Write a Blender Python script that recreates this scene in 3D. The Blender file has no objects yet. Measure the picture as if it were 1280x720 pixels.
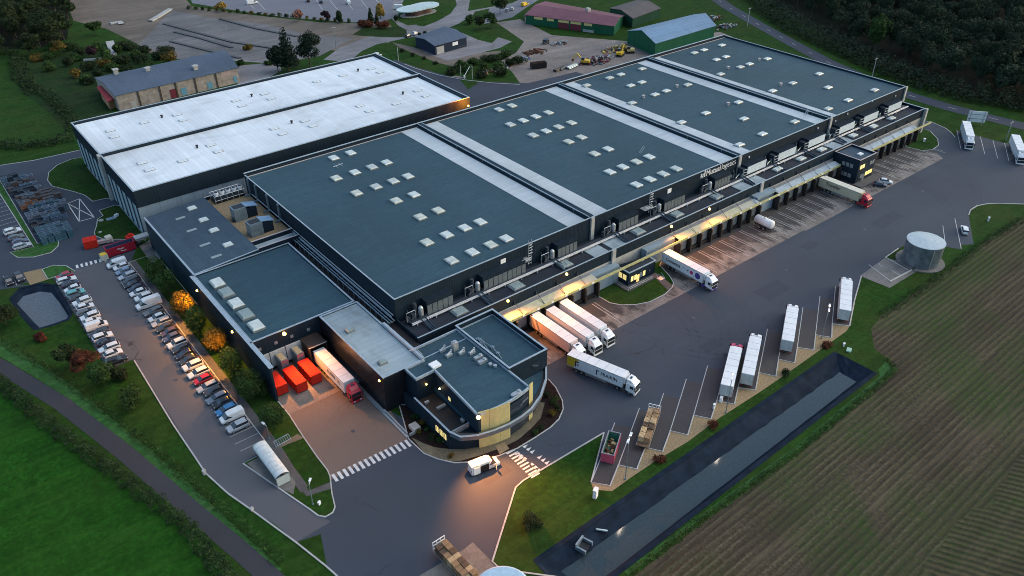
import bpy, bmesh, math, random
from mathutils import Vector, Matrix
from math import sin, cos, pi, radians, hypot, atan2
random.seed(7)
SC = bpy.context.scene
COL = SC.collection

# ------------------------------------------------------------------ camera
FPX, PITCH, ROLL, YAW, CAMH = 1005.864, 0.586302, -0.00775486, 0.9017676, 112.0
_f = Vector((cos(PITCH)*cos(YAW), cos(PITCH)*sin(YAW), -sin(PITCH)))
_r = _f.cross(Vector((0, 0, 1))).normalized(); _u = _r.cross(_f)
_r2 = cos(ROLL)*_r + sin(ROLL)*_u; _u2 = -sin(ROLL)*_r + cos(ROLL)*_u
CM = Matrix((_r2, _u2, -_f)).transposed()
cam_d = bpy.data.cameras.new('camera'); cam = bpy.data.objects.new('camera', cam_d); COL.objects.link(cam)
cam_d.sensor_width = 36; cam_d.lens = FPX/1280*36; cam_d.clip_start = 1; cam_d.clip_end = 3000
cam.matrix_world = Matrix.Translation((0, 0, CAMH)) @ CM.to_4x4()
SC.camera = cam
# ------------------------------------------------------------------ light
W = bpy.data.worlds.new('World'); SC.world = W; W.use_nodes = True
nt = W.node_tree; nt.nodes.clear()
sk = nt.nodes.new('ShaderNodeTexSky'); sk.sky_type = 'NISHITA'; sk.sun_disc = False
SUN_EL, SUN_AZ = 12, 115
sk.sun_elevation = radians(SUN_EL); sk.sun_rotation = radians(SUN_AZ); sk.altitude = 0; sk.air_density = 1.0; sk.dust_density = 2.5; sk.ozone_density = 2.0
bg = nt.nodes.new('ShaderNodeBackground'); bg.inputs[1].default_value = 0.12
wo = nt.nodes.new('ShaderNodeOutputWorld')
nt.links.new(sk.outputs[0], bg.inputs[0]); nt.links.new(bg.outputs[0], wo.inputs[0])
sd = bpy.data.lights.new('sun', 'SUN'); sd.energy = 0.5; sd.angle = radians(50); sd.color = (1.0, 0.96, 0.90)
sun = bpy.data.objects.new('sun', sd); COL.objects.link(sun)
_d = Vector((sin(radians(SUN_AZ))*cos(radians(62)), cos(radians(SUN_AZ))*cos(radians(62)), sin(radians(62))))
sun.rotation_euler = _d.to_track_quat('Z', 'Y').to_euler(); sun.location = (0, 0, 150)
SC.view_settings.view_transform = 'Standard'; SC.view_settings.look = 'None'
SC.view_settings.exposure = 1.5; SC.view_settings.gamma = 1
SC.view_settings.use_curve_mapping = False
SC.render.engine = 'CYCLES'
SC.cycles.max_bounces = 5; SC.cycles.diffuse_bounces = 2; SC.cycles.glossy_bounces = 3
SC.cycles.use_denoising = True
SC.cycles.pixel_filter_type = 'BLACKMAN_HARRIS'; SC.cycles.filter_width = 0.95
SC.cycles.sample_clamp_indirect = 4

# ------------------------------------------------------------------ surveying: where a sight line meets the ground or a wall plane
def _ray(px, py): return CM @ Vector(((px-640)/FPX, -(py-360)/FPX, -1))
def G(px, py, z=0.0):
    d = _ray(px, py); t = (z-CAMH)/d.z
    return (d.x*t, d.y*t)
def GY(px, py, y):
    d = _ray(px, py); t = y/d.y
    return (d.x*t, CAMH+d.z*t)
def GP(pts, z=0.0): return [G(x, y, z) for x, y in pts]

# ------------------------------------------------------------------ materials
MAT = {}
def newmat(name):
    m = bpy.data.materials.new(name); m.use_nodes = True; MAT[name] = m
    b = m.node_tree.nodes['Principled BSDF']
    return m, m.node_tree, b
def _n(t, k, **kw):
    n = t.nodes.new(k)
    for a, v in kw.items(): setattr(n, a, v)
    return n
def coords(t, obj=True):
    c = _n(t, 'ShaderNodeTexCoord'); return c.outputs['Object']
def noise(t, co, scale, detail=4, rough=0.55, dist=0):
    n = _n(t, 'ShaderNodeTexNoise'); n.inputs['Scale'].default_value = scale; n.inputs['Detail'].default_value = detail
    n.inputs['Roughness'].default_value = rough; n.inputs['Distortion'].default_value = dist
    t.links.new(co, n.inputs['Vector']); return n.outputs['Fac']
def ramp(t, f, stops):
    r = _n(t, 'ShaderNodeValToRGB'); e = r.color_ramp.elements
    e[0].position, e[0].color = stops[0][0], (*stops[0][1], 1) if not isinstance(stops[0][1], float) else (stops[0][1],)*3+(1,)
    e[1].position, e[1].color = stops[-1][0], (*stops[-1][1], 1) if not isinstance(stops[-1][1], float) else (stops[-1][1],)*3+(1,)
    for p, c in stops[1:-1]:
        x = e.new(p); x.color = (*c, 1) if not isinstance(c, float) else (c, c, c, 1)
    t.links.new(f, r.inputs[0]); return r.outputs[0]
def mix(t, f, a, b, mode='MIX'):
    m = _n(t, 'ShaderNodeMix', data_type='RGBA', blend_type=mode)
    for s, v in ((0, f), (6, a), (7, b)):
        if isinstance(v, (int, float)): m.inputs[s].default_value = v
        elif isinstance(v, tuple): m.inputs[s].default_value = (*v, 1)
        else: t.links.new(v, m.inputs[s])
    return m.outputs[2]
def mathn(t, op, a, b=0.0, clamp=False):
    m = _n(t, 'ShaderNodeMath', operation=op, use_clamp=clamp)
    for s, v in ((0, a), (1, b)):
        if isinstance(v, (int, float)): m.inputs[s].default_value = v
        else: t.links.new(v, m.inputs[s])
    return m.outputs[0]
def rot(t, co, a=0, s=(1, 1, 1), loc=(0, 0, 0)):
    m = _n(t, 'ShaderNodeMapping'); m.inputs['Rotation'].default_value = (0, 0, a); m.inputs['Scale'].default_value = s; m.inputs['Location'].default_value = loc
    t.links.new(co, m.inputs['Vector']); return m.outputs[0]
def bump(t, b, h, strength, dist=0.05):
    n = _n(t, 'ShaderNodeBump'); n.inputs['Strength'].default_value = strength; n.inputs['Distance'].default_value = dist
    t.links.new(h, n.inputs['Height']); t.links.new(n.outputs[0], b.inputs['Normal'])

def flat(name, c, rough=0.6, metal=0.0, var=0.12, scale=1.5, spec=0.5, bumps=0.0):
    m, t, b = newmat(name); co = coords(t)
    f = noise(t, co, scale, 5)
    col = ramp(t, f, [(0.3, tuple(x*(1-var) for x in c)), (0.7, tuple(min(1, x*(1+var)) for x in c))])
    t.links.new(col, b.inputs['Base Color']); b.inputs['Roughness'].default_value = rough; b.inputs['Metallic'].default_value = metal
    b.inputs['Specular IOR Level'].default_value = spec
    if bumps: bump(t, b, noise(t, co, scale*6, 4), bumps)
    return m
def emit(name, c, s):
    m, t, b = newmat(name); b.inputs['Base Color'].default_value = (*c, 1); b.inputs['Emission Color'].default_value = (*c, 1); b.inputs['Emission Strength'].default_value = s
    return m
def cladding(name, c, pitch=0.5, var=0.12, rough=0.55, horizontal=False):
    """ribbed sheet metal: ribs as bump, a little grime"""
    m, t, b = newmat(name); co = coords(t)
    sx = _n(t, 'ShaderNodeSeparateXYZ'); t.links.new(co, sx.inputs[0])
    u = sx.outputs[2] if horizontal else mathn(t, 'ADD', sx.outputs[0], sx.outputs[1])
    w = mathn(t, 'SINE', mathn(t, 'MULTIPLY', u, 2*pi/pitch))
    f = noise(t, rot(t, co, 0, (1, 1, .25)), 0.5, 6)
    col = ramp(t, f, [(0.3, tuple(x*(1-var) for x in c)), (0.72, tuple(x*(1+var) for x in c))])
    # panel joints every 6 m
    jt = mathn(t, 'LESS_THAN', mathn(t, 'FRACT', mathn(t, 'DIVIDE', u, 6.0 if not horizontal else 1.0)), 0.02)
    col = mix(t, mathn(t, 'MULTIPLY', jt, 0.45), col, tuple(x*0.4 for x in c))
    t.links.new(col, b.inputs['Base Color']); b.inputs['Roughness'].default_value = rough; b.inputs['Specular IOR Level'].default_value = 0.06
    bump(t, b, w, 0.35, 0.03); return m
def membrane(name, c, lap=1.05, along_x=True, var=0.16, stain=0.0, seam=0.18, rough=0.75, seamlight=False):
    m, t, b = newmat(name); co = coords(t)
    sx = _n(t, 'ShaderNodeSeparateXYZ'); t.links.new(co, sx.inputs[0])
    u = sx.outputs[1] if along_x else sx.outputs[0]
    v = sx.outputs[0] if along_x else sx.outputs[1]
    fr = mathn(t, 'FRACT', mathn(t, 'DIVIDE', u, lap))
    line = mathn(t, 'LESS_THAN', fr, 0.12)
    fl = _n(t, 'ShaderNodeMath', operation='FLOOR'); t.links.new(mathn(t, 'DIVIDE', u, lap), fl.inputs[0])
    wn = _n(t, 'ShaderNodeTexWhiteNoise', noise_dimensions='1D'); t.links.new(fl.outputs[0], wn.inputs['W'])
    f1 = noise(t, rot(t, co, 0, (.12, 1, 1) if along_x else (1, .12, 1)), 0.9, 6, 0.65)
    f2 = noise(t, co, 0.035, 5, 0.6)
    f3 = noise(t, rot(t, co, 0, (.35, 1, 1) if along_x else (1, .35, 1)), 1.5, 8, 0.85)
    col = ramp(t, f1, [(0.3, tuple(x*(1-var) for x in c)), (0.7, tuple(x*(1+var) for x in c))])
    col = mix(t, mathn(t, 'MULTIPLY', wn.outputs['Value'], 0.26), col, tuple(x*1.5 for x in c))
    col = mix(t, ramp(t, f3, [(0.42, 0.0), (0.66, 0.42 if not stain else .25)]), col, tuple(min(.85, x*1.9+.012) for x in c) if not stain else tuple(x*.8 for x in c))
    col = mix(t, ramp(t, f2, [(0.42, 0.0), (0.62, 0.35)]), col, tuple(x*0.66 for x in c))
    f6 = noise(t, co, .16, 7, .7, 1.2)
    if not stain: col = mix(t, ramp(t, f6, [(0.54, 0.0), (0.60, .22), (0.72, .30)]), col, tuple(min(.8, x*1.6+.004) for x in c))
    if stain:
        f4 = noise(t, rot(t, co, 0, (1, .5, 1) if along_x else (.5, 1, 1)), 0.11, 8, 0.7, 0.6)
        col = mix(t, ramp(t, f4, [(0.5, 0.0), (0.66, stain)]), col, tuple(x*0.45 for x in c))
    col = mix(t, mathn(t, 'MULTIPLY', line, seam), col, tuple(x*(0.55 if not seamlight else 1.7) for x in c))
    t.links.new(col, b.inputs['Base Color']); b.inputs['Roughness'].default_value = rough
    b.inputs['Specular IOR Level'].default_value = 0.3
    return m
def asphalt(name, c, patch=0.25, crack=0.5):
    m, t, b = newmat(name); co = coords(t)
    g = noise(t, co, 7.0, 3, 0.6); p = noise(t, co, 0.035, 5, 0.6, 0.4); st = noise(t, rot(t, co, 0.5, (.09, 1, 1)), 0.16, 6, .6)
    col = ramp(t, g, [(0.30, tuple(x*0.55 for x in c)), (0.5, c), (0.70, tuple(x*1.6 for x in c))])
    col = mix(t, ramp(t, p, [(0.35, 0.0), (0.7, patch*2)]), col, tuple(x*0.62 for x in c))
    col = mix(t, ramp(t, st, [(0.5, 0.0), (0.75, .3)]), col, tuple(x*1.35 for x in c))
    vo = _n(t, 'ShaderNodeTexVoronoi', feature='DISTANCE_TO_EDGE'); vo.inputs['Scale'].default_value = 0.045
    wv = _n(t, 'ShaderNodeVectorMath', operation='ADD')
    nz = _n(t, 'ShaderNodeTexNoise'); nz.inputs['Scale'].default_value = .2; t.links.new(co, nz.inputs['Vector'])
    sc = _n(t, 'ShaderNodeVectorMath', operation='SCALE'); sc.inputs['Scale'].default_value = 6; t.links.new(nz.outputs['Color'], sc.inputs[0])
    t.links.new(co, wv.inputs[0]); t.links.new(sc.outputs[0], wv.inputs[1]); t.links.new(wv.outputs[0], vo.inputs['Vector'])
    cr = mathn(t, 'LESS_THAN', vo.outputs['Distance'], 0.0045)
    msk = ramp(t, noise(t, co, .05, 3), [(0.5, 0.0), (0.56, 1.0)])
    col = mix(t, mathn(t, 'MULTIPLY', mathn(t, 'MULTIPLY', cr, crack), msk), col, tuple(x*0.3 for x in c))
    t.links.new(col, b.inputs['Base Color']); b.inputs['Roughness'].default_value = 0.8; b.inputs['Specular IOR Level'].default_value = 0.35
    bump(t, b, g, 0.25, 0.03); return m
def grass(name, c, patch=(0.03, 0.045, 0.012), amt=0.4):
    m, t, b = newmat(name); co = coords(t)
    a = noise(t, co, 0.06, 6, 0.65); d = noise(t, co, 0.9, 8, 0.75); e = noise(t, co, 0.2, 5, 0.6, .5)
    col = ramp(t, d, [(0.28, tuple(x*0.4 for x in c)), (0.5, c), (0.75, tuple(x*1.9 for x in c))])
    col = mix(t, ramp(t, a, [(0.4, 0.0), (0.65, amt)]), col, patch)
    col = mix(t, ramp(t, e, [(0.45, 0.0), (0.7, .6)]), col, tuple(x*0.45 for x in c))
    w1 = noise(t, rot(t, co, radians(52), (.06, 1, 1)), .5, 6, .7)
    col = mix(t, ramp(t, w1, [(0.5, 0.0), (0.66, .45)]), col, (c[0]*2.6, c[1]*1.45, c[2]*2.2))
    t.links.new(col, b.inputs['Base Color']); b.inputs['Roughness'].default_value = 0.95; b.inputs['Specular IOR Level'].default_value = 0.1
    bump(t, b, d, 0.6, 0.25); return m
def concrete(name, c, stain=0.0, slab=0.0, scale=1.0):
    m, t, b = newmat(name); co = coords(t)
    g = noise(t, co, 2.5*max(scale, .7), 8, 0.75); p = noise(t, co, 0.12*scale, 8, 0.75, .8)
    col = ramp(t, g, [(0.3, tuple(x*0.52 for x in c)), (0.7, tuple(x*1.45 for x in c))])
    col = mix(t, ramp(t, p, [(0.42, 0.0), (0.6, 0.65)]), col, tuple(x*0.5 for x in c))
    if scale < 1: col = mix(t, ramp(t, noise(t, rot(t, co, .9, (.15, 1, 1)), .12, 7, .75), [(0.5, 0.0), (0.62, .6)]), col, (c[0]*1.45, c[1]*1.45, c[2]*1.5))
    if stain:
        sx = _n(t, 'ShaderNodeSeparateXYZ'); t.links.new(co, sx.inputs[0])
        s = noise(t, rot(t, co, 0, (1, .5, 1)), 0.34, 8, 0.75, .2)
        gy = mathn(t, 'MULTIPLY_ADD', sx.outputs[1], 1/12.0); t.nodes[-1].inputs[2].default_value = -105/12.0
        k = mathn(t, 'ADD', s, mathn(t, 'MULTIPLY', gy, 0.30))
        col = mix(t, ramp(t, k, [(0.50, 0.0), (0.62, stain)]), col, (0.018, 0.018, 0.02))
    if slab:
        sx = _n(t, 'ShaderNodeSeparateXYZ'); t.links.new(co, sx.inputs[0])
        for o in (0, 1):
            l = mathn(t, 'LESS_THAN', mathn(t, 'FRACT', mathn(t, 'DIVIDE', sx.outputs[o], slab)), 0.03)
            col = mix(t, mathn(t, 'MULTIPLY', l, .35), col, tuple(x*.4 for x in c))
    t.links.new(col, b.inputs['Base Color']); b.inputs['Roughness'].default_value = 0.85
    bump(t, b, g, 0.2, 0.03); return m
def soil():
    m, t, b = newmat('soil'); co = coords(t)
    def rows(ang, pitch):
        s = _n(t, 'ShaderNodeSeparateXYZ'); t.links.new(rot(t, co, ang), s.inputs[0])
        wob = noise(t, rot(t, co, ang, (.04, .3, 1)), 1, 3)
        return mathn(t, 'SINE', mathn(t, 'ADD', mathn(t, 'MULTIPLY', s.outputs[1], 2*pi/pitch), mathn(t, 'MULTIPLY', wob, 4.0)))
    r1, r2 = rows(radians(-1), 1.3), rows(radians(62), 1.35)
    sel = ramp(t, noise(t, rot(t, co, 0, (1, 1, 1), (13, 5, 0)), 0.016, 3), [(0.47, 0.0), (0.53, 1.0)])
    xs = _n(t, 'ShaderNodeSeparateXYZ'); t.links.new(co, xs.inputs[0])
    half = mathn(t, 'LESS_THAN', mathn(t, 'ADD', xs.outputs[1], mathn(t, 'MULTIPLY', noise(t, co, .05, 3), 16)), 33.0)
    half2 = mathn(t, 'MULTIPLY', mathn(t, 'LESS_THAN', xs.outputs[0], 175.0), mathn(t, 'GREATER_THAN', xs.outputs[0], 105.0))
    r = mix(t, mathn(t, 'MULTIPLY', half, half2), r1, r2)
    g = noise(t, co, 1.6, 8, 0.8); p = noise(t, co, 0.035, 7, 0.6, .6); p2 = noise(t, rot(t, co, 0, (1, 1, 1), (50, 9, 0)), 0.03, 7, .65, .3)
    col = ramp(t, g, [(0.3, (0.028, 0.024, 0.014)), (0.5, (0.068, 0.058, 0.038)), (0.7, (0.15, 0.128, 0.088))])
    fine = ramp(t, noise(t, co, .12, 8, .75), [(.38, 0.0), (.62, 1.0)])
    col = mix(t, mathn(t, 'MULTIPLY', mathn(t, 'MULTIPLY', ramp(t, r, [(0.5, 0.0), (1.0, 1.0)]), fine), .34), col, (0.17, 0.14, 0.095))
    col = mix(t, mathn(t, 'MULTIPLY', mathn(t, 'MULTIPLY', ramp(t, r, [(0.0, 1.0), (0.4, 0.0)]), fine), 0.4), col, (0.018, 0.013, 0.009))
    col = mix(t, ramp(t, p2, [(0.5, 0.0), (0.7, .6)]), col, (0.030, 0.022, 0.017))
    bandn = noise(t, rot(t, co, 0, (.012, .16, 1)), 1, 6, .7)
    col = mix(t, ramp(t, bandn, [(0.44, 0.0), (0.58, .65)]), col, (0.040, 0.033, 0.024))
    col = mix(t, ramp(t, noise(t, rot(t, co, .15, (.02, .12, 1), (7, 3, 0)), 1, 7, .75), [(0.52, 0.0), (0.64, .55)]), col, (0.11, 0.088, 0.06))
    gg = mathn(t, 'MULTIPLY', ramp(t, p, [(0.42, 0.0), (0.60, 1.0)]), ramp(t, noise(t, co, .9, 8, .8), [(0.40, .1), (0.6, 1.0)]))
    col = mix(t, mathn(t, 'MULTIPLY', gg, 0.85), col, (0.026, 0.062, 0.012))
    t.links.new(col, b.inputs['Base Color']); b.inputs['Roughness'].default_value = 1.0; b.inputs['Specular IOR Level'].default_value = 0.1
    bump(t, b, r, 0.35, 0.3); return m
def foliage(name, c, c2=None, hue=.35):
    m, t, b = newmat(name); co = coords(t)
    c2 = c2 or tuple(x*2.0 for x in c)
    f = noise(t, co, .75, 4, .6); f2 = noise(t, co, 5, 3)
    oi = _n(t, 'ShaderNodeObjectInfo')
    col = ramp(t, f, [(0.40, tuple(x*0.28 for x in c)), (0.5, c), (0.62, tuple(x*1.15 for x in c2))])
    col = mix(t, ramp(t, f2, [(.4, 0.0), (.7, .45)]), col, tuple(x*1.25 for x in c2))
    col = mix(t, mathn(t, 'MULTIPLY', oi.outputs['Random'], hue), col, (c[0]*1.45+.004, c[1]*1.05, c[2]*.8))
    t.links.new(col, b.inputs['Base Color']); b.inputs['Roughness'].default_value = 0.85; b.inputs['Specular IOR Level'].default_value = 0.15
    b.inputs['Subsurface Weight'].default_value = 0.0
    return m

cladding('clad_dark', (0.014, 0.025, 0.037), 0.45)
cladding('clad_teal', (0.022, 0.042, 0.058), 0.9)
cladding('clad_office', (0.014, 0.026, 0.040), 0.3, horizontal=True)
cladding('panel_pale', (0.22, 0.29, 0.34), 1.2, .1)
cladding('panel_glass', (0.20, 0.31, 0.36), 6.0, .25, .3)
membrane('roof_dark', (0.022, 0.058, 0.080))
membrane('roof_slate', (0.034, 0.060, 0.086), 1.0, False)
membrane('roof_dock', (0.014, 0.020, 0.030), 1.5, var=.2)
membrane('roof_white', (0.62, 0.69, 0.74), 1.5, False, .04, 0.32, 0.22)
membrane('roof_strip', (0.43, 0.49, 0.52), 1.4, True, .05, 0.22, 0.18)
membrane('roof_grey', (0.30, 0.37, 0.40), 1.6, True, .10, 0.6, .3)
flat('cap', (0.34, 0.42, 0.48), .45, .3, .15)
flat('cap_pink', (0.42, 0.38, 0.38), .5, 0, .1)
flat('steel', (0.42, 0.46, 0.48), .4, .5, .15, 4)
flat('steel_dark', (0.05, 0.065, 0.085), .5, .4, .2, 3)
flat('galv', (0.24, 0.32, 0.37), .38, .6, .22, 1.2)
flat('silo_skin', (0.17, 0.22, 0.25), .35, .5, .35, .6)
flat('skylight', (0.50, 0.56, 0.54), .3, 0, .12, 1.0)
flat('skylight_dull', (0.42, 0.47, 0.45), .4, 0, .2, 1.0)
flat('skylight_aged', (0.46, 0.50, 0.44), .4, 0, .2, 1.0)
flat('skylight_grey', (0.22, 0.28, 0.28), .3, 0, .12, 1.0)
flat('kerb_frame', (0.16, 0.18, 0.18), .6)
flat('white_paint', (0.72, 0.75, 0.76), .6, 0, .10, 3)
flat('road_line', (0.55, 0.56, 0.56), .8, 0, .35, 6)
flat('road_line_thin', (0.38, 0.39, 0.40), .8, 0, .3, 4)
flat('kerb', (0.36, 0.37, 0.37), .85, 0, .2, 2)
flat('cream', (0.46, 0.41, 0.19), .5, 0, .1, 1.5)
flat('cream_beam', (0.42, 0.41, 0.20), .5, 0, .15, 1.5)
flat('awning', (0.30, 0.37, 0.41), .4, 0, .18, .8)
flat('awning_lamplit', (0.42, 0.41, 0.27), .4, 0, .18, .8)  # pale yellow dock lamplight put into the awning colour
flat('concrete_wall', (0.34, 0.35, 0.34), .8, 0, .15, .8)
flat('wood', (0.30, 0.19, 0.10), .8, 0, .35, 2.5)
flat('wood_dark', (0.12, 0.075, 0.045), .8, 0, .35, 2.5)
flat('wood_pale', (0.50, 0.36, 0.20), .8, 0, .3, 2.5)
flat('mulch', (0.020, 0.013, 0.012), 1, 0, .5, 2, .1, .5)
flat('gravel_tan', (0.25, 0.19, 0.115), .95, 0, .3, 3, .1, .3)
flat('bark', (0.06, 0.045, 0.035), .95, 0, .3, 4)
flat('tyre', (0.012, 0.012, 0.013), .8, 0, .2, 4)
flat('rim', (0.35, 0.36, 0.38), .35, .6)
flat('black', (0.008, 0.009, 0.011), .5)
flat('car_glass', (0.015, 0.022, 0.032), .08, 0, .05, 1, .8)
flat('window_dark', (0.02, 0.03, 0.045), .1, 0, .1, 1, .8)
flat('window_grey', (0.20, 0.23, 0.25), .2)
flat('red_lens', (0.35, 0.01, 0.012), .25)
flat('lens', (0.7, 0.72, 0.74), .15)
flat('liner', (0.010, 0.018, 0.032), .7, 0, .35, .4, .04, .2)
flat('water', (0.034, 0.050, 0.056), .10, 0, .14, 2.5, .6, .03)
flat('water_still', (0.085, 0.10, 0.115), .12, 0, .2, 2, .5, .05)
flat('reefer', (0.68, 0.71, 0.73), .38, 0, .10, .45)
flat('reefer_side', (0.62, 0.66, 0.69), .38, 0, .08, .6)
flat('trailer_pink', (0.66, 0.52, 0.47), .4, 0, .05)
flat('trailer_beige', (0.50, 0.44, 0.31), .45, 0, .06)
flat('beige_roof', (0.62, 0.59, 0.48), .45, 0, .06)
flat('truck_red', (0.42, 0.012, 0.035), .3, 0, .1)
flat('bright_red', (0.46, 0.022, 0.012), .7, 0, .2, 1, .15)
flat('skip_red', (0.34, 0.010, 0.030), .5, 0, .2, 1)
flat('skip_pink', (0.45, 0.07, 0.12), .5, 0, .2, 1)
flat('skip_green', (0.04, 0.17, 0.12), .6, 0, .3, 1)
flat('rust', (0.10, 0.045, 0.025), .9, 0, .5, 2)
flat('yellow', (0.60, 0.40, 0.02), .45)
flat('magenta', (0.55, 0.01, 0.16), .4)
flat('violet', (0.055, 0.04, 0.24), .4)
flat('grey_stripe', (0.22, 0.24, 0.30), .5)
flat('text_black', (0.02, 0.02, 0.022), .5)
flat('text_brown', (0.06, 0.035, 0.025), .5)
flat('text_white', (0.62, 0.66, 0.68), .5)
flat('stone', (0.28, 0.255, 0.225), .9, 0, .3, .7)
flat('roof_tile_red', (0.30, 0.035, 0.04), .8)
flat('ochre', (0.34, 0.20, 0.10), .9)
flat('blue_door', (0.10, 0.27, 0.38), .6)
flat('maroon', (0.13, 0.015, 0.03), .6)
cladding('barn_green', (0.018, 0.10, 0.055), .6)
cladding('barn_green_dark', (0.02, 0.065, 0.042), .6)
membrane('roof_maroon', (0.13, 0.055, 0.075), 1.2, False, .12)
membrane('roof_brown', (0.075, 0.066, 0.068), 1.2, False, .25)
membrane('roof_blue', (0.105, 0.185, 0.285), 2.2, True, .10, 0, .35, .5, True)
membrane('roof_shed', (0.055, 0.080, 0.120), 1.2, False, .1)
membrane('roof_pavilion', (0.34, 0.44, 0.46), 2.2, False, .06, 0, .1)
cladding('shed_wall', (0.022, 0.034, 0.058), .4)
flat('blue_paint', (0.02, 0.10, 0.30), .4)
flat('crate_blue', (0.10, 0.16, 0.23), .5, 0, .45, 1.3)
flat('crate_teal', (0.055, 0.13, 0.17), .5, 0, .4, 1.3)
flat('crate_dark', (0.020, 0.035, 0.050), .5, 0, .45, 1.3)
flat('crate_pale', (0.17, 0.20, 0.26), .5, 0, .45, 1.3)
flat('crate_brown', (0.10, 0.060, 0.045), .7, 0, .5, 1.3)
flat('crate_orange', (0.24, 0.095, 0.04), .7, 0, .4, 1.3)
asphalt('asphalt', (0.039, 0.052, 0.073))
asphalt('asphalt_light', (0.085, 0.088, 0.10), .18, .8)
asphalt('asphalt_dark', (0.032, 0.042, 0.062))
asphalt('asphalt_brown_lit', (0.150, 0.112, 0.092), .15, .3)  # brownish asphalt, with the hall lamp's orange light raised into its colour
asphalt('bay_asphalt', (0.050, 0.048, 0.052), .3, .1)
asphalt('track', (0.034, 0.035, 0.042), .3, .2)
asphalt('tyre_track', (0.035, 0.047, 0.067), .25, 0)
asphalt('far_lot', (0.14, 0.15, 0.18), .2, .2)
grass('grass_field', (0.011, 0.062, 0.005), (0.018, 0.056, 0.007), .45)
grass('grass_lawn', (0.013, 0.050, 0.006), (0.034, 0.046, 0.011), .55)
grass('grass_rough', (0.012, 0.036, 0.008), (0.028, 0.034, 0.014), .6)
grass('grass_verge', (0.030, 0.10, 0.024), (0.035, 0.09, 0.03), .5)
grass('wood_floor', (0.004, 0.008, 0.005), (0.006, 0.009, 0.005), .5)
concrete('concrete', (0.26, 0.23, 0.20), 0.0, 6)
concrete('concrete_dock', (0.20, 0.18, 0.165), 0.9, 5.5)
concrete('concrete_apron', (0.25, 0.20, 0.165), 0, 6)
concrete('path', (0.080, 0.080, 0.082))
concrete('slab', (0.16, 0.155, 0.145), 0, 4)
concrete('path_tan', (0.15, 0.13, 0.085))
concrete('bare_ground', (0.125, 0.125, 0.13), 0, 0, .25)
concrete('bare_brown', (0.12, 0.098, 0.078), 0, 0, .25)
concrete('farm_ground', (0.19, 0.165, 0.15), 0, 0, .3)
concrete('road_pale', (0.17, 0.17, 0.185), 0, 0, .3)
soil()
foliage('leaf_green', (0.020, 0.046, 0.012))
foliage('leaf_dark', (0.012, 0.026, 0.011), (0.024, 0.046, 0.016), .5)
foliage('leaf_wood', (0.013, 0.030, 0.019), (0.026, 0.052, 0.028), .5)
foliage('leaf_conifer', (0.008, 0.020, 0.014), (0.016, 0.034, 0.02), .2)
foliage('leaf_bronze_lit', (0.080, 0.062, 0.014), (0.16, 0.12, 0.026))  # bronze shrubs, and lamplight painted into two trees of the car park row
foliage('leaf_red', (0.075, 0.026, 0.015), (0.12, 0.042, 0.024), .2)
foliage('leaf_pink', (0.22, 0.11, 0.085), (0.32, 0.17, 0.13), .1)
foliage('leaf_yellow', (0.22, 0.14, 0.03), (0.36, 0.24, 0.05), .1)
foliage('leaf_purple', (0.022, 0.012, 0.018), (0.04, 0.022, 0.03), .1)
foliage('leaf_lime', (0.05, 0.085, 0.02), (0.09, 0.13, 0.03))
foliage('hedge_leaf', (0.013, 0.030, 0.011), (0.030, 0.055, 0.018), 0)
emit('lit_window', (1.0, 0.78, 0.30), .22)
emit('lit_orange', (1.0, 0.62, 0.20), .30)
emit('lamp_orange', (1.0, 0.50, 0.10), 5)
emit('lamp_warm', (1.0, 0.75, 0.35), 4)
emit('lamp_post_glow', (1.0, 0.86, 0.70), 12)

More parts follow.
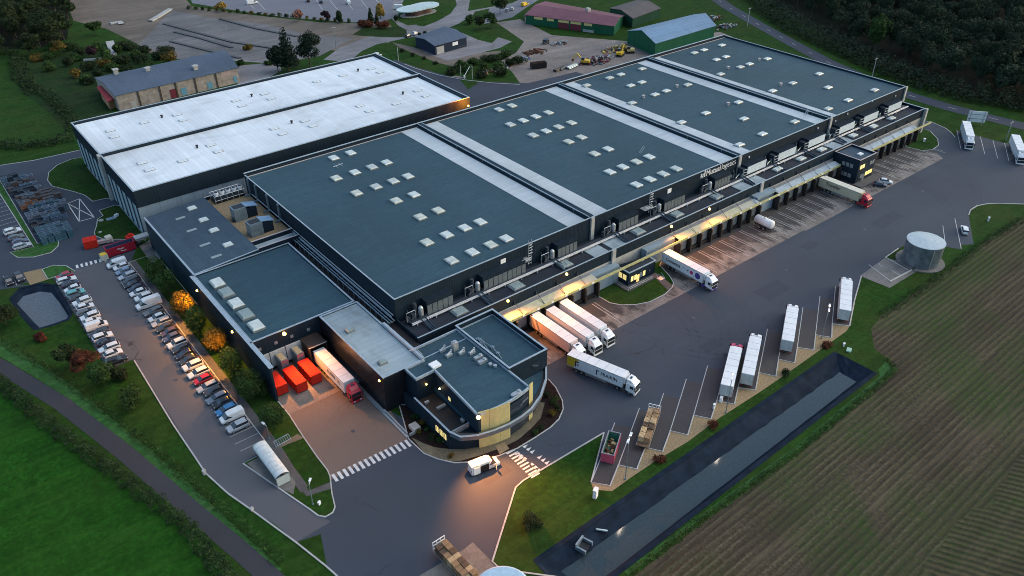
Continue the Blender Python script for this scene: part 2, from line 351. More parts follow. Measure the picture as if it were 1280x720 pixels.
# ------------------------------------------------------------------ mesh helpers
class MB:
    def __init__(s, o=(0, 0, 0)): s.v, s.f, s.m, s.o = [], [], [], o
    def add(s, vs, fs, m=0):
        b = len(s.v); s.v += [tuple(v) for v in vs]
        for f in fs: s.f.append([b+i for i in f]); s.m.append(m)
        return s
    def quad(s, pts, m=0): return s.add(pts, [list(range(len(pts)))], m)
    def box(s, x0, y0, z0, x1, y1, z1, m=0):
        if x0 > x1: x0, x1 = x1, x0
        if y0 > y1: y0, y1 = y1, y0
        return s.add([(x0,y0,z0),(x1,y0,z0),(x1,y1,z0),(x0,y1,z0),(x0,y0,z1),(x1,y0,z1),(x1,y1,z1),(x0,y1,z1)],
                     [[3,2,1,0],[4,5,6,7],[0,1,5,4],[1,2,6,5],[2,3,7,6],[3,0,4,7]], m)
    def obox(s, cx, cy, z0, z1, lx, ly, a, m=0):
        c, n = cos(a), sin(a); P = []
        for z in (z0, z1):
            for dx, dy in ((-1,-1),(1,-1),(1,1),(-1,1)):
                x, y = dx*lx/2, dy*ly/2; P.append((cx+x*c-y*n, cy+x*n+y*c, z))
        return s.add(P, [[3,2,1,0],[4,5,6,7],[0,1,5,4],[1,2,6,5],[2,3,7,6],[3,0,4,7]], m)
    def prism(s, poly, z0, z1, m=0, mt=None):
        n = len(poly); ar = sum(poly[i][0]*poly[(i+1)%n][1]-poly[(i+1)%n][0]*poly[i][1] for i in range(n))
        if ar < 0: poly = poly[::-1]
        zf = (lambda i: z1) if not isinstance(z1, (list, tuple)) else (lambda i: z1[i])
        s.add([(x, y, z0) for x, y in poly]+[(poly[i][0], poly[i][1], zf(i)) for i in range(n)],
              [[i, (i+1) % n, n+(i+1) % n, n+i] for i in range(n)], m)
        s.quad([(poly[i][0], poly[i][1], zf(i)) for i in range(n)], m if mt is None else mt)
        return s
    def cyl(s, x, y, z0, z1, r, n=12, m=0, r2=None, cap=True):
        r2 = r if r2 is None else r2; P = []
        for z, q in ((z0, r), (z1, r2)): P += [(x+q*cos(2*pi*i/n), y+q*sin(2*pi*i/n), z) for i in range(n)]
        F = [[i, (i+1) % n, n+(i+1) % n, n+i] for i in range(n)]
        if cap: F += [list(range(n, 2*n)), list(range(n-1, -1, -1))]
        return s.add(P, F, m)
    def tube(s, p, q, r, n=6, m=0, r2=None):
        p, q = Vector(p), Vector(q); d = (q-p).normalized(); r2 = r if r2 is None else r2
        a = d.cross(Vector((0, 0, 1))) if abs(d.z) < .95 else d.cross(Vector((1, 0, 0))); a.normalize(); b = d.cross(a)
        P = [tuple(c+(a*cos(2*pi*i/n)+b*sin(2*pi*i/n))*rr) for c, rr in ((p, r), (q, r2)) for i in range(n)]
        return s.add(P, [[i, (i+1) % n, n+(i+1) % n, n+i] for i in range(n)]+[list(range(n, 2*n)), list(range(n-1, -1, -1))], m)
    def loft(s, secs, m=0):
        n = len(secs[0]); P = [p for q in secs for p in q]; F = []
        for k in range(len(secs)-1):
            for i in range(n): F.append([k*n+i, k*n+(i+1) % n, (k+1)*n+(i+1) % n, (k+1)*n+i])
        F += [list(range(n))[::-1], [(len(secs)-1)*n+i for i in range(n)]]
        return s.add(P, F, m)
    def ball(s, c, r, m=0, nu=8, nv=5, sq=(1, 1, 1)):
        P, F = [], []
        for j in range(nv+1):
            t = pi*j/nv
            for i in range(nu): P.append((c[0]+r*sq[0]*sin(t)*cos(2*pi*i/nu), c[1]+r*sq[1]*sin(t)*sin(2*pi*i/nu), c[2]+r*sq[2]*cos(t)))
        for j in range(nv):
            for i in range(nu): F.append([j*nu+i, (j+1)*nu+i, (j+1)*nu+(i+1) % nu, j*nu+(i+1) % nu])
        return s.add(P, F, m)
    def mesh(s, name, mats, smooth=False):
        o = s.o; me = bpy.data.meshes.new(name)
        me.from_pydata([(x-o[0], y-o[1], z-o[2]) for x, y, z in s.v], [], s.f)
        for mm in ([mats] if isinstance(mats, str) else mats): me.materials.append(MAT[mm])
        me.polygons.foreach_set('material_index', s.m)
        if smooth: me.polygons.foreach_set('use_smooth', [True]*len(s.f))
        me.update(); return me
    def build(s, name, mats, parent=None, smooth=False):
        ob = bpy.data.objects.new(name, s.mesh(name, mats, smooth)); COL.objects.link(ob)
        if parent: ob.parent = parent
        else: ob.location = s.o
        return ob
def tag(o, label=None, cat=None, group=None, kind=None):
    if label: o['label'] = label
    if cat: o['category'] = cat
    if group: o['group'] = group
    if kind: o['kind'] = kind
    return o
def thing(name, label, cat, loc=(0, 0, 0), rz=0, group=None):
    o = bpy.data.objects.new(name, None); COL.objects.link(o); o.location = loc; o.rotation_euler = (0, 0, rz); o.empty_display_size = .5
    return tag(o, label, cat, group)
def copy_tree(o, parent=None):
    c = o.copy(); COL.objects.link(c)
    if parent: c.parent = parent
    for ch in list(o.children): copy_tree(ch, c)
    return c
def sheet(name, outer, z, mat, holes=(), kind='structure', label=None):
    bm = bmesh.new(); es = []
    for lp in [outer]+list(holes):
        vs = [bm.verts.new((x, y, z)) for x, y in lp]
        es += [bm.edges.new((vs[i], vs[(i+1) % len(vs)])) for i in range(len(vs))]
    bmesh.ops.triangle_fill(bm, edges=es, use_beauty=True, normal=(0, 0, 1))
    for f in bm.faces:
        if f.normal.z < 0: f.normal_flip()
    me = bpy.data.meshes.new(name); bm.to_mesh(me); bm.free(); me.materials.append(MAT[mat])
    o = bpy.data.objects.new(name, me); COL.objects.link(o); tag(o, label, None, None, kind); return o
def strip(pts, w, off=0):
    """a ribbon of width w along a polyline, returned as left and right rails"""
    L, R_ = [], []
    for i, p in enumerate(pts):
        a = Vector(pts[max(0, i-1)]); b = Vector(pts[min(len(pts)-1, i+1)]); d = (b-a).normalized(); n = Vector((-d.y, d.x))
        c = Vector(p)+n*off
        L.append(c+n*w/2); R_.append(c-n*w/2)
    return L, R_
def ribbon(mb, pts, w, z, m=0, off=0, h=0):
    L, R_ = strip(pts, w, off)
    for i in range(len(pts)-1):
        a, b, c, d = L[i], L[i+1], R_[i+1], R_[i]
        mb.quad([(d.x, d.y, z+h), (c.x, c.y, z+h), (b.x, b.y, z+h), (a.x, a.y, z+h)], m)
        if h:
            mb.quad([(a.x, a.y, z-.02), (b.x, b.y, z-.02), (b.x, b.y, z+h), (a.x, a.y, z+h)], m)
            mb.quad([(d.x, d.y, z-.02), (d.x, d.y, z+h), (c.x, c.y, z+h), (c.x, c.y, z-.02)], m)
    return mb
def text(s, size, mat, name, parent, M, extrude=.015, bold=0.0, shear=0.0, sx=1.0):
    cu = bpy.data.curves.new('t', 'FONT'); cu.body = s; cu.size = size; cu.extrude = extrude; cu.offset = bold; cu.shear = shear
    to = bpy.data.objects.new('t', cu); COL.objects.link(to)
    dg = bpy.context.evaluated_depsgraph_get(); me = bpy.data.meshes.new_from_object(to.evaluated_get(dg))
    bpy.data.objects.remove(to); me.materials.clear(); me.materials.append(MAT[mat])
    me.transform(M @ Matrix.Diagonal((sx, 1, 1, 1)))
    o = bpy.data.objects.new(name, me); COL.objects.link(o)
    if parent: o.parent = parent
    return o
ORD = ['first','second','third','fourth','fifth','sixth','seventh','eighth','ninth','tenth','eleventh','twelfth','thirteenth','fourteenth','fifteenth','sixteenth','seventeenth','eighteenth','nineteenth','twentieth',
 'twenty-first','twenty-second','twenty-third','twenty-fourth','twenty-fifth','twenty-sixth','twenty-seventh','twenty-eighth','twenty-ninth','thirtieth','thirty-first','thirty-second','thirty-third','thirty-fourth']
def lamp(name, loc, power, color=(1.0, .42, .12), parent=None, radius=.25, spot=None, aim=None):
    d = bpy.data.lights.new(name, 'SPOT' if spot else 'POINT'); d.energy = power; d.color = color; d.shadow_soft_size = radius
    if spot: d.spot_size = radians(spot); d.spot_blend = .8
    o = bpy.data.objects.new(name, d); COL.objects.link(o); o.location = loc
    if aim: o.rotation_euler = (Vector(aim)-Vector(loc)).to_track_quat('-Z', 'Y').to_euler()
    return o
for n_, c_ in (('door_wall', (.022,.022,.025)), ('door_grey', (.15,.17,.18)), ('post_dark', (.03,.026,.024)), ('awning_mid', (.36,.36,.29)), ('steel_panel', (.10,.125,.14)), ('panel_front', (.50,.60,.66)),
               ('glass_pale', (.30,.42,.47)), ('skylight_white', (.58,.64,.67)), ('roof_black', (.018,.016,.017)), ('door_pale', (.5,.52,.5)), ('rust_dark', (.045,.032,.026)), ('ledge_pale', (.22,.23,.24)), ('earth_shade', (.045,.043,.042)), ('balcony_grey', (.075,.095,.125)),
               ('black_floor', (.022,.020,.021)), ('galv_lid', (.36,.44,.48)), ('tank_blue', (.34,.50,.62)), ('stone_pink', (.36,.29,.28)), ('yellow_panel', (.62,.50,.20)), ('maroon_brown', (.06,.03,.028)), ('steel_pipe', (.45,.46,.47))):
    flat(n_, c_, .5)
cladding('clad_annexe', (0.040, 0.045, 0.055), .5, .12, .30); MAT['clad_annexe'].node_tree.nodes['Principled BSDF'].inputs['Metallic'].default_value = .7
flat('shelter_roof', (.52,.56,.56), .35); flat('shelter_glass', (.40,.46,.46), .2)
# ================================================================== GROUND
POND = [(56.0, 55.2), (56.2, 65.6), (144.6, 66.2), (144.9, 56.8)]
SP = GP([(14,373),(25,360.6),(50,354.4),(68,356.4),(79,374),(89,392.5),(84.7,399.4),(64,407),(44.4,412),(28,394)])
sheet('ground', [(-400,-300),(1100,-300),(1100,1000),(-400,1000)], 0, 'grass_lawn', [POND, SP])
# the meadow beyond the hedge, rough grass and woodland floor
hedge_px = [(-60,450),(0,479),(58,529.5),(117,572),(175,615),(233,658),(272,708.5),(300,740)]
hw = GP(hedge_px)
sheet('meadow', hw+[(40,-200),(-380,-200),(-380,200)], .004, 'grass_field')
sheet('field', GP([(760,745),(880,652),(996.6,568),(1097.7,484),(1121,463),(1110,449),(1093,436),(1089,411),(1100,396),(1144,366),(1186,336.7),(1227.5,305.4),(1280,273),(1420,196)])+[(1000,60),(1000,-280),(20,-280)], .008, 'soil')
# verges
def vr(px, z=.012, m='grass_verge', name='verge'): return sheet(name, GP(px), z, m)
vr([(-60,418),(0,445),(78,493),(156,554),(234,624),(300,678),(340,715),(352,712),(300,664),(234,602),(170,548),(85,478),(0,425),(-60,398)], m='grass_verge')
vr([(785,719),(880,646),(996,563),(1097,479),(1118,463),(1107,452),(1098,462),(1100,470),(996,557),(880,640),(780,714)])
sheet('rough_grass', GP([(18,80),(60,66),(100,75),(160,75),(165,100),(130,150),(90,170),(60,140),(24,112)]), .012, 'grass_rough')
sheet('rough_grass', GP([(75,65),(190,45),(222,68),(160,92),(120,98)]), .013, 'grass_rough')
sheet('rough_grass', GP([(560,98),(640,62),(700,72),(660,100),(620,118)]), .013, 'grass_rough')
sheet('woodland_floor', GP([(925,-40),(985,18),(1050,56),(1112,90),(1190,116),(1290,138),(1500,184)])+[(900,150),(900,900),(500,900)], .012, 'wood_floor')
sheet('woodland_floor', GP([(-200,50),(-40,60),(30,62),(60,58),(84,48),(88,20),(76,-10),(60,-40)])+[(60,700),(-300,700)], .016, 'wood_floor')
# bare building land at the top left
sheet('bare_ground', GP([(78,-12),(92,26),(133,36),(172,55),(186,66),(222,72),(300,70),(345,74),(372,60),(430,64),(482,45),(500,42),(486,30),(400,28),(300,17),(240,8),(215,-20)]), .02, 'bare_brown')
sheet('bare_ground', GP([(172,56),(215,13),(260,22),(330,30),(380,42),(440,48),(400,70),(345,80),(300,74),(222,74)]), .03, 'bare_ground')
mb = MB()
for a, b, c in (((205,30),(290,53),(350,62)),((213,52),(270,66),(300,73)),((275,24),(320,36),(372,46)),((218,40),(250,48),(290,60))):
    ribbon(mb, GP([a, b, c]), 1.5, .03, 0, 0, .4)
tag(mb.build('earth_bank', ['earth_shade']), kind='structure')  # dark bank colour stands in for the shadow lines along the terraces
mb = MB()
ribbon(mb, GP([(138,30),(150,28),(152,31)]), 3, .02, 0, 0, .5); ribbon(mb, GP([(188,27),(200,20),(213,12)]), 2.5, .02, 0, 0, .6); ribbon(mb, GP([(105,76),(130,74),(142,73)]), 2, .02, 0, 0, .6); ribbon(mb, GP([(137,52),(141,62),(140,72)]), 3.5, .02, 0, 0, .3)
o = mb.build('rubble', ['concrete_wall']); tag(o, kind='stuff')
sheet('road', GP([(262,74),(292,66),(330,68),(345,78),(300,82),(290,96),(302,110),(330,100),(352,88),(350,80)]), .028, 'road_pale')
# roads at the top, farm yard
sheet('parking_lot', GP([(232,-30),(240,4),(300,14),(360,22),(440,28),(480,27),(502,18),(505,8),(497,-30)]), .034, 'far_lot')
mb = MB(); ribbon(mb, GP([(420,76),(438,62),(462,52),(500,44),(535,38),(560,28),(577,18),(585,6),(580,-10),(560,-30)]), 12, .04); tag(mb.build('road', ['road_pale']), kind='structure')
mb = MB(); ribbon(mb, GP([(508,-8),(500,8),(500,22),(512,34),(530,37)]), 9, .046); ribbon(mb, GP([(575,16),(620,6),(660,-4)]), 7, .048); tag(mb.build('road', ['road_pale']), kind='structure')
sheet('yard', GP([(548,48),(560,38),(615,44),(640,52),(625,60),(560,76),(530,66)]), .036, 'road_pale')
sheet('yard', GP([(605,30),(640,22),(660,8),(690,-10),(640,-14),(625,2),(612,10)]), .034, 'far_lot')
sheet('farm_yard', GP([(620,28),(650,24),(690,44),(790,52),(900,40),(915,46),(905,52),(800,86),(700,108),(640,112),(600,112),(560,96),(600,90),(645,66),(655,52)]), .026, 'farm_ground')
sheet('track', GP([(478,50),(520,60),(575,72),(600,66),(640,62),(600,74),(560,84),(530,78),(500,64)]), .030, 'bare_brown')
sheet('road', GP([(492,74),(520,84),(560,95),(600,102),(660,104),(720,90),(740,96),(640,140),(560,150),(500,110)]), .045, 'asphalt_dark')
kp = GP([(505,80),(520,86),(548,94),(580,100),(615,104),(650,106)])
mb = MB(); ribbon(mb, kp, .3, .045, 0, 0, .12); tag(mb.build('kerb', ['kerb']), kind='structure')
# the main road east of the depot
mr = GP([(868,-30),(886,-8),(912,10),(945,29),(990,54),(1033,77),(1090,102),(1136,119),(1185,134),(1236,147),(1280,158),(1420,190)])
mb = MB(); ribbon(mb, mr, 7.2, .05); tag(mb.build('road', ['asphalt_dark']), kind='structure')
mb = MB(); L = []
for i in range(len(mr)-1):
    a, b = Vector(mr[i]), Vector(mr[i+1]); n = int((b-a).length/11)
    for k in range(n):
        p = a+(b-a)*(k/n); q = p+(b-a).normalized()*3.2; ribbon(mb, [tuple(p), tuple(q)], .17, .062)
tag(mb.build('road_marking', ['road_line']), kind='structure')
# the farm lane bottom left
lane = GP([(-70,425),(0,457),(78,505),(156,566),(234,633),(300,688),(345,728),(400,790)])
mb = MB(); ribbon(mb, lane, 3.4, .03); tag(mb.build('lane', ['track']), kind='structure')

# ------------------------------------------------------------------ depot asphalt
yard_px = [(409,709),(420,719),(440,760),(700,790),(615.4,702),(644.6,609.6),(654,601),(706,570),(755,541),(738.8,603.3),(762.7,607.5),(773,581.5),(796,586.7),(806.5,559.6),(828.3,564.8),(837.7,538.8),(859.6,544),
 (866.9,519.4),(888.8,524),(896,501),(918,505.8),(922.5,484.8),(944.4,488),(948.5,466),(969.8,470.8),(973,449.4),(993.3,454),(996.5,434.8),(1017.3,437.5),(1019.4,418.8),(1039.6,422.3),(1040.2,405),(1062,407.7),
 (1068.3,375),(1076.7,345),(1106.7,322),(1123,310.6),(1145,300),(1178.5,305.4),(1181.7,308.5),(1201.5,311.7),(1202,306),(1217,305.4),(1210.8,269),(1213,262.7),(1221,257.5),(1233.8,255),(1248,254.4),(1280,255.4),(1420,262),
 (1420,218),(1280,184),(1261,179),(1255.6,178.8),(1241,175),(1225.4,170.8),(1212,166.5),(1196,163),(1194,172),(1181.7,160.4),(1165,153),(1153.5,151)]
yard = GP(yard_px)+[(279,125),(90,125),(80,112),(60,100),(57,112),(57,140),(39,140)]+GP([(363.6,520),(379,546),(395.5,570),(409.4,588),(412.8,596),(415,617),(419,634),(416,641),(406.7,646.4)])
yard[-1:] = GP([(406.7,646.4),(398,654)])
sheet('yard', yard, .012, 'asphalt')
# car park and western service road (one sheet, lighter asphalt laid over it)
west = GP([(-120,225),(0,207),(41.7,200.8),(100,187.8)])+[(41.2,275),(41.2,218),(37,212),(33.2,205),(33.2,118),(27.4,117.3)]+GP([(330,598),(370,628),(398,645),(412,650),(400,668),(370,678)])+GP([(345,656),(315,638),(285,617),(257,592)])+[(21,136),(21,163),(15.6,163),(15.6,211),(8,213)]+GP([(37,357),(0,362),(-120,380)])
sheet('service_road', west, .010, 'asphalt')
sheet('car_park', [(21.2,211.5),(30,210.5),(33.1,206),(33.1,118.5),(27.4,117.6)]+GP([(345,607),(398,645),(414,652),(371,677.5)])+GP([(345,656.3),(315,638.3),(285,617.3),(257.5,592)])+[(21.2,136),(21.2,163.2),(15.8,163.2),(15.8,209)], .022, 'asphalt_light')
sheet('dock_yard', [(40.3,140),(40.3,124)]+GP([(379,546),(395.5,570),(409.4,588),(413.5,600)])+[(55.5,103.2),(57,113),(56.2,124),(56,140)], .022, 'asphalt_brown_lit')
sheet('apron', [(40.3,140),(40.3,124.5),(52.2,124.5),(56.2,124.5),(56.2,140)], .032, 'concrete_apron')
# concrete in front of the docks, darkened by oil towards the doors
sheet('apron', [(87.4,103.4),(186.5,103.4),(186.5,102.9),(262.6,102.9)]+[(268,110),(268,119),(87.4,119)], .032, 'concrete_dock')
# pale lines of the lorry bays at the docks
mb = MB()
xs = [x for x in [89.2+4.35*i for i in range(42)] if not 118.5 < x < 147 and not 222 < x < 234]
for x in xs:
    ribbon(mb, [(x, 104.5), (x, 114.5)], .16, .045); ribbon(mb, [(x+.9, 106.0), (x+.9, 114.5)], .12, .045)
tag(mb.build('bay_line', ['road_line_thin']), kind='structure')
# ------------------------------------------------------------------ lawns with kerbs
def lawn(name, pts, mat='grass_lawn', kerb=True, z=.12, closed=True, kw=.22, ksel=None):
    o = sheet(name, pts, z, mat)
    if kerb:
        mb = MB(); loop = pts+[pts[0]] if closed else pts
        if ksel: loop = [pts[i % len(pts)] for i in ksel]
        ribbon(mb, loop, kw, .0, 0, 0, z+.03); tag(mb.build('kerb', ['kerb']), kind='structure')
    mb = MB(); mb.prism(pts, .0, z-.01, 0)   # soil body under the turf so the step is solid
    me = mb.mesh(name+'_soil', ['mulch'])
    return o
def poly_smooth(px): return px
lawn('lawn', [(41.2,275)]+GP([(104,196.7),(89,199.4),(72,206.4),(61,216),(59.7,225.8),(65,232.8),(80.5,237),(91.7,239.7),(105.5,244),(111,248),(116,252),(133.3,248)])+[(41.2,246)])
lawn('lawn', GP([(124,263.3),(144,256.8)])+[(41.2,241),(41.2,218),(40.4,215)]+GP([(173.6,298),(166.7,299.6),(130.6,299.6),(119.4,295.3),(118,291),(120.8,282.8),(122,274.4),(129,270)]))
lawn('lawn', GP([(-60,190+0),(0,225.8),(47,305),(73.6,299.4),(72.8,307.8),(64,316),(41.7,321.7),(22,322),(12.5,316),(42,309),(0,242.5),(-60,206)]), 'grass_verge')
lawn('lawn', GP([(52.8,337),(66.7,332),(83.3,332.8),(94.4,339.7),(86,341),(60,349)]), 'grass_verge')
lawn('lawn', [(33.3,206),(40.2,206),(40.2,124)]+GP([(363.6,522),(379,546),(395.5,570),(409.4,588),(412.8,596),(415,617),(419,634),(416,641),(406.7,646.4),(398,645),(387,636.7),(345,608),(304,579.7)])+[(33.2,117.5),(33.2,123)])
sheet('footpath', [(33.3,206),(35.0,206),(35.0,117),(33.4,117)], .135, 'path')
sheet('footpath', [(33.4,117),(35,117)]+GP([(378,627),(381,629.5),(416,614),(414,604),(381,620)])[0:0]+GP([(386,614),(413.5,603),(415.5,611),(383,621)])+[], .137, 'path')
sheet('footpath', [(32.7,117.6),(34.6,117.6),(34.4,104.4),(32.6,103.6)], .139, 'path')
sheet('footpath', GP([(355,553),(372,543),(380,548),(345,562)]), .141, 'path_tan')
sheet('shelter_floor', [(27.9,116.8),(32.9,117.2),(33.0,106.6),(31.4,104.2),(29.5,108.5)], .145, 'slab')
# island with the little drivers' office
isl = [(117.3,118.9)]+GP([(750.6,372),(762,378.8),(776.7,381.6),(795.4,381),(812,377.7),(830.8,368.3),(840,360),(842,353.8),(837,345.4),(824.6,332)])+[(146.0,118.9)]
lawn('lawn', isl)
sheet('footpath', [(136.0,113.5),(138.0,113.5),(136.2,106.2),(134.0,106.6)], .13, 'path')
lawn('lawn', GP([(1130.6,178),(1152,160.4),(1163,164.6),(1172,174),(1173,182),(1165,187.5),(1152.5,188.5),(1133,184)]))
# planting bed round the office, with paving
bed = [(59.3,113)]+GP([(511,549),(530,567),(546.7,574),(567.5,578.8),(588,578),(605,574.5),(623.8,570),(646.7,560.6),(667.5,548),(688,534.6),(698.8,524),(704,511.7),(703,501),(694.6,484.6),(685,474)])+[(87.6,99.5),(87.6,112),(60,112)]
lawn('flower_bed', bed, 'mulch')
pv = GP([(516,546),(536,555),(556,561),(575,565.5),(598,563),(625,556),(644,546),(662,533),(672,523),(681,503),(683,500),(676,500),(664,518),(644,537),(622,550),(598,557),(566,560),(556,548)])
sheet('paving', GP([(514,547),(530,566),(546,573),(566,577.6),(574,577),(600,570),(630,559),(648,550),(664,536),(676,523),(681,504),(674,503),(664,519),(640,543),(600,557),(563,562),(545,560),(530,555)]), .145, 'path_tan')
sheet('footpath', GP([(619,557.5),(631,553.5),(636.5,561.5),(624.5,568.5)]), .15, 'gravel_tan')
# kerb between road and the big lawn, around the bays, west kerb
mb = MB()
for px in ([(700,722),(626,712),(615.4,702),(644.6,609.6),(654,601),(706,570),(755,541)], [(1062,407.7),(1068.3,375),(1076.7,345)], [(1210.8,269),(1213,262.7),(1221,257.5),(1233.8,255),(1248,254.4),(1280,255.4),(1420,262)],
           [(1181.7,160.4),(1165,153),(1153.5,151)], [(1194,172),(1189,166),(1181.7,160.4)], [(0,207),(41.7,200.8),(100,187.8)],
           [(168,451),(216,530),(257.5,592),(285,617),(315,638),(370,678),(409,709),(430,728)], [(304,579.7),(345,608),(387,636.7),(398,645),(406.7,646.4)], [(1106.7,322),(1123,310.6)]):
    ribbon(mb, GP(px), .28, 0, 0, 0, .13)
bays = [(755,541),(738.8,603.3),(762.7,607.5),(773,581.5),(796,586.7),(806.5,559.6),(828.3,564.8),(837.7,538.8),(859.6,544),(866.9,519.4),(888.8,524),(896,501),(918,505.8),(922.5,484.8),(944.4,488),(948.5,466),(969.8,470.8),(973,449.4),(993.3,454),(996.5,434.8),(1017.3,437.5),(1019.4,418.8),(1039.6,422.3),(1040.2,405),(1062,407.7)]
ribbon(mb, GP(bays), .25, 0, 0, 0, .15)
tag(mb.build('kerb', ['kerb']), kind='structure')
# bay surfaces, a darker asphalt, and their long lines
mb = MB(); ml = MB()
corner = [(738.8,603.3,762.7,607.5),(773,581.5,796,586.7),(806.5,559.6,828.3,564.8),(837.7,538.8,859.6,544),(866.9,519.4,888.8,524),(896,501,918,505.8),(922.5,484.8,944.4,488),(948.5,466,969.8,470.8),(973,449.4,993.3,454),(996.5,434.8,1017.3,437.5),(1019.4,418.8,1039.6,422.3),(1040.2,405,1062,407.7)]
BD = Vector((cos(radians(30.5)), sin(radians(30.5))))
BAY = []
for x1, y1, x2, y2 in corner:
    a, b = Vector(G(x1, y1)), Vector(G(x2, y2)); BAY.append((a, b))
    c, d = b+BD*16.5, a+BD*16.5
    mb.quad([(p.x, p.y, .022) for p in (b, c, d, a)], 0)
    ribbon(ml, [tuple(a), tuple(a+BD*17)], .16, .034)
tag(mb.build('lorry_bay', ['bay_asphalt']), kind='structure'); tag(ml.build('bay_line', ['road_line_thin']), kind='structure')
sheet('gravel', GP([(738.8,603.5),(762.7,607.7),(773,582),(796,587),(806.5,560),(828.3,565),(837.7,539),(859.6,544.2),(866.9,519.8),(888.8,524.2),(896,501.4),(918,506),(922.5,485),(944.4,488.2),(948.5,466.4),(969.8,471),(973,449.8),(993.3,454.2),(996.5,435.2),(1017.3,437.7),(1019.4,419.2),(1039.6,422.5),(1040.2,405.4),(1062,408),(1058,414),(1030,434),(985,466),(950,490),(900,522),(860,552),(820,576),(790,596),(765,614),(742,612)][::1]), .02, 'gravel_tan')
# line painting: crossings, hatched box, parking bays
mb = MB()
def zebra(p, q, n, w, l, skew=None):
    p, q = Vector(p), Vector(q); d = (q-p).normalized(); s = Vector((-d.y, d.x))
    for i in range(n):
        c = p+(q-p)*((i+.5)/n); a = c-s*l/2; b = c+s*l/2
        ribbon(mb, [tuple(a), tuple(b)], w, .05)
zebra((38.7,103.2), (55.2,102.2), 15, .58, 2.1)
zebra((21.4,212.7), (29.3,211.7), 7, .6, 1.9)

A_, B_ = Vector(G(671,596)), Vector(G(637,563)); zebra(A_, B_, 10, .38, 2.0)
for c0, c1, flip in (((676,590),(645,565),0), ((684,582),(652,558),1)):
    p, q = Vector(G(*c0)), Vector(G(*c1)); d = (q-p).normalized(); s = Vector((-d.y, d.x))*(-1 if flip else 1)
    for i in range(7):
        if i == 3: continue
        c = p+(q-p)*((i+.5)/7)+s*(.6 if flip else .2)
        mb.quad([(c.x+d.x*.38-s.x*.55, c.y+d.y*.38-s.y*.55, .05), (c.x-d.x*.38-s.x*.55, c.y-d.y*.38-s.y*.55, .05), (c.x+s.x*.6, c.y+s.y*.6, .05)], 0)
hb = GP([(84.5,254.5),(99.5,248.5),(118,272),(99,277)])
for a, b in ((0,1),(1,2),(2,3),(3,0),(0,2),(1,3)): ribbon(mb, [hb[a], hb[b]], .25, .05)
tag(mb.build('road_marking', ['road_line']), kind='structure')
mb = MB()
for i in range(36):
    y = 208.3-2.5*i
    if y > 118.6: ribbon(mb, [(28.2,y),(33.0,y)], .12, .05)
for i in range(19): ribbon(mb, [(16,209.6-2.5*i),(20.4,209.4-2.5*i)], .12, .05)
for i, px in enumerate([(295,528.5)]): pass
lx0, ly0 = G(26.0,309); 
for i in range(16):
    a = Vector(G(44,306)); b = Vector(G(0,243)); d = (b-a)/13.5; p = a+d*(i+.15); n = Vector((-d.y, d.x)).normalized(); 
    if n.x > 0: n = -n
    ribbon(mb, [tuple(p), tuple(p+n*4.8)], .13, .05)
ribbon(mb, GP([(4,345),(8,359)]), .15, .05); ribbon(mb, GP([(17,345),(21,357)]), .15, .05)
for a, b in (((1178.5,282),(1181.7,306)), ((1193.5,273),(1201.5,311)), ((1196,163),(1201,186)), ((1225.4,171),(1231,193)), ((1241,175),(1247,198)), ((1255.6,179),(1261,201)), ((1280,190),(1284,206)),
             ((1086,331),(1115,352.5)), ((1098,329.5),(1104,334)), ((1114,338),(1127,345))): ribbon(mb, GP([a, b]), .18, .05)
for i in range(9):
    x = 346+i*0; 
for (a, b) in (((310,3),(318,11)),((322,2),(331,12)),((395,0),(403,12)),((412,0),(422,12)),((430,-2),(441,12)),((448,-4),(460,11)),((466,-6),(478,10))): ribbon(mb, GP([a, b]), .3, .05)
tag(mb.build('parking_line', ['road_line_thin']), kind='structure')
sheet('lay_by', GP([(1075,345),(1106.7,322),(1147,333),(1149,337.5),(1112,360)]), .03, 'slab')
mb = MB(); ribbon(mb, GP([(1112,352.5),(1148,333.5)]), .35, .03, 0, 0, .25); ribbon(mb, GP([(1106.7,322),(1135,338)]), .25, .03, 0, 0, .15); tag(mb.build('kerb', ['kerb']), kind='structure')
sheet('paving', GP([(29,341),(52.8,335.6),(59.7,349.4),(37.5,356.4)]), .02, 'gravel_tan')
sheet('paving', GP([(524,720),(578,688),(591,678),(616,703),(640,730),(600,790),(500,760)]), .03, 'slab')
sheet('paving', GP([(174,308),(188,300),(207,318),(190,330)])[::-1], .13, 'slab')

mb = MB(); rt = random.Random(21)
for k in range(9):
    x0 = rt.uniform(95, 260); r_ = rt.uniform(10, 26); s_ = rt.choice((-1, 1)); y0 = rt.uniform(98, 106); n_ = 12; pts = []
    for i in range(n_+1): a_ = rt.uniform(.9, 1.0)*0+i/n_*rt.uniform(1.0, 1.001)*1.25; pts.append((x0+s_*r_*(1-cos(a_)), y0-r_*sin(a_)))
    for o_ in (-.95, .95): ribbon(mb, pts, .24, .026, 0, o_)
tag(mb.build('tyre_mark', ['tyre_track']), kind='structure')
mb = MB()
for x_, y_, a_, b_ in ((150,88,9,5),(204,90,12,4),(122,84,6,3),(236,98,7,4),(60,84,6,3),(178,96,5,3)): mb.box(x_, y_, .02, x_+a_, y_+b_, .0262)
tag(mb.build('asphalt_patch', ['asphalt_dark']), kind='structure')
mb = MB()
for x_, y_ in ((130,95),(165,94),(200,93),(235,95),(100,92),(70,82),(48,112),(26,150),(27,180)): mb.cyl(x_, y_, .02, .035, .45, 14)
tag(mb.build('drain_cover', ['steel_dark']), kind='structure')
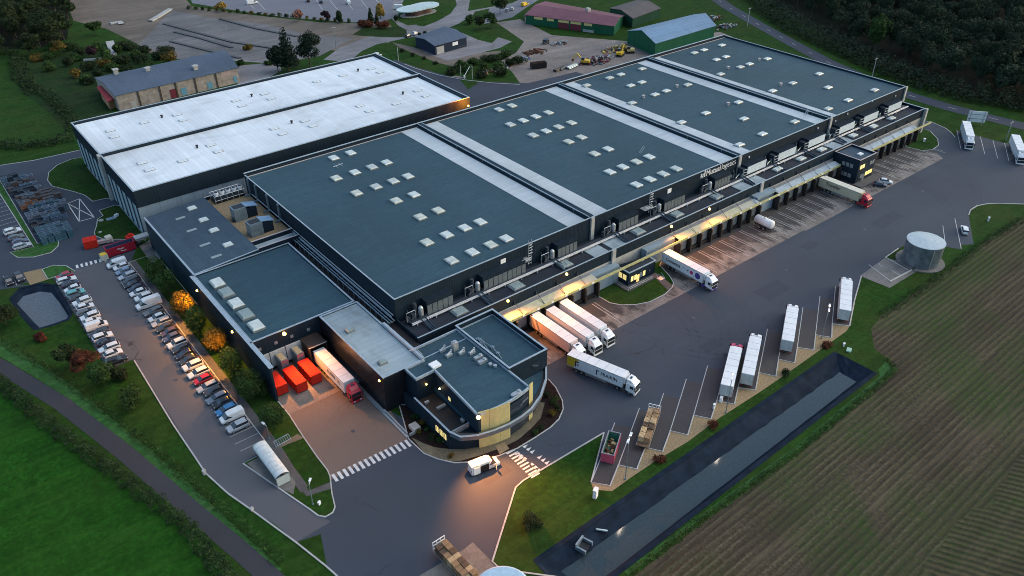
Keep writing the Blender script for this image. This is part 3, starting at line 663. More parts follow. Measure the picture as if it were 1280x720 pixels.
# ------------------------------------------------------------------ basins
def basin(rim, wz, inset, name, lip=.0, mw='water', rz=.03):
    cx = sum(p[0] for p in rim)/len(rim); cy = sum(p[1] for p in rim)/len(rim); n = len(rim); bot = inset
    mb = MB(); N = 14 if n == 4 else 1
    for i in range(n):
        a, b, c, d = rim[i], rim[(i+1) % n], bot[(i+1) % n], bot[i]
        K = 30 if hypot(b[0]-a[0], b[1]-a[1]) > 30 else (8 if n == 4 else 1); R = 4
        P = []
        for r in range(R+1):
            for k in range(K+1):
                s, t = k/K, r/R
                x = (a[0]*(1-s)+b[0]*s)*(1-t)+(d[0]*(1-s)+c[0]*s)*t; y = (a[1]*(1-s)+b[1]*s)*(1-t)+(d[1]*(1-s)+c[1]*s)*t
                z = rz*(1-t)+(wz-.4)*t
                if 0 < k < K and 0 < r: z += random.uniform(-.13, .13); x += random.uniform(-.12, .12)
                P.append((x, y, z))
        mb.add(P, [[r*(K+1)+k, r*(K+1)+k+1, (r+1)*(K+1)+k+1, (r+1)*(K+1)+k] for r in range(R) for k in range(K)])
    ring = rim+[rim[0]]
    ribbon(mb, ring, .9, rz+.01, 0, 0)
    mb.quad([(x, y, wz-.4) for x, y in bot], 0)
    tag(mb.build('basin_liner', ['liner']), kind='structure')
    g = []
    for i in range(n):
        t = (rz-wz)/(rz-wz+.4); g.append((rim[i][0]*(1-t)+bot[i][0]*t, rim[i][1]*(1-t)+bot[i][1]*t))
    sheet(name, g, wz, mw)
basin(POND, -1.7, [(60.0, 57.2), (60.0, 61.6), (140.4, 62.0), (140.2, 59.0)], 'water')
spb = GP([(22,377),(29,369),(48,363.5),(61,365),(72,377),(82,391),(78,397),(64,402),(52,406),(38,392)])
basin(SP, -.9, spb, 'water', mw='water_still')
# ================================================================== BUILDINGS
def ringwall(mb, x0, y0, x1, y1, z0, z1, t=.35, m=0, sides='SNEW'):
    if 'S' in sides: mb.box(x0, y0, z0, x1, y0+t, z1, m)
    if 'N' in sides: mb.box(x0, y1-t, z0, x1, y1, z1, m)
    if 'W' in sides: mb.box(x0, y0+t, z0, x0+t, y1-t, z1, m)
    if 'E' in sides: mb.box(x1-t, y0+t, z0, x1, y1-t, z1, m)
def ringcap(mb, x0, y0, x1, y1, z, t=.5, h=.12, m=0, sides='SNEW', e=.06):
    x0 -= e; y0 -= e; x1 += e; y1 += e
    if 'S' in sides: mb.box(x0, y0, z, x1, y0+t, z+h, m)
    if 'N' in sides: mb.box(x0, y1-t, z, x1, y1, z+h, m)
    if 'W' in sides: mb.box(x0, y0+t, z, x0+t, y1-t, z+h, m)
    if 'E' in sides: mb.box(x1-t, y0+t, z, x1, y1-t, z+h, m)
def rooflight(name, o, par, x, y, z, lx, ly, mat='skylight', h=.45):
    a = MB(o); a.box(x-lx/2-.12, y-ly/2-.12, z, x+lx/2+.12, y+ly/2+.12, z+h*.6, 0)
    zz = z+h*.6
    a.add([(x-lx/2,y-ly/2,zz),(x+lx/2,y-ly/2,zz),(x+lx/2,y+ly/2,zz),(x-lx/2,y+ly/2,zz),(x-lx*.42,y-ly*.42,zz+h*.55),(x+lx*.42,y-ly*.42,zz+h*.55),(x+lx*.42,y+ly*.42,zz+h*.55),(x-lx*.42,y+ly*.42,zz+h*.55)],
          [[4,5,6,7],[0,1,5,4],[1,2,6,5],[2,3,7,6],[3,0,4,7]], 1)
    return a.build(name, ['kerb_frame', mat], par)

# ---- main warehouse -------------------------------------------------
O = (69.0, 128.3, 0); MW = thing('warehouse', 'long dark blue warehouse with four flat roof sections and pale strips', 'warehouse', O)
X0, X1, Y0, Y1, ZT, ZR = 69.0, 278.3, 128.3, 208.2, 14.0, 13.3
mb = MB(O); ringwall(mb, X0, Y0, X1, Y1, 0, ZT-.12, .4); mb.build('wall', ['clad_dark'], MW)
# taller rear parapet, seen from inside
mb = MB(O); mb.box(X0, Y1-.02, 13.6, X1, Y1+.38, 14.25); mb.build('rear_parapet', ['clad_dark'], MW)
FW = [127.5, 186.4, 232.3]
sec = [X0+.4]+[v for f in FW for v in (f-.45, f+.45)]+[X1-.4]
for i in range(4):
    a, b = sec[2*i], sec[2*i+1]; mb = MB(O); mb.box(a, Y0+.4, 12.9, b, Y1-.4, ZR+.01*(i % 2)); mb.build('roof', ['roof_dark'], MW)
for f in FW:
    mb = MB(O); mb.box(f-.75, Y0+.4, 12.9, f+.85, Y1-.4, 14.15, 0); mb.box(f-.82, Y0+.4, 14.15, f-.62, Y1-.4, 14.25, 1); mb.box(f+.7, Y0+.4, 14.15, f+.92, Y1-.4, 14.25, 1)
    mb.box(f-1.5, Y0+.5, ZR+.02, f-.76, Y1-.5, ZR+.10, 0)
    mb.build('fire_wall', ['clad_teal', 'cap'], MW)
    mb = MB(O)
    for k in range(6): yy = Y0+6+k*13; mb.tube((f-.9, yy, ZR), (f-.9, yy, ZR+1.0), .05, 4)
    mb.tube((f-.9, Y0+4, ZR+.9), (f-.9, Y1-6, ZR+.9), .06, 4); mb.build('rail', ['steel'], MW)
    l = 5.3 if f < 200 else 4.6
    mb = MB(O); mb.box(f-2.0-l, Y0+.45, ZR+.02, f-1.52, Y1-.45, ZR+.09); mb.box(f+.95, Y0+.45, ZR+.02, f+6.4 if f < 200 else f+5.2, Y1-.45, ZR+.10); mb.build('roof_strip', ['roof_strip'], MW)
mb = MB(O); ringcap(mb, X0, Y0, X1, Y1, ZT-.12, .32, .12, 0, 'SWE'); mb.box(X0-.06, Y1-.1, 14.25, X1+.06, Y1+.42, 14.37, 0); mb.box(X0+.4, Y1-.75, ZR, X1-.4, Y1-.5, ZR+.14, 1); mb.build('parapet_cap', ['cap', 'cap_pink'], MW)
for x in FW+[X1-.35]:
    mb = MB(O); mb.box(x-.55, Y0-.5, 7.6, x+.55, Y0-.01, 14.05); mb.build('pier', ['concrete_wall'], MW)
S1 = [(x, y) for y, xs in ((203.3,(94.4,100)),(190.7,(88.4,94.4,99.9,104.8)),(179,(88.4,94.4,99.9,104.7)),(168.4,(94.3,99.9)),(156.8,(94.3,99.8)),(145,(88.4,94.3,99.8,104.6)),(134.3,(88.3,94.3,99.7,104.5))) for x in xs]
S2 = [(x, y) for y, xs in ((202.8,(155.4,160.9)),(190.3,(150.3,155.6,160.9,166.3)),(179,(150.3,155.5,160.9,166.2)),(168.4,(155.4,160.9)),(156.9,(155.4,160.9)),(145.2,(150.2,155.5,160.9,166.4)),(134.8,(150.3,155.6,160.9,166.2))) for x in xs]
S3 = [(193.6,201.3),(205.5,201.8),(211.3,201.8),(221.9,201.3),(205.6,191.2),(211.1,191.1),(205.5,179.5),(211.2,179.5),(221.7,178.9),(193.6,178.9),(193.5,156.9),(205.6,157.1),(221.7,156.6),(211.2,146.1),(221.6,134.3),(205.6,134.7),(193.6,134)]
S4 = [(251.6,201.6),(257.4,201.6),(267.7,201.1),(251.6,190.6),(257.2,190.6),(251.6,179.3),(257.1,179.3),(267.4,178.8),(239.6,178.8),(239.6,156),(251.7,156.3),(267.5,156.1),(257.4,145.7),(251.7,134.3),(267.5,134),(239.7,134)]
for x, y in S1+S2: rooflight('skylight', O, MW, x+random.uniform(-.08,.08), y, ZR, 2.45, 3.0, random.choice(['skylight', 'skylight', 'skylight_dull', 'skylight_aged']), .45)
for x, y in S3+S4: rooflight('skylight', O, MW, x, y, ZR, 3.0, 1.9, random.choice(['skylight', 'skylight', 'skylight_dull']), .5)
for x, y in ((200.4,180.1),(217.1,179.8),(217.3,157.4),(246.9,181.2),(263.6,179.7),(246.7,157.7)):
    mb = MB(O); mb.cyl(x, y, ZR, ZR+.8, .38, 8); mb.cyl(x, y, ZR+.8, ZR+1.05, .6, 8); mb.build('roof_vent', ['cap_pink'], MW)
# aerial on the first roof
mb = MB(O); x, y = G(423, 208, ZR); mb.tube((x,y,ZR),(x,y,ZR+1.2),.05,4); mb.tube((x-1.6,y,ZR+.3),(x+1.6,y+.4,ZR+.3),.07,4); mb.tube((x-.8,y-1,ZR+.3),(x-.6,y+1,ZR+.3),.07,4); mb.tube((x+.8,y-1,ZR+.3),(x+.9,y+1,ZR+.3),.07,4); mb.build('aerial', ['steel'], MW)
# ladders at the fire walls
for px, py in ((806,187),(1011,141)):
    x, y = G(px, py, 14); mb = MB(O)
    for d in (0, .7): mb.tube((x-1.6, y+d, ZR), (x, y+d, 15), .09, 4)
    for k in range(5): mb.tube((x-1.6+.35*k, y, ZR+.38*k), (x-1.6+.35*k, y+.7, ZR+.38*k), .06, 4)
    mb.build('ladder', ['steel'], MW)
# side drains on the left wall
for y in (205.5, 200.5, 193.0, 186.0):
    mb = MB(O); mb.box(68.55, y-.28, 8.8, 68.99, y+.28, 13.8); mb.box(67.2, y-.3, 8.8, 68.6, y+.3, 9.2); mb.build('drain_pipe', ['galv'], MW)
mb = MB(O); mb.tube((68.7,129,9.6),(68.7,204,9.6),.16,5); mb.tube((68.3,129,9.3),(68.3,180,9.3),.12,5); mb.build('pipe', ['steel'], MW)
# plant along the front
units = [(75.6,82.6,0),(91.2,103.8,0),(114.0,120.4,0),(135.0,142.2,0),(152.2,160.5,0),(173.2,180.0,0),(187.2,196.2,1),(202.0,211.0,1),(217.4,226.4,1),(234.2,243.0,1),(248.4,257.2,1),(263.4,272.2,1)]
for a, b, k in units:
    if k:
        mb = MB(O); mb.box(a, 125.6, 8.6, b, 128.28, 11.3, 0); mb.box(a-1.4, 126.0, 8.6, a-.02, 127.9, 10.6, 1)
        u = mb.build('condenser', ['clad_dark', 'steel_dark'], MW)
        mb = MB(O); mb.box(a+.12, 125.45, 8.7, b-.12, 125.59, 11.05, 0); mb.build('grille', ['panel_front'], u)
        mb = MB(O)
        for q in (8.7, 9.6, 10.5): mb.tube((a-1.5, 125.7, q), (a+.1, 125.5, q), .07, 4)
        mb.tube((a-1.5,125.7,8.2),(a-1.5,125.7,10.6),.08,4); mb.build('frame', ['steel'], u)
    else:
        mb = MB(O); mb.box(a, 126.0, 9.9, b, 128.28, 11.6, 0); mb.box(a, 126.9, 8.1, b, 128.28, 9.9, 0)
        u = mb.build('evaporator', ['clad_dark'], MW)
        n = max(5, int((b-a)/1.3)); mb = MB(O)
        for i in range(n):
            xa = a+(b-a)*i/n; mb.box(xa+.08, 125.85, 8.2, xa+(b-a)/n-.08, 126.0, 10.6, 0)
        mb.build('grille', ['steel_panel'], u)
        mb = MB(O); mb.cyl(a-1.2, 126.7, 8.4, 10.2, .62, 10, 0); mb.ball((a-1.2, 126.7, 10.2), .6, 0); mb.cyl(a-2.3, 127.3, 8.2, 11.6, .45, 8, 1); mb.box(a-3.6, 126.4, 8.2, a-2.9, 127.8, 9.6, 1); mb.build('cooling_tank', ['steel', 'steel_dark'], u)
        mb = MB(O); mb.tube((a-3.0,126,8.6),(a-3.0,126,10.9),.07,4); mb.tube((a-3.0,126,10.9),(a-5.2,126,10.9),.07,4); mb.tube((a-5.2,126,10.9),(a-5.2,126,8.6),.07,4); mb.build('frame', ['steel'], u)
# roof access cages
for px, py in ((662,308),(814,243)):
    x, z = GY(px, py, 127.6); mb = MB(O)
    for d in (-.5, .5):
        mb.tube((x+d, 127.5, 8.5), (x+d, 127.5, 15.4), .09, 4)
    for k in range(9): mb.tube((x-.5, 127.5, 9+k*.7), (x+.5, 127.5, 9+k*.7), .05, 4)
    for k in range(4): mb.tube((x-.5, 127.1, 12+k*.8), (x+.5, 127.1, 12+k*.8), .06, 4)
    mb.box(x-3.4, 126.2, 10.6, x-.5, 128.2, 10.7)
    for q in (11.1, 11.6): mb.tube((x-3.4,126.2,q),(x-.5,126.2,q),.05,4)
    for q in (-3.4,-2.4,-1.4,-.5): mb.tube((x+q,126.2,10.6),(x+q,126.2,11.7),.05,4)
    mb.build('ladder_cage', ['steel'], MW)
for px, py in ((936,196),(1022,160),(1044,151),(1059,142),(1090,126),(1119,120)):
    x, z = GY(px, py, 128.2); mb = MB(O); mb.cyl(x, 128.05, z-.3, z+.2, .2, 8); mb.build('alarm_lamp', ['white_paint'], MW)
for px, py in ((629,327.5),(836.7,239.2)):
    x, z = GY(px, py, 128.2); mb = MB(O); mb.box(x-.75, 128.15, z-.8, x+.75, 128.29, z+.8); mb.build('sign_plate', ['white_paint'], MW)
# the name on the wall
Mx = Matrix.Translation((171.6-O[0], -.06, 11.95)) @ Matrix.Rotation(pi/2, 4, 'X')
text('Mutual', 2.45, 'text_white', 'sign_letters', MW, Mx, .04, .035, 0, .96)
Mx = Matrix.Translation((178.35-O[0], -.06, 11.95)) @ Matrix.Rotation(pi/2, 4, 'X')
text('logistics', 2.45, 'text_white', 'sign_letters', MW, Mx, .04, -.012, 0, .84)
mb = MB(O)
for k in range(3): mb.box(169.3+.75*k, 128.17, 12.0, 169.3+.75*k+.42, 128.29, 13.3+.35*k-(.5 if k == 1 else 0))
mb.build('emblem', ['text_white'], MW)

# ---- loading dock block ----------------------------------------------
O = (69.0, 119.6, 0); DK = thing('loading_dock', 'low dark loading dock block with parapet, rooflights and canopied lorry doors', 'loading dock', O)
mb = MB(O); DX0, DX1 = 69.0, 277.7
mb.box(DX0, 119.6, 5.7, DX1, 119.95, 8.58); mb.box(DX1-.35, 119.95, 0, DX1, 128.25, 8.58); mb.box(DX0, 119.95, 0, DX0+.35, 128.25, 8.58); mb.build('parapet', ['clad_dark'], DK)
mb = MB(O); mb.box(DX0, 119.7, 0, DX1-.4, 119.94, 5.69); mb.build('wall', ['concrete_wall'], DK)
mb = MB(O); mb.box(DX0+.35, 119.95, 7.2, DX1-.35, 128.28, 7.6); mb.build('roof', ['roof_dock'], DK)
mb = MB(O); mb.box(DX0-.05, 119.54, 8.58, DX1+.05, 119.84, 8.7); mb.box(DX1-.4, 119.9, 8.58, DX1+.05, 128.2, 8.7); mb.build('parapet_cap', ['cap'], DK)
for x in (126.9, 186.5, 277.6):
    mb = MB(O); mb.box(x-.6, 119.1 if x < 270 else 118.6, 3.4 if x < 270 else 0, x+.6, 119.58, 8.75); mb.build('pier', ['concrete_wall'], DK)
for x in (82.2, 98.6, 113.8, 139.3, 154.2, 170.8, 198.9, 210.6, 221.5, 239.0, 251, 262.1): rooflight('skylight', O, DK, x, 123.0, 7.6, 3.2, 1.9 if x > 190 else 2.7, 'skylight_grey' if x < 190 else 'skylight', .6)
for x in (124.3, 130.6, 181.8, 188.4, 227.5, 233.6): mb = MB(O); mb.box(x-2.4, 120.8, 7.6, x+2.4, 125.0, 7.75); mb.build('roof_pad', ['roof_grey'], DK)
mb = MB(O)
for yy, zz in ((124.7, 8.3), (125.1, 8.3), (125.0, 7.9)): mb.tube((71, yy, zz), (276, yy, zz), .15, 5)
for i in range(42): mb.box(72+4.9*i, 124.5, 7.6, 72.15+4.9*i, 125.3, 8.3)
mb.build('pipe', ['steel_pipe'], DK)
mb = MB(O); mb.box(71, 125.3, 8.1, 276, 126.6, 8.2); mb.build('walkway', ['steel_dark'], DK)
for a, b, k in units:
    x = a-2.2 if not k else a-2.6
    mb = MB(O)
    for d in (0, 1.1):
        mb.add([(x+d,125.3,8.3),(x+d,121.2,7.65),(x+d,121.2,7.95),(x+d,125.3,8.75),(x+d+.12,125.3,8.3),(x+d+.12,121.2,7.65),(x+d+.12,121.2,7.95),(x+d+.12,125.3,8.75)], [[0,1,2,3],[7,6,5,4],[3,2,6,7],[0,4,5,1]])
    for q in range(9): t = q/8; mb.box(x+.12, 125.2-4*t-.1, 8.35-.65*t, x+1.1, 125.2-4*t+.2, 8.42-.65*t)
    for d in (0, 1.2): mb.tube((x+d,125.3,9.6),(x+d,121.4,8.8),.05,4); mb.tube((x+d,121.4,8.8),(x+d,121.4,7.7),.05,4)
    mb.build('stair', ['roof_slate'], DK)
    mb = MB(O)
    for q in range(random.randint(3, 6)):
        xx = a-4.5+random.uniform(-1, 3); yy = random.uniform(125.8, 127.6); h = random.uniform(.4, 1.6)
        mb.box(xx, yy, 8.2, xx+random.uniform(.3, .9), yy+random.uniform(.3, .8), 8.2+h)
    mb.tube((a-4,126.3,8.5),(a-1,126.9,9.3),.12,5); mb.tube((a-4,127,9.2),(a-4.5,127,11),.1,5)
    mb.build('pipework', ['steel_dark' if not k else 'galv'], DK)
# door recess, posts, doors, beam and canopy
def dock_run(x0, x1, warm, n0):
    n = max(1, round((x1-x0)/4.35)); p = (x1-x0)/n
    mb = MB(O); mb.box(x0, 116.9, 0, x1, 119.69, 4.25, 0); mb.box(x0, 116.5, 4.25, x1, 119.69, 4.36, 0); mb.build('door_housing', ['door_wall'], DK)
    for i in range(n+1):
        x = x0+p*i; mb = MB(O); mb.box(x-.2, 115.5, 0, x+.2, 116.88, 4.2); mb.build('post', ['post_dark'], DK)
    for i in range(n):
        xa, xb = x0+p*i+.75, x0+p*(i+1)-.75
        mb = MB(O); mb.box(xa, 116.62, 1.15, xb, 116.88, 3.9, 0); mb.box(xa-.2, 116.2, .3, xb+.2, 116.88, 1.1, 1); dr = mb.build('dock_door', ['door_grey', 'black'], DK)
        for q in (-.1, 0):
            pass
    mb = MB(O); mb.box(x0, 118.32, 4.4, x1, 119.68, 5.2, 0); mb.build('ledge', ['ledge_pale'], DK)
    k = 0; x = x0
    while x < x1-1:
        xe = min(x+6.5, x1); mb = MB(O)
        mb.add([(x+.06,118.3,5.45),(xe-.06,118.3,5.45),(xe-.06,116.3,4.98),(x+.06,116.3,4.98),(x+.06,118.3,5.38),(xe-.06,118.3,5.38),(xe-.06,116.3,4.91),(x+.06,116.3,4.91)], [[3,2,1,0],[4,5,6,7],[0,4,7,3],[1,2,6,5]])
        mb.build('awning', [random.choice(['awning_lamplit', 'awning_lamplit', 'awning_mid']) if warm and x < 172 else random.choice(['awning', 'awning', 'awning_mid'])], DK)
        mb = MB(O); mb.tube((x, 119.5, 6.9), (x, 116.3, 5.05), .07, 4); mb.box(x-.06, 119.3, 5.9, x+.06, 119.6, 7.0); mb.build('bracket', ['steel_dark'], DK)
        x = xe
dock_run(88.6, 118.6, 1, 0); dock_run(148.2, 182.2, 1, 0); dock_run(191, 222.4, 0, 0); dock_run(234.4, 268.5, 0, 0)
mb = MB(O); mb.box(182.4, 117.6, 0, 190.8, 119.5, 5.2, 0); mb.box(182.4, 117.2, 5.2, 190.8, 119.6, 5.9, 0); mb.build('pale_bay', ['panel_pale'], DK)
mb = MB(O); mb.box(88.4, 116.05, 4.35, 222.4, 116.28, 5.02, 0); mb.box(234.0, 116.05, 4.35, 277.4, 116.28, 5.02, 0); mb.build('canopy_beam', ['cream_beam'], DK)
mb = MB(O); mb.box(118.8, 117.5, 0, 127.3, 119.55, 5.0, 0); mb.box(137.2, 117.6, 0, 148.0, 119.5, 5.3, 0); mb.build('pale_wall', ['panel_pale'], DK)
for i in range(36):
    x = 90.8+4.35*i
    if 118 < x < 148 or x > 220: continue
    mb = MB(O); mb.box(x-.35, 115.98, 4.42, x+.35, 116.04, 4.95); mb.build('number_plate', ['white_paint'], DK)
# wall lamps of the docks
for px, py in ((633,370),(706.6,337.4),(838,277),(885.3,257)):
    x, z = GY(px, py, 119.4)
    mb = MB(O); mb.box(x-.3, 119.0, 8.3, x+.3, 119.55, 8.62, 1); mb.ball((x, 118.85, 8.35), .34, 0); l = mb.build('wall_lamp', ['lamp_orange', 'steel_dark'], DK)
    L_ = lamp('lamp_light', (x-O[0], 117.0-O[1], 9.0), 3300*(.7 if px > 700 and px < 720 else (.55 if px > 880 else 1)), (1.0, .30, .045), DK, .3, 150, (x-O[0], 105-O[1], -4)); L_.parent = DK

# ---- left (white roofed) warehouse ------------------------------------
O = (41.2, 216.5, 0); LW = thing('warehouse', 'white roofed warehouse with dark cladding band and pale blue glazed side', 'warehouse', O)
mb = MB(O); ringwall(mb, 41.2, 216.5, 153.4, 279.5, 9.3, 14.28, .4); mb.box(41.6, 246.6, 13.4, 153.0, 247.1, 14.75); mb.build('wall', ['clad_dark'], LW)
mb = MB(O); mb.box(41.35, 216.7, 0, 153.3, 217.0, 9.29, 0); mb.box(152.9, 217.0, 0, 153.3, 279.3, 9.29, 0); mb.box(41.35, 279.0, 0, 152.9, 279.3, 9.29, 0); mb.box(41.35, 217.0, 0, 41.7, 279.0, 9.29, 0); mb.build('lower_wall', ['panel_pale'], LW)
for i in range(13):
    y = 218.0+4.8*i
    if 243 < y < 247: continue
    mb = MB(O); mb.box(41.22, y, .8, 41.34, y+2.6, 9.2); w_ = mb.build('window', ['glass_pale'], LW)
    mb = MB(O); mb.box(41.1, y-.35, .4, 41.34, y-.12, 9.28); mb.build('fin', ['steel_dark'], LW)
mb = MB(O); mb.box(40.3, 246.0, 0, 41.19, 247.6, 14.6); mb.box(40.6, 248.0, 0, 41.19, 248.6, 12); mb.build('pier', ['concrete_wall'], LW)
mb = MB(O); mb.box(41.6, 216.9, 13.3, 153.0, 246.6, 13.75); mb.build('roof', ['roof_white'], LW)
mb = MB(O); mb.box(41.6, 247.1, 13.3, 153.0, 279.1, 13.75); mb.build('roof', ['roof_white'], LW)
mb = MB(O); ringcap(mb, 41.2, 216.5, 153.4, 279.5, 14.28, .45); mb.box(41.3, 246.5, 14.75, 153.2, 247.2, 14.85); mb.build('parapet_cap', ['cap'], LW)
mb = MB(O); mb.box(41.7, 278.2, 13.75, 152.9, 279.05, 14.27); mb.box(151.8, 217, 13.75, 152.95, 246, 14.2); mb.box(151.8, 247.6, 13.75, 152.95, 278, 14.2); mb.build('inner_parapet', ['clad_dark'], LW)
for x, y in ((49.4,266),(48.9,260),(59.9,266),(70.5,266),(70.4,260),(90.6,266),(90.3,260),(101,266),(100.8,260),(121,265.8),(131.5,265.7),(143.4,265.5),(144,260),
             (49.4,234.9),(49.5,228.8),(59,228.9),(69.7,234.7),(69.7,228.7),(90.2,234.6),(90.4,228.8),(100.6,234.3),(100.7,228.7),(121,234.7),(121,228.4),(131.4,228.6),(143.9,234.6),(143.3,228.5)):
    rooflight('skylight', O, LW, x, y, 13.75, 2.6, 1.7, 'skylight_white', .18)
for x, y in ((65.8,266.6),(96.6,266.4),(138.3,266.3),(65.8,235.3),(96.5,235.1),(138.2,234.9)):
    mb = MB(O); mb.cyl(x, y, 13.75, 14.4, .3, 8); mb.cyl(x, y, 14.4, 14.65, .45, 8); mb.build('flue', ['black'], LW)
mb = MB(O); mb.box(152.0, 216.1, 11.6, 152.6, 216.48, 12.0, 1); mb.ball((152.3, 215.9, 11.7), .3, 0); mb.build('wall_lamp', ['lamp_orange', 'steel_dark'], LW)
L_ = lamp('lamp_light', (151.2-O[0], 213.8-O[1], 13.0), 3000, (1.0, .22, .01), LW, .3); L_.parent = LW

# ---- shed A with sloping slate roof, cooling deck D --------------------
O = (40.8, 174.0, 0); SA = thing('storage_shed', 'low slate blue shed with four small rooflights in front of the white roofed warehouse', 'shed', O)
PA = [(40.8,174.0),(57.2,174.0),(57.2,210.3),(40.8,210.3)]
mb = MB(O); mb.prism(PA, 0, [8.85, 9.65, 9.65, 8.85]); mb.build('wall', ['clad_teal'], SA)
mb = MB(O); mb.add([(41.2,174.3,9.0),(57.4,174.3,9.82),(57.4,210.4,9.82),(41.2,210.4,9.0),(41.2,174.3,8.88),(57.4,174.3,9.7),(57.4,210.4,9.7),(41.2,210.4,8.88)], [[0,1,2,3],[7,6,5,4],[0,4,5,1],[1,5,6,2]]); mb.build('roof', ['roof_slate'], SA)
mb = MB(O); mb.box(40.7, 174.0, 8.86, 41.15, 210.4, 9.12, 0); mb.add([(40.8,173.9,9.0),(57.4,173.9,9.84),(57.4,174.25,9.84),(40.8,174.25,9.0),(40.8,173.9,8.9),(57.4,173.9,9.74),(57.4,174.25,9.74),(40.8,174.25,8.9)], [[0,1,2,3],[0,4,5,1]], 0); mb.build('roof_edge', ['cap'], SA)
for px, py, on in ((240,260.5,1),(254.5,275,1),(267.6,288,1),(285,306,1)):
    x, y = G(px, py, 9.6); rooflight('skylight', O, SA, x, y, 9.3, 2.3, 1.8, 'skylight', .6)
for px, py in ((230.5,271),(244.5,286),(261,304),(275.5,318.5)):
    x, y = G(px, py, 9.4); mb = MB(O); mb.box(x-2.3, y-.5, 9.22, x+2.3, y+.5, 9.42); mb.build('light_strip', ['skylight_grey'], SA)
mb = MB(O); mb.box(57.3, 174.2, 0, 68.6, 210.6, 8.6, 0); mb.build('deck_base', ['clad_dark'], SA)
mb = MB(O); mb.box(57.5, 178.4, 8.6, 68.5, 210.2, 8.75, 0); mb.build('deck', ['gravel_tan'], SA)
mb = MB(O); mb.box(57.5, 174.4, 8.6, 68.5, 178.0, 8.9, 0); mb.build('low_roof', ['roof_grey'], SA)
mb = MB(O); mb.box(57.4, 178.0, 8.6, 68.6, 178.3, 10.0, 1); mb.box(57.4, 178.0, 10.0, 68.6, 178.35, 10.12, 0); mb.box(57.4, 174.1, 9.9, 68.6, 174.4, 10.0, 0); mb.box(57.4, 174.1, 8.6, 68.6, 174.35, 9.9, 1)
mb.box(57.45, 210.3, 8.6, 68.6, 210.6, 9.6, 1); mb.box(57.45, 210.25, 9.6, 68.6, 210.65, 9.7, 0); mb.build('deck_wall', ['cap_pink', 'clad_dark'], SA)
mb = MB(O)
for i in range(6):
    x = 59+i*1.7; mb.tube((x,206,8.7),(x,206,11),.09,4); mb.tube((x,209.8,8.7),(x,209.8,11),.09,4); mb.tube((x,206,11),(x,209.8,11),.08,4)
mb.tube((59,206,11),(67.5,206,11),.09,4); mb.tube((59,209.8,11),(67.5,209.8,11),.09,4); mb.tube((59,206,9.7),(67.5,206,9.7),.06,4); mb.box(59, 206.2, 8.8, 67.5, 209.6, 9.9, 1)
mb.build('fan_frame', ['steel', 'black'], SA)
for i in range(5):
    mb = MB(O); mb.cyl(60+i*1.7, 207.4, 10.7, 11.6, .62, 10, 0); mb.cyl(60+i*1.7, 207.4, 11.6, 11.65, .5, 10, 1); mb.build('fan', ['white_paint', 'black'], SA)
for (px, py), L_ in (((303,276),3.2), ((323,295),3.4)):
    x, y = G(px, py, 8.75)
    mb = MB(O); mb.box(x-1.7, y, 8.75, x+1.7, y+3.0, 12.4, 0); mb.box(x-1.4, y+.3, 12.4, x+1.4, y+2.7, 12.45, 1); c_ = mb.build('cooling_tower', ['galv', 'black'], SA)
    mb = MB(O); mb.box(x+1.75, y+.4, 8.75, x+4.6, y+3.2, 11.6, 1); mb.add([(x+1.5,y+.3,12.5),(x+5,y+.3,11.7),(x+5,y+3.3,11.7),(x+1.5,y+3.3,12.5),(x+1.5,y+.3,12.3),(x+5,y+.3,11.5),(x+5,y+3.3,11.5),(x+1.5,y+3.3,12.3)], [[0,1,2,3],[0,4,5,1],[1,5,6,2],[7,6,5,4]], 0); mb.build('hood', ['roof_blue', 'clad_dark'], c_)
x, y = G(293, 277, 8.75); mb = MB(O); mb.box(x-.5, y-.4, 8.75, x+.5, y+.4, 9.6); mb.tube((x,y,9.5),(x-.5,y+.2,10.3),.12,5); mb.build('pump', ['steel_dark'], SA)
# ---- hall B with five large rooflights, dock C -------------------------
O = (40.4, 140.0, 0); HB = thing('low_warehouse', 'low dark hall with five large rooflights above the red container dock', 'warehouse', O)
mb = MB(O); ringwall(mb, 40.4, 140.0, 65.2, 173.8, 0, 8.9, .35); mb.box(39.9, 129.6, 0, 40.35, 173.8, 8.9); mb.build('wall', ['clad_dark'], HB)
mb = MB(O); mb.box(40.75, 140.35, 8.2, 64.9, 173.5, 8.62); mb.build('roof', ['roof_dark'], HB)
mb = MB(O); ringcap(mb, 40.4, 140.0, 65.2, 173.8, 8.9, .42, .12, 0, 'SNE'); mb.box(39.82, 129.5, 8.9, 40.8, 173.9, 9.02, 0); mb.box(40.95, 140.4, 8.62, 41.1, 173.5, 8.75, 0); mb.build('parapet_cap', ['cap'], HB)
for i, y in enumerate((166.9, 161.7, 156.0, 150.6, 145.1)): rooflight('skylight', O, HB, 43.9, y, 8.62, 2.7, 3.6, 'skylight' if i % 2 == 0 else 'skylight_grey', .8)
mb = MB(O); mb.box(65.3, 113, 0, 68.9, 174, 7.4, 0); mb.build('alley_roof', ['roof_black'], HB)
mb = MB(O)
for xx, zz in ((66.9, 9.0), (67.5, 9.0), (68.1, 9.2)): mb.tube((xx, 127.5, zz), (xx, 177, zz), .14, 5)
for i in range(20): mb.box(66.6, 128+2.5*i, 7.4, 66.75, 128.15+2.5*i, 9.2); mb.box(66.6, 128+2.5*i, 8.75, 68.3, 128.12+2.5*i, 8.85)
mb.build('pipe_rack', ['galv'], HB)
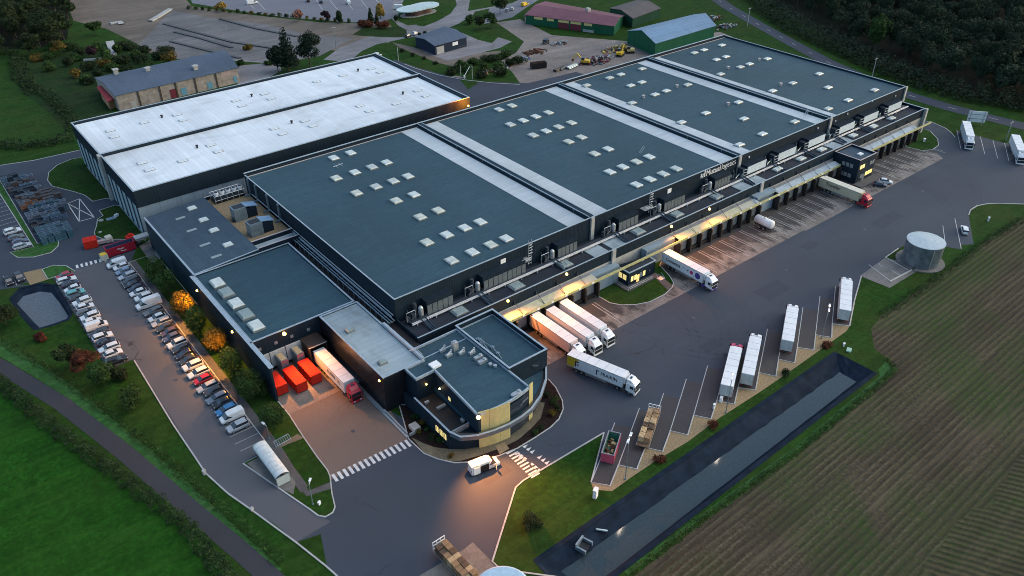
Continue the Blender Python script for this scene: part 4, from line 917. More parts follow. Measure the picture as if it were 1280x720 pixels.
# doors and compactors on the yard side
for px, py, nm in ((387.5, 241/1+0, 0),): pass
for cx in (42.0, 45.7, 49.4):
    mb = MB(O); mb.box(cx-1.9, 139.6, 1.0, cx+1.6, 139.98, 4.8, 0); d_ = mb.build('dock_door', ['door_pale'], HB)
    mb = MB(O); mb.box(cx-1.0, 136.4, .4, cx+.7, 139.6, 4.0, 0); mb.box(cx-.8, 136.6, 4.0, cx+.5, 139.4, 4.06, 1); c_ = mb.build('compactor', ['galv', 'wood_pale'], HB)
    mb = MB(O); mb.box(cx-.35, 139.9, 6.2, cx+.35, 139.99, 6.9); mb.build('number_plate', ['window_grey'], HB)
mb = MB(O); mb.box(53.0, 139.9, 6.2, 53.7, 139.99, 6.9); mb.build('number_plate', ['window_grey'], HB)
mb = MB(O); mb.box(51.0, 135.4, .9, 51.3, 139.98, 5.0); mb.box(54.9, 135.4, .9, 55.2, 139.98, 5.0); mb.box(51.0, 135.4, 4.8, 55.2, 139.98, 5.05); mb.box(50.9,135.3,5.0,55.3,135.5,5.1,1); mb.build('dock_tunnel', ['rust_dark', 'steel'], HB)
x, z = GY(353, 410.5, 139.7); mb = MB(O); mb.box(x-.3, 139.4, 8.3, x+.3, 139.98, 8.7, 1); mb.ball((x, 139.2, 8.5), .42, 0, 10, 7); mb.build('wall_lamp', ['lamp_orange', 'steel_dark'], HB)
L_ = lamp('lamp_light', (x+.3-O[0], 137.6-O[1], 8.9), 7500, (1.0, .33, .06), HB, .3, 138, (49.5-O[0], 108-O[1], 3)); L_.parent = HB
for px, py in ((250,361),(293.6,412.5)):
    x, y = G(px, py, 8.4); mb = MB(O); mb.box(39.4, y-.25, 8.2, 39.9, y+.25, 8.5, 1); mb.ball((39.3, y, 8.2), .28, 0); mb.build('wall_lamp', ['lamp_orange', 'steel_dark'], HB)
    L_ = lamp('lamp_light', (38.6-O[0], y-O[1], 8.3), 6500, (1.0, .38, .04), HB, .25, 150, (30-O[0], y-O[1], 1.5)); L_.parent = HB

O = (56.2, 112.5, 0); SCh = thing('dock_annexe', 'narrow pale roofed annexe beside the red container dock', 'annexe', O)
mb = MB(O); ringwall(mb, 56.2, 112.5, 65.6, 139.6, 0, 8.9, .35); mb.build('wall', ['clad_annexe'], SCh)
mb = MB(O); mb.box(56.55, 112.85, 8.0, 65.25, 139.3, 8.72); mb.build('roof', ['roof_grey'], SCh)
mb = MB(O); ringcap(mb, 56.2, 112.5, 65.6, 139.6, 8.9, .42); mb.box(65.3, 112.4, 8.9, 65.9, 128, 9.6, 0); mb.build('parapet_cap', ['cap'], SCh)
for px, py in ((437,412.5),(478,452.5)):
    x, y = G(px, py, 9); rooflight('roof_hatch', O, SCh, x, y, 8.72, 1.5, 1.2, 'skylight_grey', .6)
x, y = G(525, 443, 9); mb = MB(O)
for d in (0, .6): mb.tube((x+d,y,8.7),(x+d-.8,y+1,10),.08,4); mb.tube((x+d-.8,y+1,10),(x+d-1.4,y+2,9.4),.08,4)
mb.build('ladder', ['steel'], SCh)
mb = MB(O); mb.box(55.4, 124, 0, 56.19, 139.9, .5, 0); mb.box(55.2, 103.6, 0, 55.6, 139.9, .3, 0); mb.tube((55.4,112,1.0),(55.4,126,1.0),.08,4); mb.build('guard_rail', ['steel'], SCh)
x, z = GY(474.7, 471.8, 112.6); mb = MB(O); mb.box(55.8, 113.1, 8.1, 56.19, 113.6, 8.4, 1); mb.ball((55.7, 113.3, 8.1), .25, 0); mb.build('wall_lamp', ['lamp_orange', 'steel_dark'], SCh)

# ---- office -------------------------------------------------------------
O = (60.0, 92.0, 0); OF = thing('office_building', 'dark two storey office with curved front, cream panels and roof terrace', 'office building', O)
curve_t = [(64.6,92.3),(66.5,92.0),(68.8,91.7),(71.0,91.6),(73.4,91.7),(75.5,92.0),(77.9,92.7)]
gcurve = [(60.2,95.6),(62.4,93.8),(64.8,92.7),(68,91.7),(71,91.3),(74.5,91.6),(78.3,92.9),(82,95.0),(84.8,97.2),(87.0,99.6)]
upper = [(65.7,108.4),(65.7,116.8),(77.1,116.8),(77.1,92.5)]+curve_t[:-1][::-1]
upper = upper[:4]+[(75.5,92.0),(73.4,91.7),(71.0,91.6),(68.8,91.7),(66.5,92.0),(64.6,92.3)]
mb = MB(O); mb.prism(upper, 4.3, 8.45); mb.prism([(61.3,108.4),(61.3,112.4),(65.65,112.4),(65.65,108.4)], 0, 8.45); mb.build('upper_floor', ['clad_office'], OF)
mb = MB(O); g = [(60.25,108.3),(60.25,112.35),(65.6,112.35),(65.6,116.9),(87.0,116.9)]+gcurve[::-1]; mb.prism(g, 0, 3.2); mb.build('ground_floor', ['clad_office'], OF)
mb = MB(O); mb.prism([(65.3,108.3),(65.3,116.7),(87,116.7)]+gcurve[::-1][:-3]+[(65.2,93)], 3.2, 4.28); mb.build('terrace', ['roof_dark'], OF)
def inset(poly, d):
    n = len(poly); cx = sum(p[0] for p in poly)/n; cy = sum(p[1] for p in poly)/n
    return [(cx+(x-cx)*(1-d/max(1e-6, hypot(x-cx, y-cy))), cy+(y-cy)*(1-d/max(1e-6, hypot(x-cx, y-cy)))) for x, y in poly]
mb = MB(O); mb.prism(inset(upper, .4), 8.4, 8.52); mb.prism([(61.6,108.7),(61.6,112.1),(66.2,112.1),(66.2,108.7)], 8.4, 8.525); mb.build('roof', ['roof_dark'], OF)
mb = MB(O)
loop = [(65.7,108.4),(61.3,108.4),(61.3,112.4),(65.7,112.4),(65.7,116.8),(77.1,116.8),(77.1,92.4),(75.5,92.0),(73.4,91.7),(71.0,91.6),(68.8,91.7),(66.5,92.0),(64.6,92.3),(65.7,108.4)]
for i in range(len(loop)-1):
    if i == 3: continue
    a, b = loop[i], loop[i+1]; d = Vector((b[0]-a[0], b[1]-a[1])).normalized()*.14; ribbon(mb, [(a[0]-d.x, a[1]-d.y), (b[0]+d.x, b[1]+d.y)], .32, 8.4, 0, 0, .55+.004*i)
mb.box(77.15, 99.0, 8.4, 77.45, 117, 8.6); mb.box(65.9, 113.0, 8.4, 76.9, 113.25, 8.65, 0); mb.build('parapet_cap', ['cap'], OF)
# raised block
mb = MB(O); ringwall(mb, 77.2, 98.8, 87.3, 117.5, 4.3, 9.3, .3); mb.box(77.5, 99.1, 4.3, 87.0, 117.2, 8.0); mb.build('raised_block', ['clad_office'], OF)
mb = MB(O); mb.box(77.5, 99.1, 8.0, 87.0, 117.2, 8.15); mb.build('block_roof', ['roof_dark'], OF)
mb = MB(O); ringcap(mb, 77.2, 98.8, 87.3, 117.5, 9.3, .42, .12); mb.box(77.8, 99.2, 8.15, 77.9, 117.0, 8.4); mb.box(77.8, 116.8, 8.15, 86.9, 117.0, 8.4); mb.box(86.8, 99.2, 8.15, 86.9, 117.0, 8.4); mb.build('block_cap', ['cap'], OF)
mb = MB(O); mb.box(83.2, 98.72, 6.2, 85.2, 98.79, 7.4, 0); mb.build('window', ['window_dark'], OF)
# balcony band, following the curve
bal = [(60.35,108.2),(60.3,100),(60.25,95.4),(61.0,93.2),(63.8,91.5),(67,90.6),(70.3,90.15),(73.4,90.25),(76.4,90.8),(80.3,92.6),(84.6,95.9),(87.5,99.3)]
mb = MB(O)
ribbon(mb, bal[2:], .35, 3.75, 0, 0, .95); ribbon(mb, bal[:3], .3, 3.2, 1, 0, 1.35)
L1, R1 = strip(bal[2:], .4)
mb.build('balcony', ['balcony_grey', 'clad_office'], OF)
mb = MB(O); ribbon(mb, bal[2:], .42, 4.71, 0, 0, .08); ribbon(mb, bal[:3], .38, 4.56, 0, 0, .08); mb.build('balcony_cap', ['cap'], OF)
mb = MB(O); fl = bal[3:]+[(86.9,99.5),(84.4,97.2),(80.1,94.0),(76.4,92.2),(70.4,91.5),(64.8,92.6),(61.2,95.4)]; mb.prism(fl, 3.85, 3.95); mb.build('balcony_floor', ['path'], OF)
# terrace dividing wall and floor, benches, lamps
mb = MB(O); mb.box(60.4, 95.6, 3.2, 64.8, 95.8, 4.4); mb.build('terrace_wall', ['cap'], OF)
mb = MB(O); mb.box(60.6, 96.0, 3.2, 64.9, 108.2, 3.28); mb.build('terrace_floor', ['black_floor'], OF)
for a in ((61.6,106.2,62.6,106.7),(62.6,103.3,64.6,103.8),(64.4,97.2,64.9,98.2)):
    mb = MB(O); mb.box(a[0], a[1], 3.3, a[2], a[3], 3.8); mb.build('bench', ['concrete_wall'], OF)
def curve_panel(name, xa, xb, z0, z1, mat, off=.1, par=None, curve=gcurve):
    pts = []
    N = 8
    for i in range(N+1):
        x = xa+(xb-xa)*i/N
        for j in range(len(curve)-1):
            if curve[j][0] <= x <= curve[j+1][0]:
                t = (x-curve[j][0])/(curve[j+1][0]-curve[j][0]); pts.append((x, curve[j][1]*(1-t)+curve[j+1][1]*t-off)); break
    mb = MB(O); ribbon(mb, pts, .18, z0, 0, 0, z1-z0); 
    mb.quad([(pts[0][0],pts[0][1]+.09,z0),(pts[0][0],pts[0][1]-.09,z0),(pts[0][0],pts[0][1]-.09,z1),(pts[0][0],pts[0][1]+.09,z1)]); mb.quad([(pts[-1][0],pts[-1][1]-.09,z0),(pts[-1][0],pts[-1][1]+.09,z0),(pts[-1][0],pts[-1][1]+.09,z1),(pts[-1][0],pts[-1][1]-.09,z1)])
    return mb.build(name, [mat], par or OF)
for a, b in ((64.75,66.8),(66.85,68.95),(69.0,71.2)): curve_panel('cream_panel', a, b, 0, 9.25, 'cream', .28)
curve_panel('cream_panel', 77.0, 78.3, 0, 9.3, 'cream', .15)
for z0, z1 in ((.6,3.3),(5.2,6.0),(6.2,7.0),(7.2,8.0)):
    w_ = curve_panel('window', 71.4, 76.8, z0, z1, 'window_dark', .06)
for a, b in ((79.2,81.5),(82,84)): curve_panel('window', a, b, .6, 3.2, 'window_dark', .05)
for py_ in ((546.5,530.5),(552,536),(557,541)):
    q = None
for y in (99.6, 98.2, 96.9):
    mb = MB(O); mb.box(60.1, y, 1.5, 60.24, y+.85, 2.9); w_ = mb.build('window', ['lit_window'], OF)
    mb = MB(O); mb.box(60.06, y+.38, 1.5, 60.12, y+.46, 2.9); mb.build('window_bar', ['black'], w_)
mb = MB(O); mb.box(60.1, 103.4, 1.4, 60.24, 105.6, 2.8); mb.build('window', ['window_dark'], OF)
for (x, y, z, p, mt) in ((63.4, 108.2, 6.4, 5, 'lamp_orange'), (65.2, 106.2, 5.6, 4, 'lamp_warm')):
    mb = MB(O); mb.ball((x, y, z), .2, 0); mb.build('wall_lamp', [mt], OF); L_ = lamp('lamp_light', (x-.4-O[0], y-.5-O[1], z), p, (1, .55, .2), OF, .15); L_.parent = OF
mb = MB(O); mb.box(65.3, 102.2, 4.6, 65.36, 103.4, 5.5); mb.build('window', ['lit_window'], OF)
mb = MB(O); mb.box(64.2, 91.7, 8.8, 64.8, 92.2, 9.1, 1); mb.ball((64.2, 91.6, 8.9), .42, 0, 10, 7); mb.build('flood_lamp', ['lamp_orange', 'steel_dark'], OF)
L_ = lamp('lamp_light', (63.4-O[0], 90.6-O[1], 9.2), 19000, (1.0, .31, .06), OF, .22, 104, (61.0, 80.5, 0)); L_.location = (63.4-O[0], 90.6-O[1], 9.2); L_.parent = OF
L_.rotation_euler = (Vector((61.5, 78.0, 0))-Vector((63.4, 90.6, 9.2))).to_track_quat('-Z', 'Y').to_euler()
# rooftop machines
for px, py, k in ((568.5,435,0),(553,437,1),(561,443,1),(577,440,1),(590,440,1),(598,446,2),(603,451,2),(613,455,3),(619,457,3),(646,491,2),(641,494,3),(543.5,455,4)):
    x, y = G(px, py, 9); mb = MB(O)
    if k == 0: mb.box(x-.6, y-.5, 8.55, x+.6, y+.5, 10.6); mb.cyl(x, y, 10.6, 10.75, .4, 10)
    elif k == 1: mb.box(x-.7, y-.35, 8.55, x+.7, y+.35, 9.1); mb.tube((x-.6,y,9),(x+.8,y+.2,9.5),.18,6); mb.cyl(x+.7, y+.2, 8.6, 9.7, .22, 8)
    elif k == 2: mb.box(x-1, y-.4, 8.55, x+1, y+.4, 9.2); mb.cyl(x+.5, y, 9.2, 9.5, .3, 8)
    elif k == 3: mb.cyl(x, y, 8.55, 9.0, .3, 8); mb.cyl(x, y, 9.0, 9.15, .42, 8)
    else: mb.box(x-1.0, y-.9, 8.55, x+1.0, y+.9, 9.0)
    mb.build('roof_unit', ['steel' if k < 4 else 'white_paint'], OF)
mb = MB(O); x, y = G(605, 428, 8.2)
for a, b in (((597,423),(603,431)),((603,427),(615,433)),((600,424),(612,439)),((615,433),(625,446)),((622,441),(627,448))): p, q = G(*a, 8.6), G(*b, 8.6); mb.tube((*p, 8.7), (*q, 8.5), .1, 5); mb.box(p[0]-.4, p[1]-.3, 8.16, p[0]+.4, p[1]+.3, 8.6)
mb.build('duct', ['galv'], OF)

# ---- drivers' offices beside the docks ---------------------------------
O = (127.5, 114.2, 0); H1 = thing('dock_office', 'small single storey dark office on the lawn between the loading docks', 'office', O)
mb = MB(O); mb.prism([(127.5,114.2),(137.0,114.2),(137.0,117.0),(127.5,119.0)], 0, 4.0); mb.box(136.9, 114.2, 0, 137.05, 117.4, 4.0); mb.build('wall', ['clad_office'], H1)
mb = MB(O); mb.box(127.8, 114.5, 4.0, 136.8, 117.3, 4.08); mb.build('roof', ['roof_dock'], H1)
mb = MB(O); mb.box(127.4, 114.1, 4.0, 137.15, 114.4, 4.22); mb.box(127.4, 114.4, 4.0, 127.7, 119.0, 4.22); mb.box(136.85, 114.4, 4.0, 137.15, 117.4, 4.22); mb.build('parapet_cap', ['cap'], H1)
for y in (115.0, 116.5): mb = MB(O); mb.box(127.36, y, 1.6, 127.49, y+1.1, 3.0); mb.build('window', ['lit_window'], H1)
for x, m_ in ((128.3,'lit_window'),(129.5,'lit_window'),(131.4,'window_grey'),(132.6,'lit_window'),(134.6,'window_dark')): mb = MB(O); mb.box(x, 114.08, 1.3, x+.8, 114.19, 2.7); mb.build('window', [m_], H1)
mb = MB(O); mb.box(130.4, 114.1, .2, 131.3, 114.19, 2.4); mb.build('door', ['lit_orange'], H1)
mb = MB(O); mb.box(125.7, 112.4, .1, 137.4, 114.19, .35, 0); mb.box(125.7, 114.2, .1, 127.48, 118.5, .35, 0); mb.build('platform', ['path'], H1)
mb = MB(O)
for x in (125.8,128,130.2,132.4,134.6): mb.tube((x,112.5,.3),(x,112.5,1.3),.04,4)
for z in (.8,1.3): mb.tube((125.8,112.5,z),(134.6,112.5,z),.04,4); mb.tube((125.8,112.5,z),(125.8,118.2,z),.04,4)
for y in (114,116,118): mb.tube((125.8,y,.3),(125.8,y,1.3),.04,4)
mb.build('guard_rail', ['steel'], H1)
mb = MB(O); mb.box(135.8,110.9,.1,137.6,112.3,.25); mb.tube((135.8,110.9,.1),(135.8,112.4,1.2),.05,4); mb.tube((137.6,110.9,.1),(137.6,112.4,1.2),.05,4); mb.build('steps', ['steel'], H1)
for px, py in ((803,325.5),(791,330.5)): x, y = G(px, py, 4.2); mb = MB(O); mb.cyl(x, max(115, y), 4.05, 4.5, .3, 8); mb.build('roof_vent', ['steel'], H1)
O = (223.4, 110.7, 0); H2 = thing('dock_office', 'two storey dark office block with lit windows beside the beige trailer', 'office', O)
mb = MB(O); ringwall(mb, 223.4, 110.7, 232.6, 119.5, 0, 7.9, .25); mb.build('wall', ['clad_office'], H2)
mb = MB(O); mb.box(223.6, 110.9, 7.0, 232.4, 119.4, 7.3); mb.build('roof', ['roof_slate'], H2)
mb = MB(O); ringcap(mb, 223.4, 110.7, 232.6, 119.5, 7.9, .34, .1); mb.build('parapet_cap', ['cap_pink'], H2)
x, y = G(1075.5, 192.5, 7.5); mb = MB(O); mb.box(x-.9, y-.6, 7.3, x+.9, y+.6, 7.7); mb.build('roof_hatch', ['white_paint'], H2)
for z in (1.5, 4.7):
    for k in range(3): mb = MB(O); mb.box(223.28, 112.6+1.35*k, z, 223.39, 113.6+1.35*k, z+1.2); mb.build('window', ['window_grey'], H2)
for x, z, m_ in ((224.2,4.7,'lit_window'),(225.6,4.7,'lit_window'),(229.6,4.7,'window_grey'),(230.9,4.7,'window_grey'),(228.2,1.5,'lit_window'),(229.6,1.5,'lit_window'),(230.9,1.5,'lit_orange'),(224.2,1.3,'window_dark'),(225.5,1.3,'window_grey')):
    mb = MB(O); mb.box(x, 110.58, z, x+1.05, 110.69, z+1.25); mb.build('window', [m_], H2)
mb = MB(O); mb.box(223.28, 117.0, 2.2, 223.39, 118.2, 4.4); mb.build('door', ['lit_window'], H2)
mb = MB(O); mb.box(226.8, 110.6, .1, 227.8, 110.69, 2.4); mb.build('door', ['window_grey'], H2)
mb = MB(O); mb.box(222.2, 107.6, 0, 234.5, 110.68, .3, 0); mb.build('platform', ['path'], H2)

# ---- silo tank beside the yard ------------------------------------------
O = (195.8, 74.5, 0); TK = thing('water_tank', 'round ribbed steel water tank on the grass beside the lorry yard', 'tank', O)
mb = MB(O); r = 4.6
for z in range(7): mb.cyl(195.8, 74.5, .3+.85*z, .3+.85*z+.83, r+.03*(z % 2), 40, 0, cap=False)
mb.build('shell', ['silo_skin'], TK)
mb = MB(O); mb.cyl(195.8, 74.5, 6.2, 6.3, r+.12, 40, 0, r+.12); mb.cyl(195.8, 74.5, 6.3, 6.6, r+.1, 40, 0, .3); mb.build('lid', ['galv_lid'], TK)
mb = MB(O); mb.cyl(195.8, 74.5, 0, .28, 6.0, 32); mb.build('base', ['slab'], TK)
mb = MB(O); a_ = -2.2; mb.tube((195.8+r*1.03*cos(a_), 74.5+r*1.03*sin(a_), .3), (195.8+r*1.03*cos(a_), 74.5+r*1.03*sin(a_), 6.3), .09, 5); mb.build('ladder', ['steel'], TK)
O = (45.4, 60.3, 0); TK2 = thing('water_tank', 'pale blue round tank lid at the bottom edge near the pallet trailer', 'tank', O)
mb = MB(O); mb.cyl(45.4, 60.3, 0, 7.3, 4.4, 40); mb.build('shell', ['silo_skin'], TK2)
mb = MB(O); mb.cyl(45.4, 60.3, 7.3, 7.6, 4.5, 40, 0, 4.1); mb.build('lid', ['tank_blue'], TK2)

# ---- neighbours at the top ----------------------------------------------
def quadbuild(name, label, cat, px, h, wall, roof, ridge=True, over=.4, rh=1.6, ax=0, o=None, mono=False):
    """px: four ground corners front-left, front-right, back-right, back-left"""
    P = [Vector((*p, 0)) for p in px]; O = tuple(P[0]); t = thing(name, label, cat, O)
    mb = MB(O); a, b, c, d = P
    m1, m2 = (a+d)/2, (b+c)/2
    if ax: m1, m2 = (a+b)/2, (d+c)/2
    ht = Vector((0, 0, h)); rr = Vector((0, 0, h+rh))
    W4 = [a, b, c, d]; 
    for i in range(4): p, q = W4[i], W4[(i+1) % 4]; mb.quad([p, q, q+ht, p+ht])
    if not mono:
        if not ax: mb.quad([a+ht, d+ht, m1+rr]); mb.quad([b+ht, c+ht, m2+rr])
        else: mb.quad([a+ht, b+ht, m1+rr]); mb.quad([d+ht, c+ht, m2+rr])
    mb.build('wall', [wall], t)
    mb = MB(O); u = (m2-m1).normalized()*over; th = Vector((0, 0, .18))
    sides = ((a, b), (d, c)) if not ax else ((a, d), (b, c))
    for p, q in sides:
        w = (p-m1).dot((m2-m1).normalized()); e = (p-(m1+(m2-m1).normalized()*w)).normalized()*over; dz = Vector((0, 0, -rh*over/((p-m1).length+.01)))
        A, B, C_, D = p-u+e+ht+dz, q+u+e+ht+dz, m2+u+rr, m1-u+rr
        mb.quad([A+th, B+th, C_+th, D+th]); mb.quad([D, C_, B, A]); mb.quad([A, B, B+th, A+th]); mb.quad([A, A+th, D+th, D]); mb.quad([B, C_, C_+th, B+th])
    mb.build('roof', [roof], t)
    return t, P
def wallface(t, p, q, u0, u1, z0, z1, mat, name='window', off=.08):
    d = (q-p); L = d.length; d.normalize(); n = Vector((d.y, -d.x, 0))
    a = p+d*u0*L+n*off; b = p+d*u1*L+n*off; O = tuple(t.location); mb = MB(O); c, e = b-n*off*.8, a-n*off*.8
    mb.add([(a.x,a.y,z0),(b.x,b.y,z0),(c.x,c.y,z0),(e.x,e.y,z0),(a.x,a.y,z1),(b.x,b.y,z1),(c.x,c.y,z1),(e.x,e.y,z1)], [[4,5,6,7],[0,1,5,4],[1,2,6,5],[3,0,4,7]])
    return mb.build(name, [mat], t)
t, P = quadbuild('stone_barn', 'long old stone building with dark slate roof behind the white roofed warehouse', 'barn', [G(150,139), G(300,103), G(283,80.5), G(125,116)], 6.0, 'stone', 'roof_shed', rh=1.5)
a, b, c, d = P
for u0, u1, z1, m_ in ((.02,.14,5.9,'bark'),): pass
for u, w, m_, z0, z1 in ((.41,.055,'maroon',0,3.6),(.50,.045,'blue_door',.3,3.2),(.72,.045,'blue_door',.3,3.0),(.095,.04,'concrete_wall',0,2.6),(.95,.03,'blue_door',.3,3),(.85,.09,'stone_pink',3.8,5.8)):
    if m_ in MAT: wallface(t, a, b, u, u+w, z0, z1, m_, 'door')
for u in (.16,.33,.46,.62,.80): wallface(t, a, b, u, u+.012, 0, 5.9, 'bark', 'drain_pipe', .2)
mb = MB(tuple(a)); 
for px, py in ((185,89),(244.5,86.5),(145,91)): x, y = G(px, py, 7); mb.box(x-.8, y-.8, 6.4, x+.8, y+.8, 8.3); mb.box(x-1.1, y-1.1, 8.3, x+1.1, y+1.1, 8.6)
mb.build('roof_vent', ['concrete_wall'], t)
tt = thing('brick_porch', 'small ochre lean-to with red tiled roof at the end of the stone building', 'shed', (*G(138,137), 0)); OO = tuple(tt.location)
p0, p1, p2, p3 = GP([(138,137),(149,133),(143,121),(128,124)]); mb = MB(OO); mb.prism([p0,p1,p2,p3], 0, 3.6); mb.build('wall', ['ochre'], tt)
mb = MB(OO); e = [(x, y) for x, y in (p0,p1,p2,p3)]; cx = sum(x for x,_ in e)/4; cy = sum(y for _,y in e)/4; e = [(cx+(x-cx)*1.25, cy+(y-cy)*1.25) for x, y in e]; mb.prism(e, 3.6, [3.8,3.9,4.9,4.8] if True else 4); mb.build('roof', ['roof_tile_red'], tt)
for k, px in enumerate((187,192.5,198,204.5)):
    x, y = G(px, 127-k*1.6); tt = MB((x, y, 0)); tt.box(x-.7, y-1.2, 0, x+.7, y+1.2, 1.1); tt.cyl(x, y-.5, 1.1, 1.3, .4, 8); o = tt.build('feed_tank', ['white_paint']); tag(o, 'white plastic tank, %s from the left, standing against the stone building' % ORD[k], 'tank', 'white tanks by the stone building')
t, P = quadbuild('metal_shed', 'small navy blue metal shed with grey door near the pavilion', 'shed', [G(544,69), G(583.5,58), G(556,45), G(520,58)], 4.2, 'shed_wall', 'roof_shed', rh=1.1)
wallface(t, P[0], P[1], .05, .28, 0, 3.3, 'concrete_wall', 'door'); wallface(t, P[0], P[1], .55, .72, 2.0, 3.5, 'white_paint', 'sign_board')
wallface(t, P[0], P[1], .72, .98, .6, .9, 'steel_dark', 'trim')
t, P = quadbuild('farm_barn', 'long green farm barn with maroon roof and yellow panels above its doors', 'barn', [G(657,30), G(767,44.5), G(779,31), G(682,13)], 4.4, 'barn_green', 'roof_maroon', rh=1.6)
a, b = P[0], P[1]
for u0, u1 in ((.10,.20),(.25,.33),(.38,.50),(.52,.64),(.67,.76)): wallface(t, a, b, u0, u1, 3.0, 4.2, 'yellow_panel' if 'yellow_panel' in MAT else 'yellow', 'panel')
for u0, u1 in ((.38,.50),(.52,.64)): wallface(t, a, b, u0, u1, 0, 2.9, 'maroon', 'door')
wallface(t, a, b, .66, .78, 0, 1.2, 'concrete_wall', 'plinth')
x, y = G(735, 11, 7); mb = MB(tuple(a)); mb.box(x-1, y-1, 5, x+1, y+1, 7.4); mb.build('chimney', ['concrete_wall'], t)
t, P = quadbuild('green_barn', 'green sided barn with pale blue metal roof behind the warehouse corner', 'barn', [G(818,70), G(892,47), G(866,33), G(784,54)], 5.6, 'barn_green', 'roof_blue', rh=3.0)
t, P = quadbuild('hay_barn', 'open barn with brown and maroon roof behind the long farm barn', 'barn', [G(790,35), G(824,22), G(795,12), G(762,22)], 4.6, 'barn_green_dark', 'roof_brown', rh=1.6)
t, P = quadbuild('portable_cabin', 'small pink sided cabin with dark red roof at the end of the farm barn', 'cabin', [G(656,27), G(670,29), G(675,24), G(661,22)], 2.6, 'trailer_pink', 'roof_maroon', rh=.6)
mb = MB((*G(675,26), 0)); x, y = G(675,26); mb.box(x-1.5, y-1.2, 0, x+1.5, y+1.2, 2.6, 0); mb.box(x-1.2,y-1.3,.4,x+1.2,y-1.2,2.0,1); tag(mb.build('storage_cabin', ['white_paint', 'window_grey']), 'white box cabin between the pink cabin and the blue tractor', 'cabin')
# pavilion with leaf shaped roof
O = (*G(523,17), 0); PV = thing('pavilion', 'small round brown pavilion with pale leaf shaped roof by the car park', 'pavilion', O)
mb = MB(O)
def lobe(s, z):
    pts = []
    for k in range(28):
        t = 2*pi*k/28; r = 8.5*(1+.30*cos(2*t))*s; pts.append((O[0]+r*cos(t+.1)*1.15, O[1]+r*sin(t+.1)*.95))
    return pts
mb.prism(lobe(.62, 0), 0, 3.0); mb.build('wall', ['maroon_brown'], PV)
mb = MB(O); mb.prism(lobe(1.0, 0), 3.0, 3.5); mb.build('roof', ['roof_pavilion'], PV)
mb = MB(O); mb.prism(lobe(.85, 0), 0, .2); mb.build('plinth', ['concrete_wall'], PV)
sheet('lawn', GP([(497,26),(510,32),(535,29),(552,24),(561,16),(558,6),(548,-2),(530,-6),(505,0),(499,12)]), .06, 'grass_lawn')
sheet('lawn', GP([(478,35),(500,33),(508,38),(509,46),(495,47),(470,46),(440,44),(455,34)]), .06, 'grass_rough')
sheet('lawn', GP([(470,60),(489,52),(500,60),(545,78),(570,84),(620,74),(640,90),(650,104),(600,102),(560,92),(520,82),(495,70)]), .05, 'grass_lawn')
sheet('lawn', GP([(585,14),(640,4),(660,-6),(640,-20),(590,-15)]), .055, 'grass_lawn')
sheet('lawn', GP([(560,36),(590,30),(612,32),(625,44),(615,54),(598,50),(580,42)]), .052, 'grass_lawn')
sheet('lawn', GP([(575,100),(580,96.5),(592,99),(598,104),(585,112)]), .06, 'grass_lawn')
# ================================================================== VEHICLES
CARCOL = {'white': (.62,.66,.68), 'silver': (.34,.38,.42), 'grey': (.10,.115,.13), 'dark grey': (.035,.04,.048), 'black': (.012,.013,.016), 'red': (.36,.012,.03), 'blue': (.02,.16,.36),
          'pale blue': (.16,.24,.36), 'slate blue': (.07,.09,.16), 'teal': (.10,.34,.36), 'navy': (.02,.025,.05), 'purple grey': (.07,.05,.075), 'steel blue': (.12,.16,.22)}
for k, c in CARCOL.items():
    m, t, b = newmat('paint_'+k.replace(' ', '_')); f = noise(t, coords(t), .8, 3)
    t.links.new(ramp(t, f, [(.3, tuple(x*.9 for x in c)), (.7, tuple(min(1, x*1.08) for x in c))]), b.inputs['Base Color']); b.inputs['Roughness'].default_value = .32
    b.inputs['Coat Weight'].default_value = .4; b.inputs['Coat Roughness'].default_value = .1
def sec6(x, z0, z1, w):   # rounded lower body section
    return [(x,-w*.82,z0),(x,-w,z0+.22),(x,-w,z1-.16),(x,-w*.86,z1),(x,w*.86,z1),(x,w,z1-.16),(x,w,z0+.22),(x,w*.82,z0)]
def sec4(x, z0, z1, wb, wt): return [(x,-wb,z0),(x,-wt,z1),(x,wt,z1),(x,wb,z0)]
CARMESH = {}
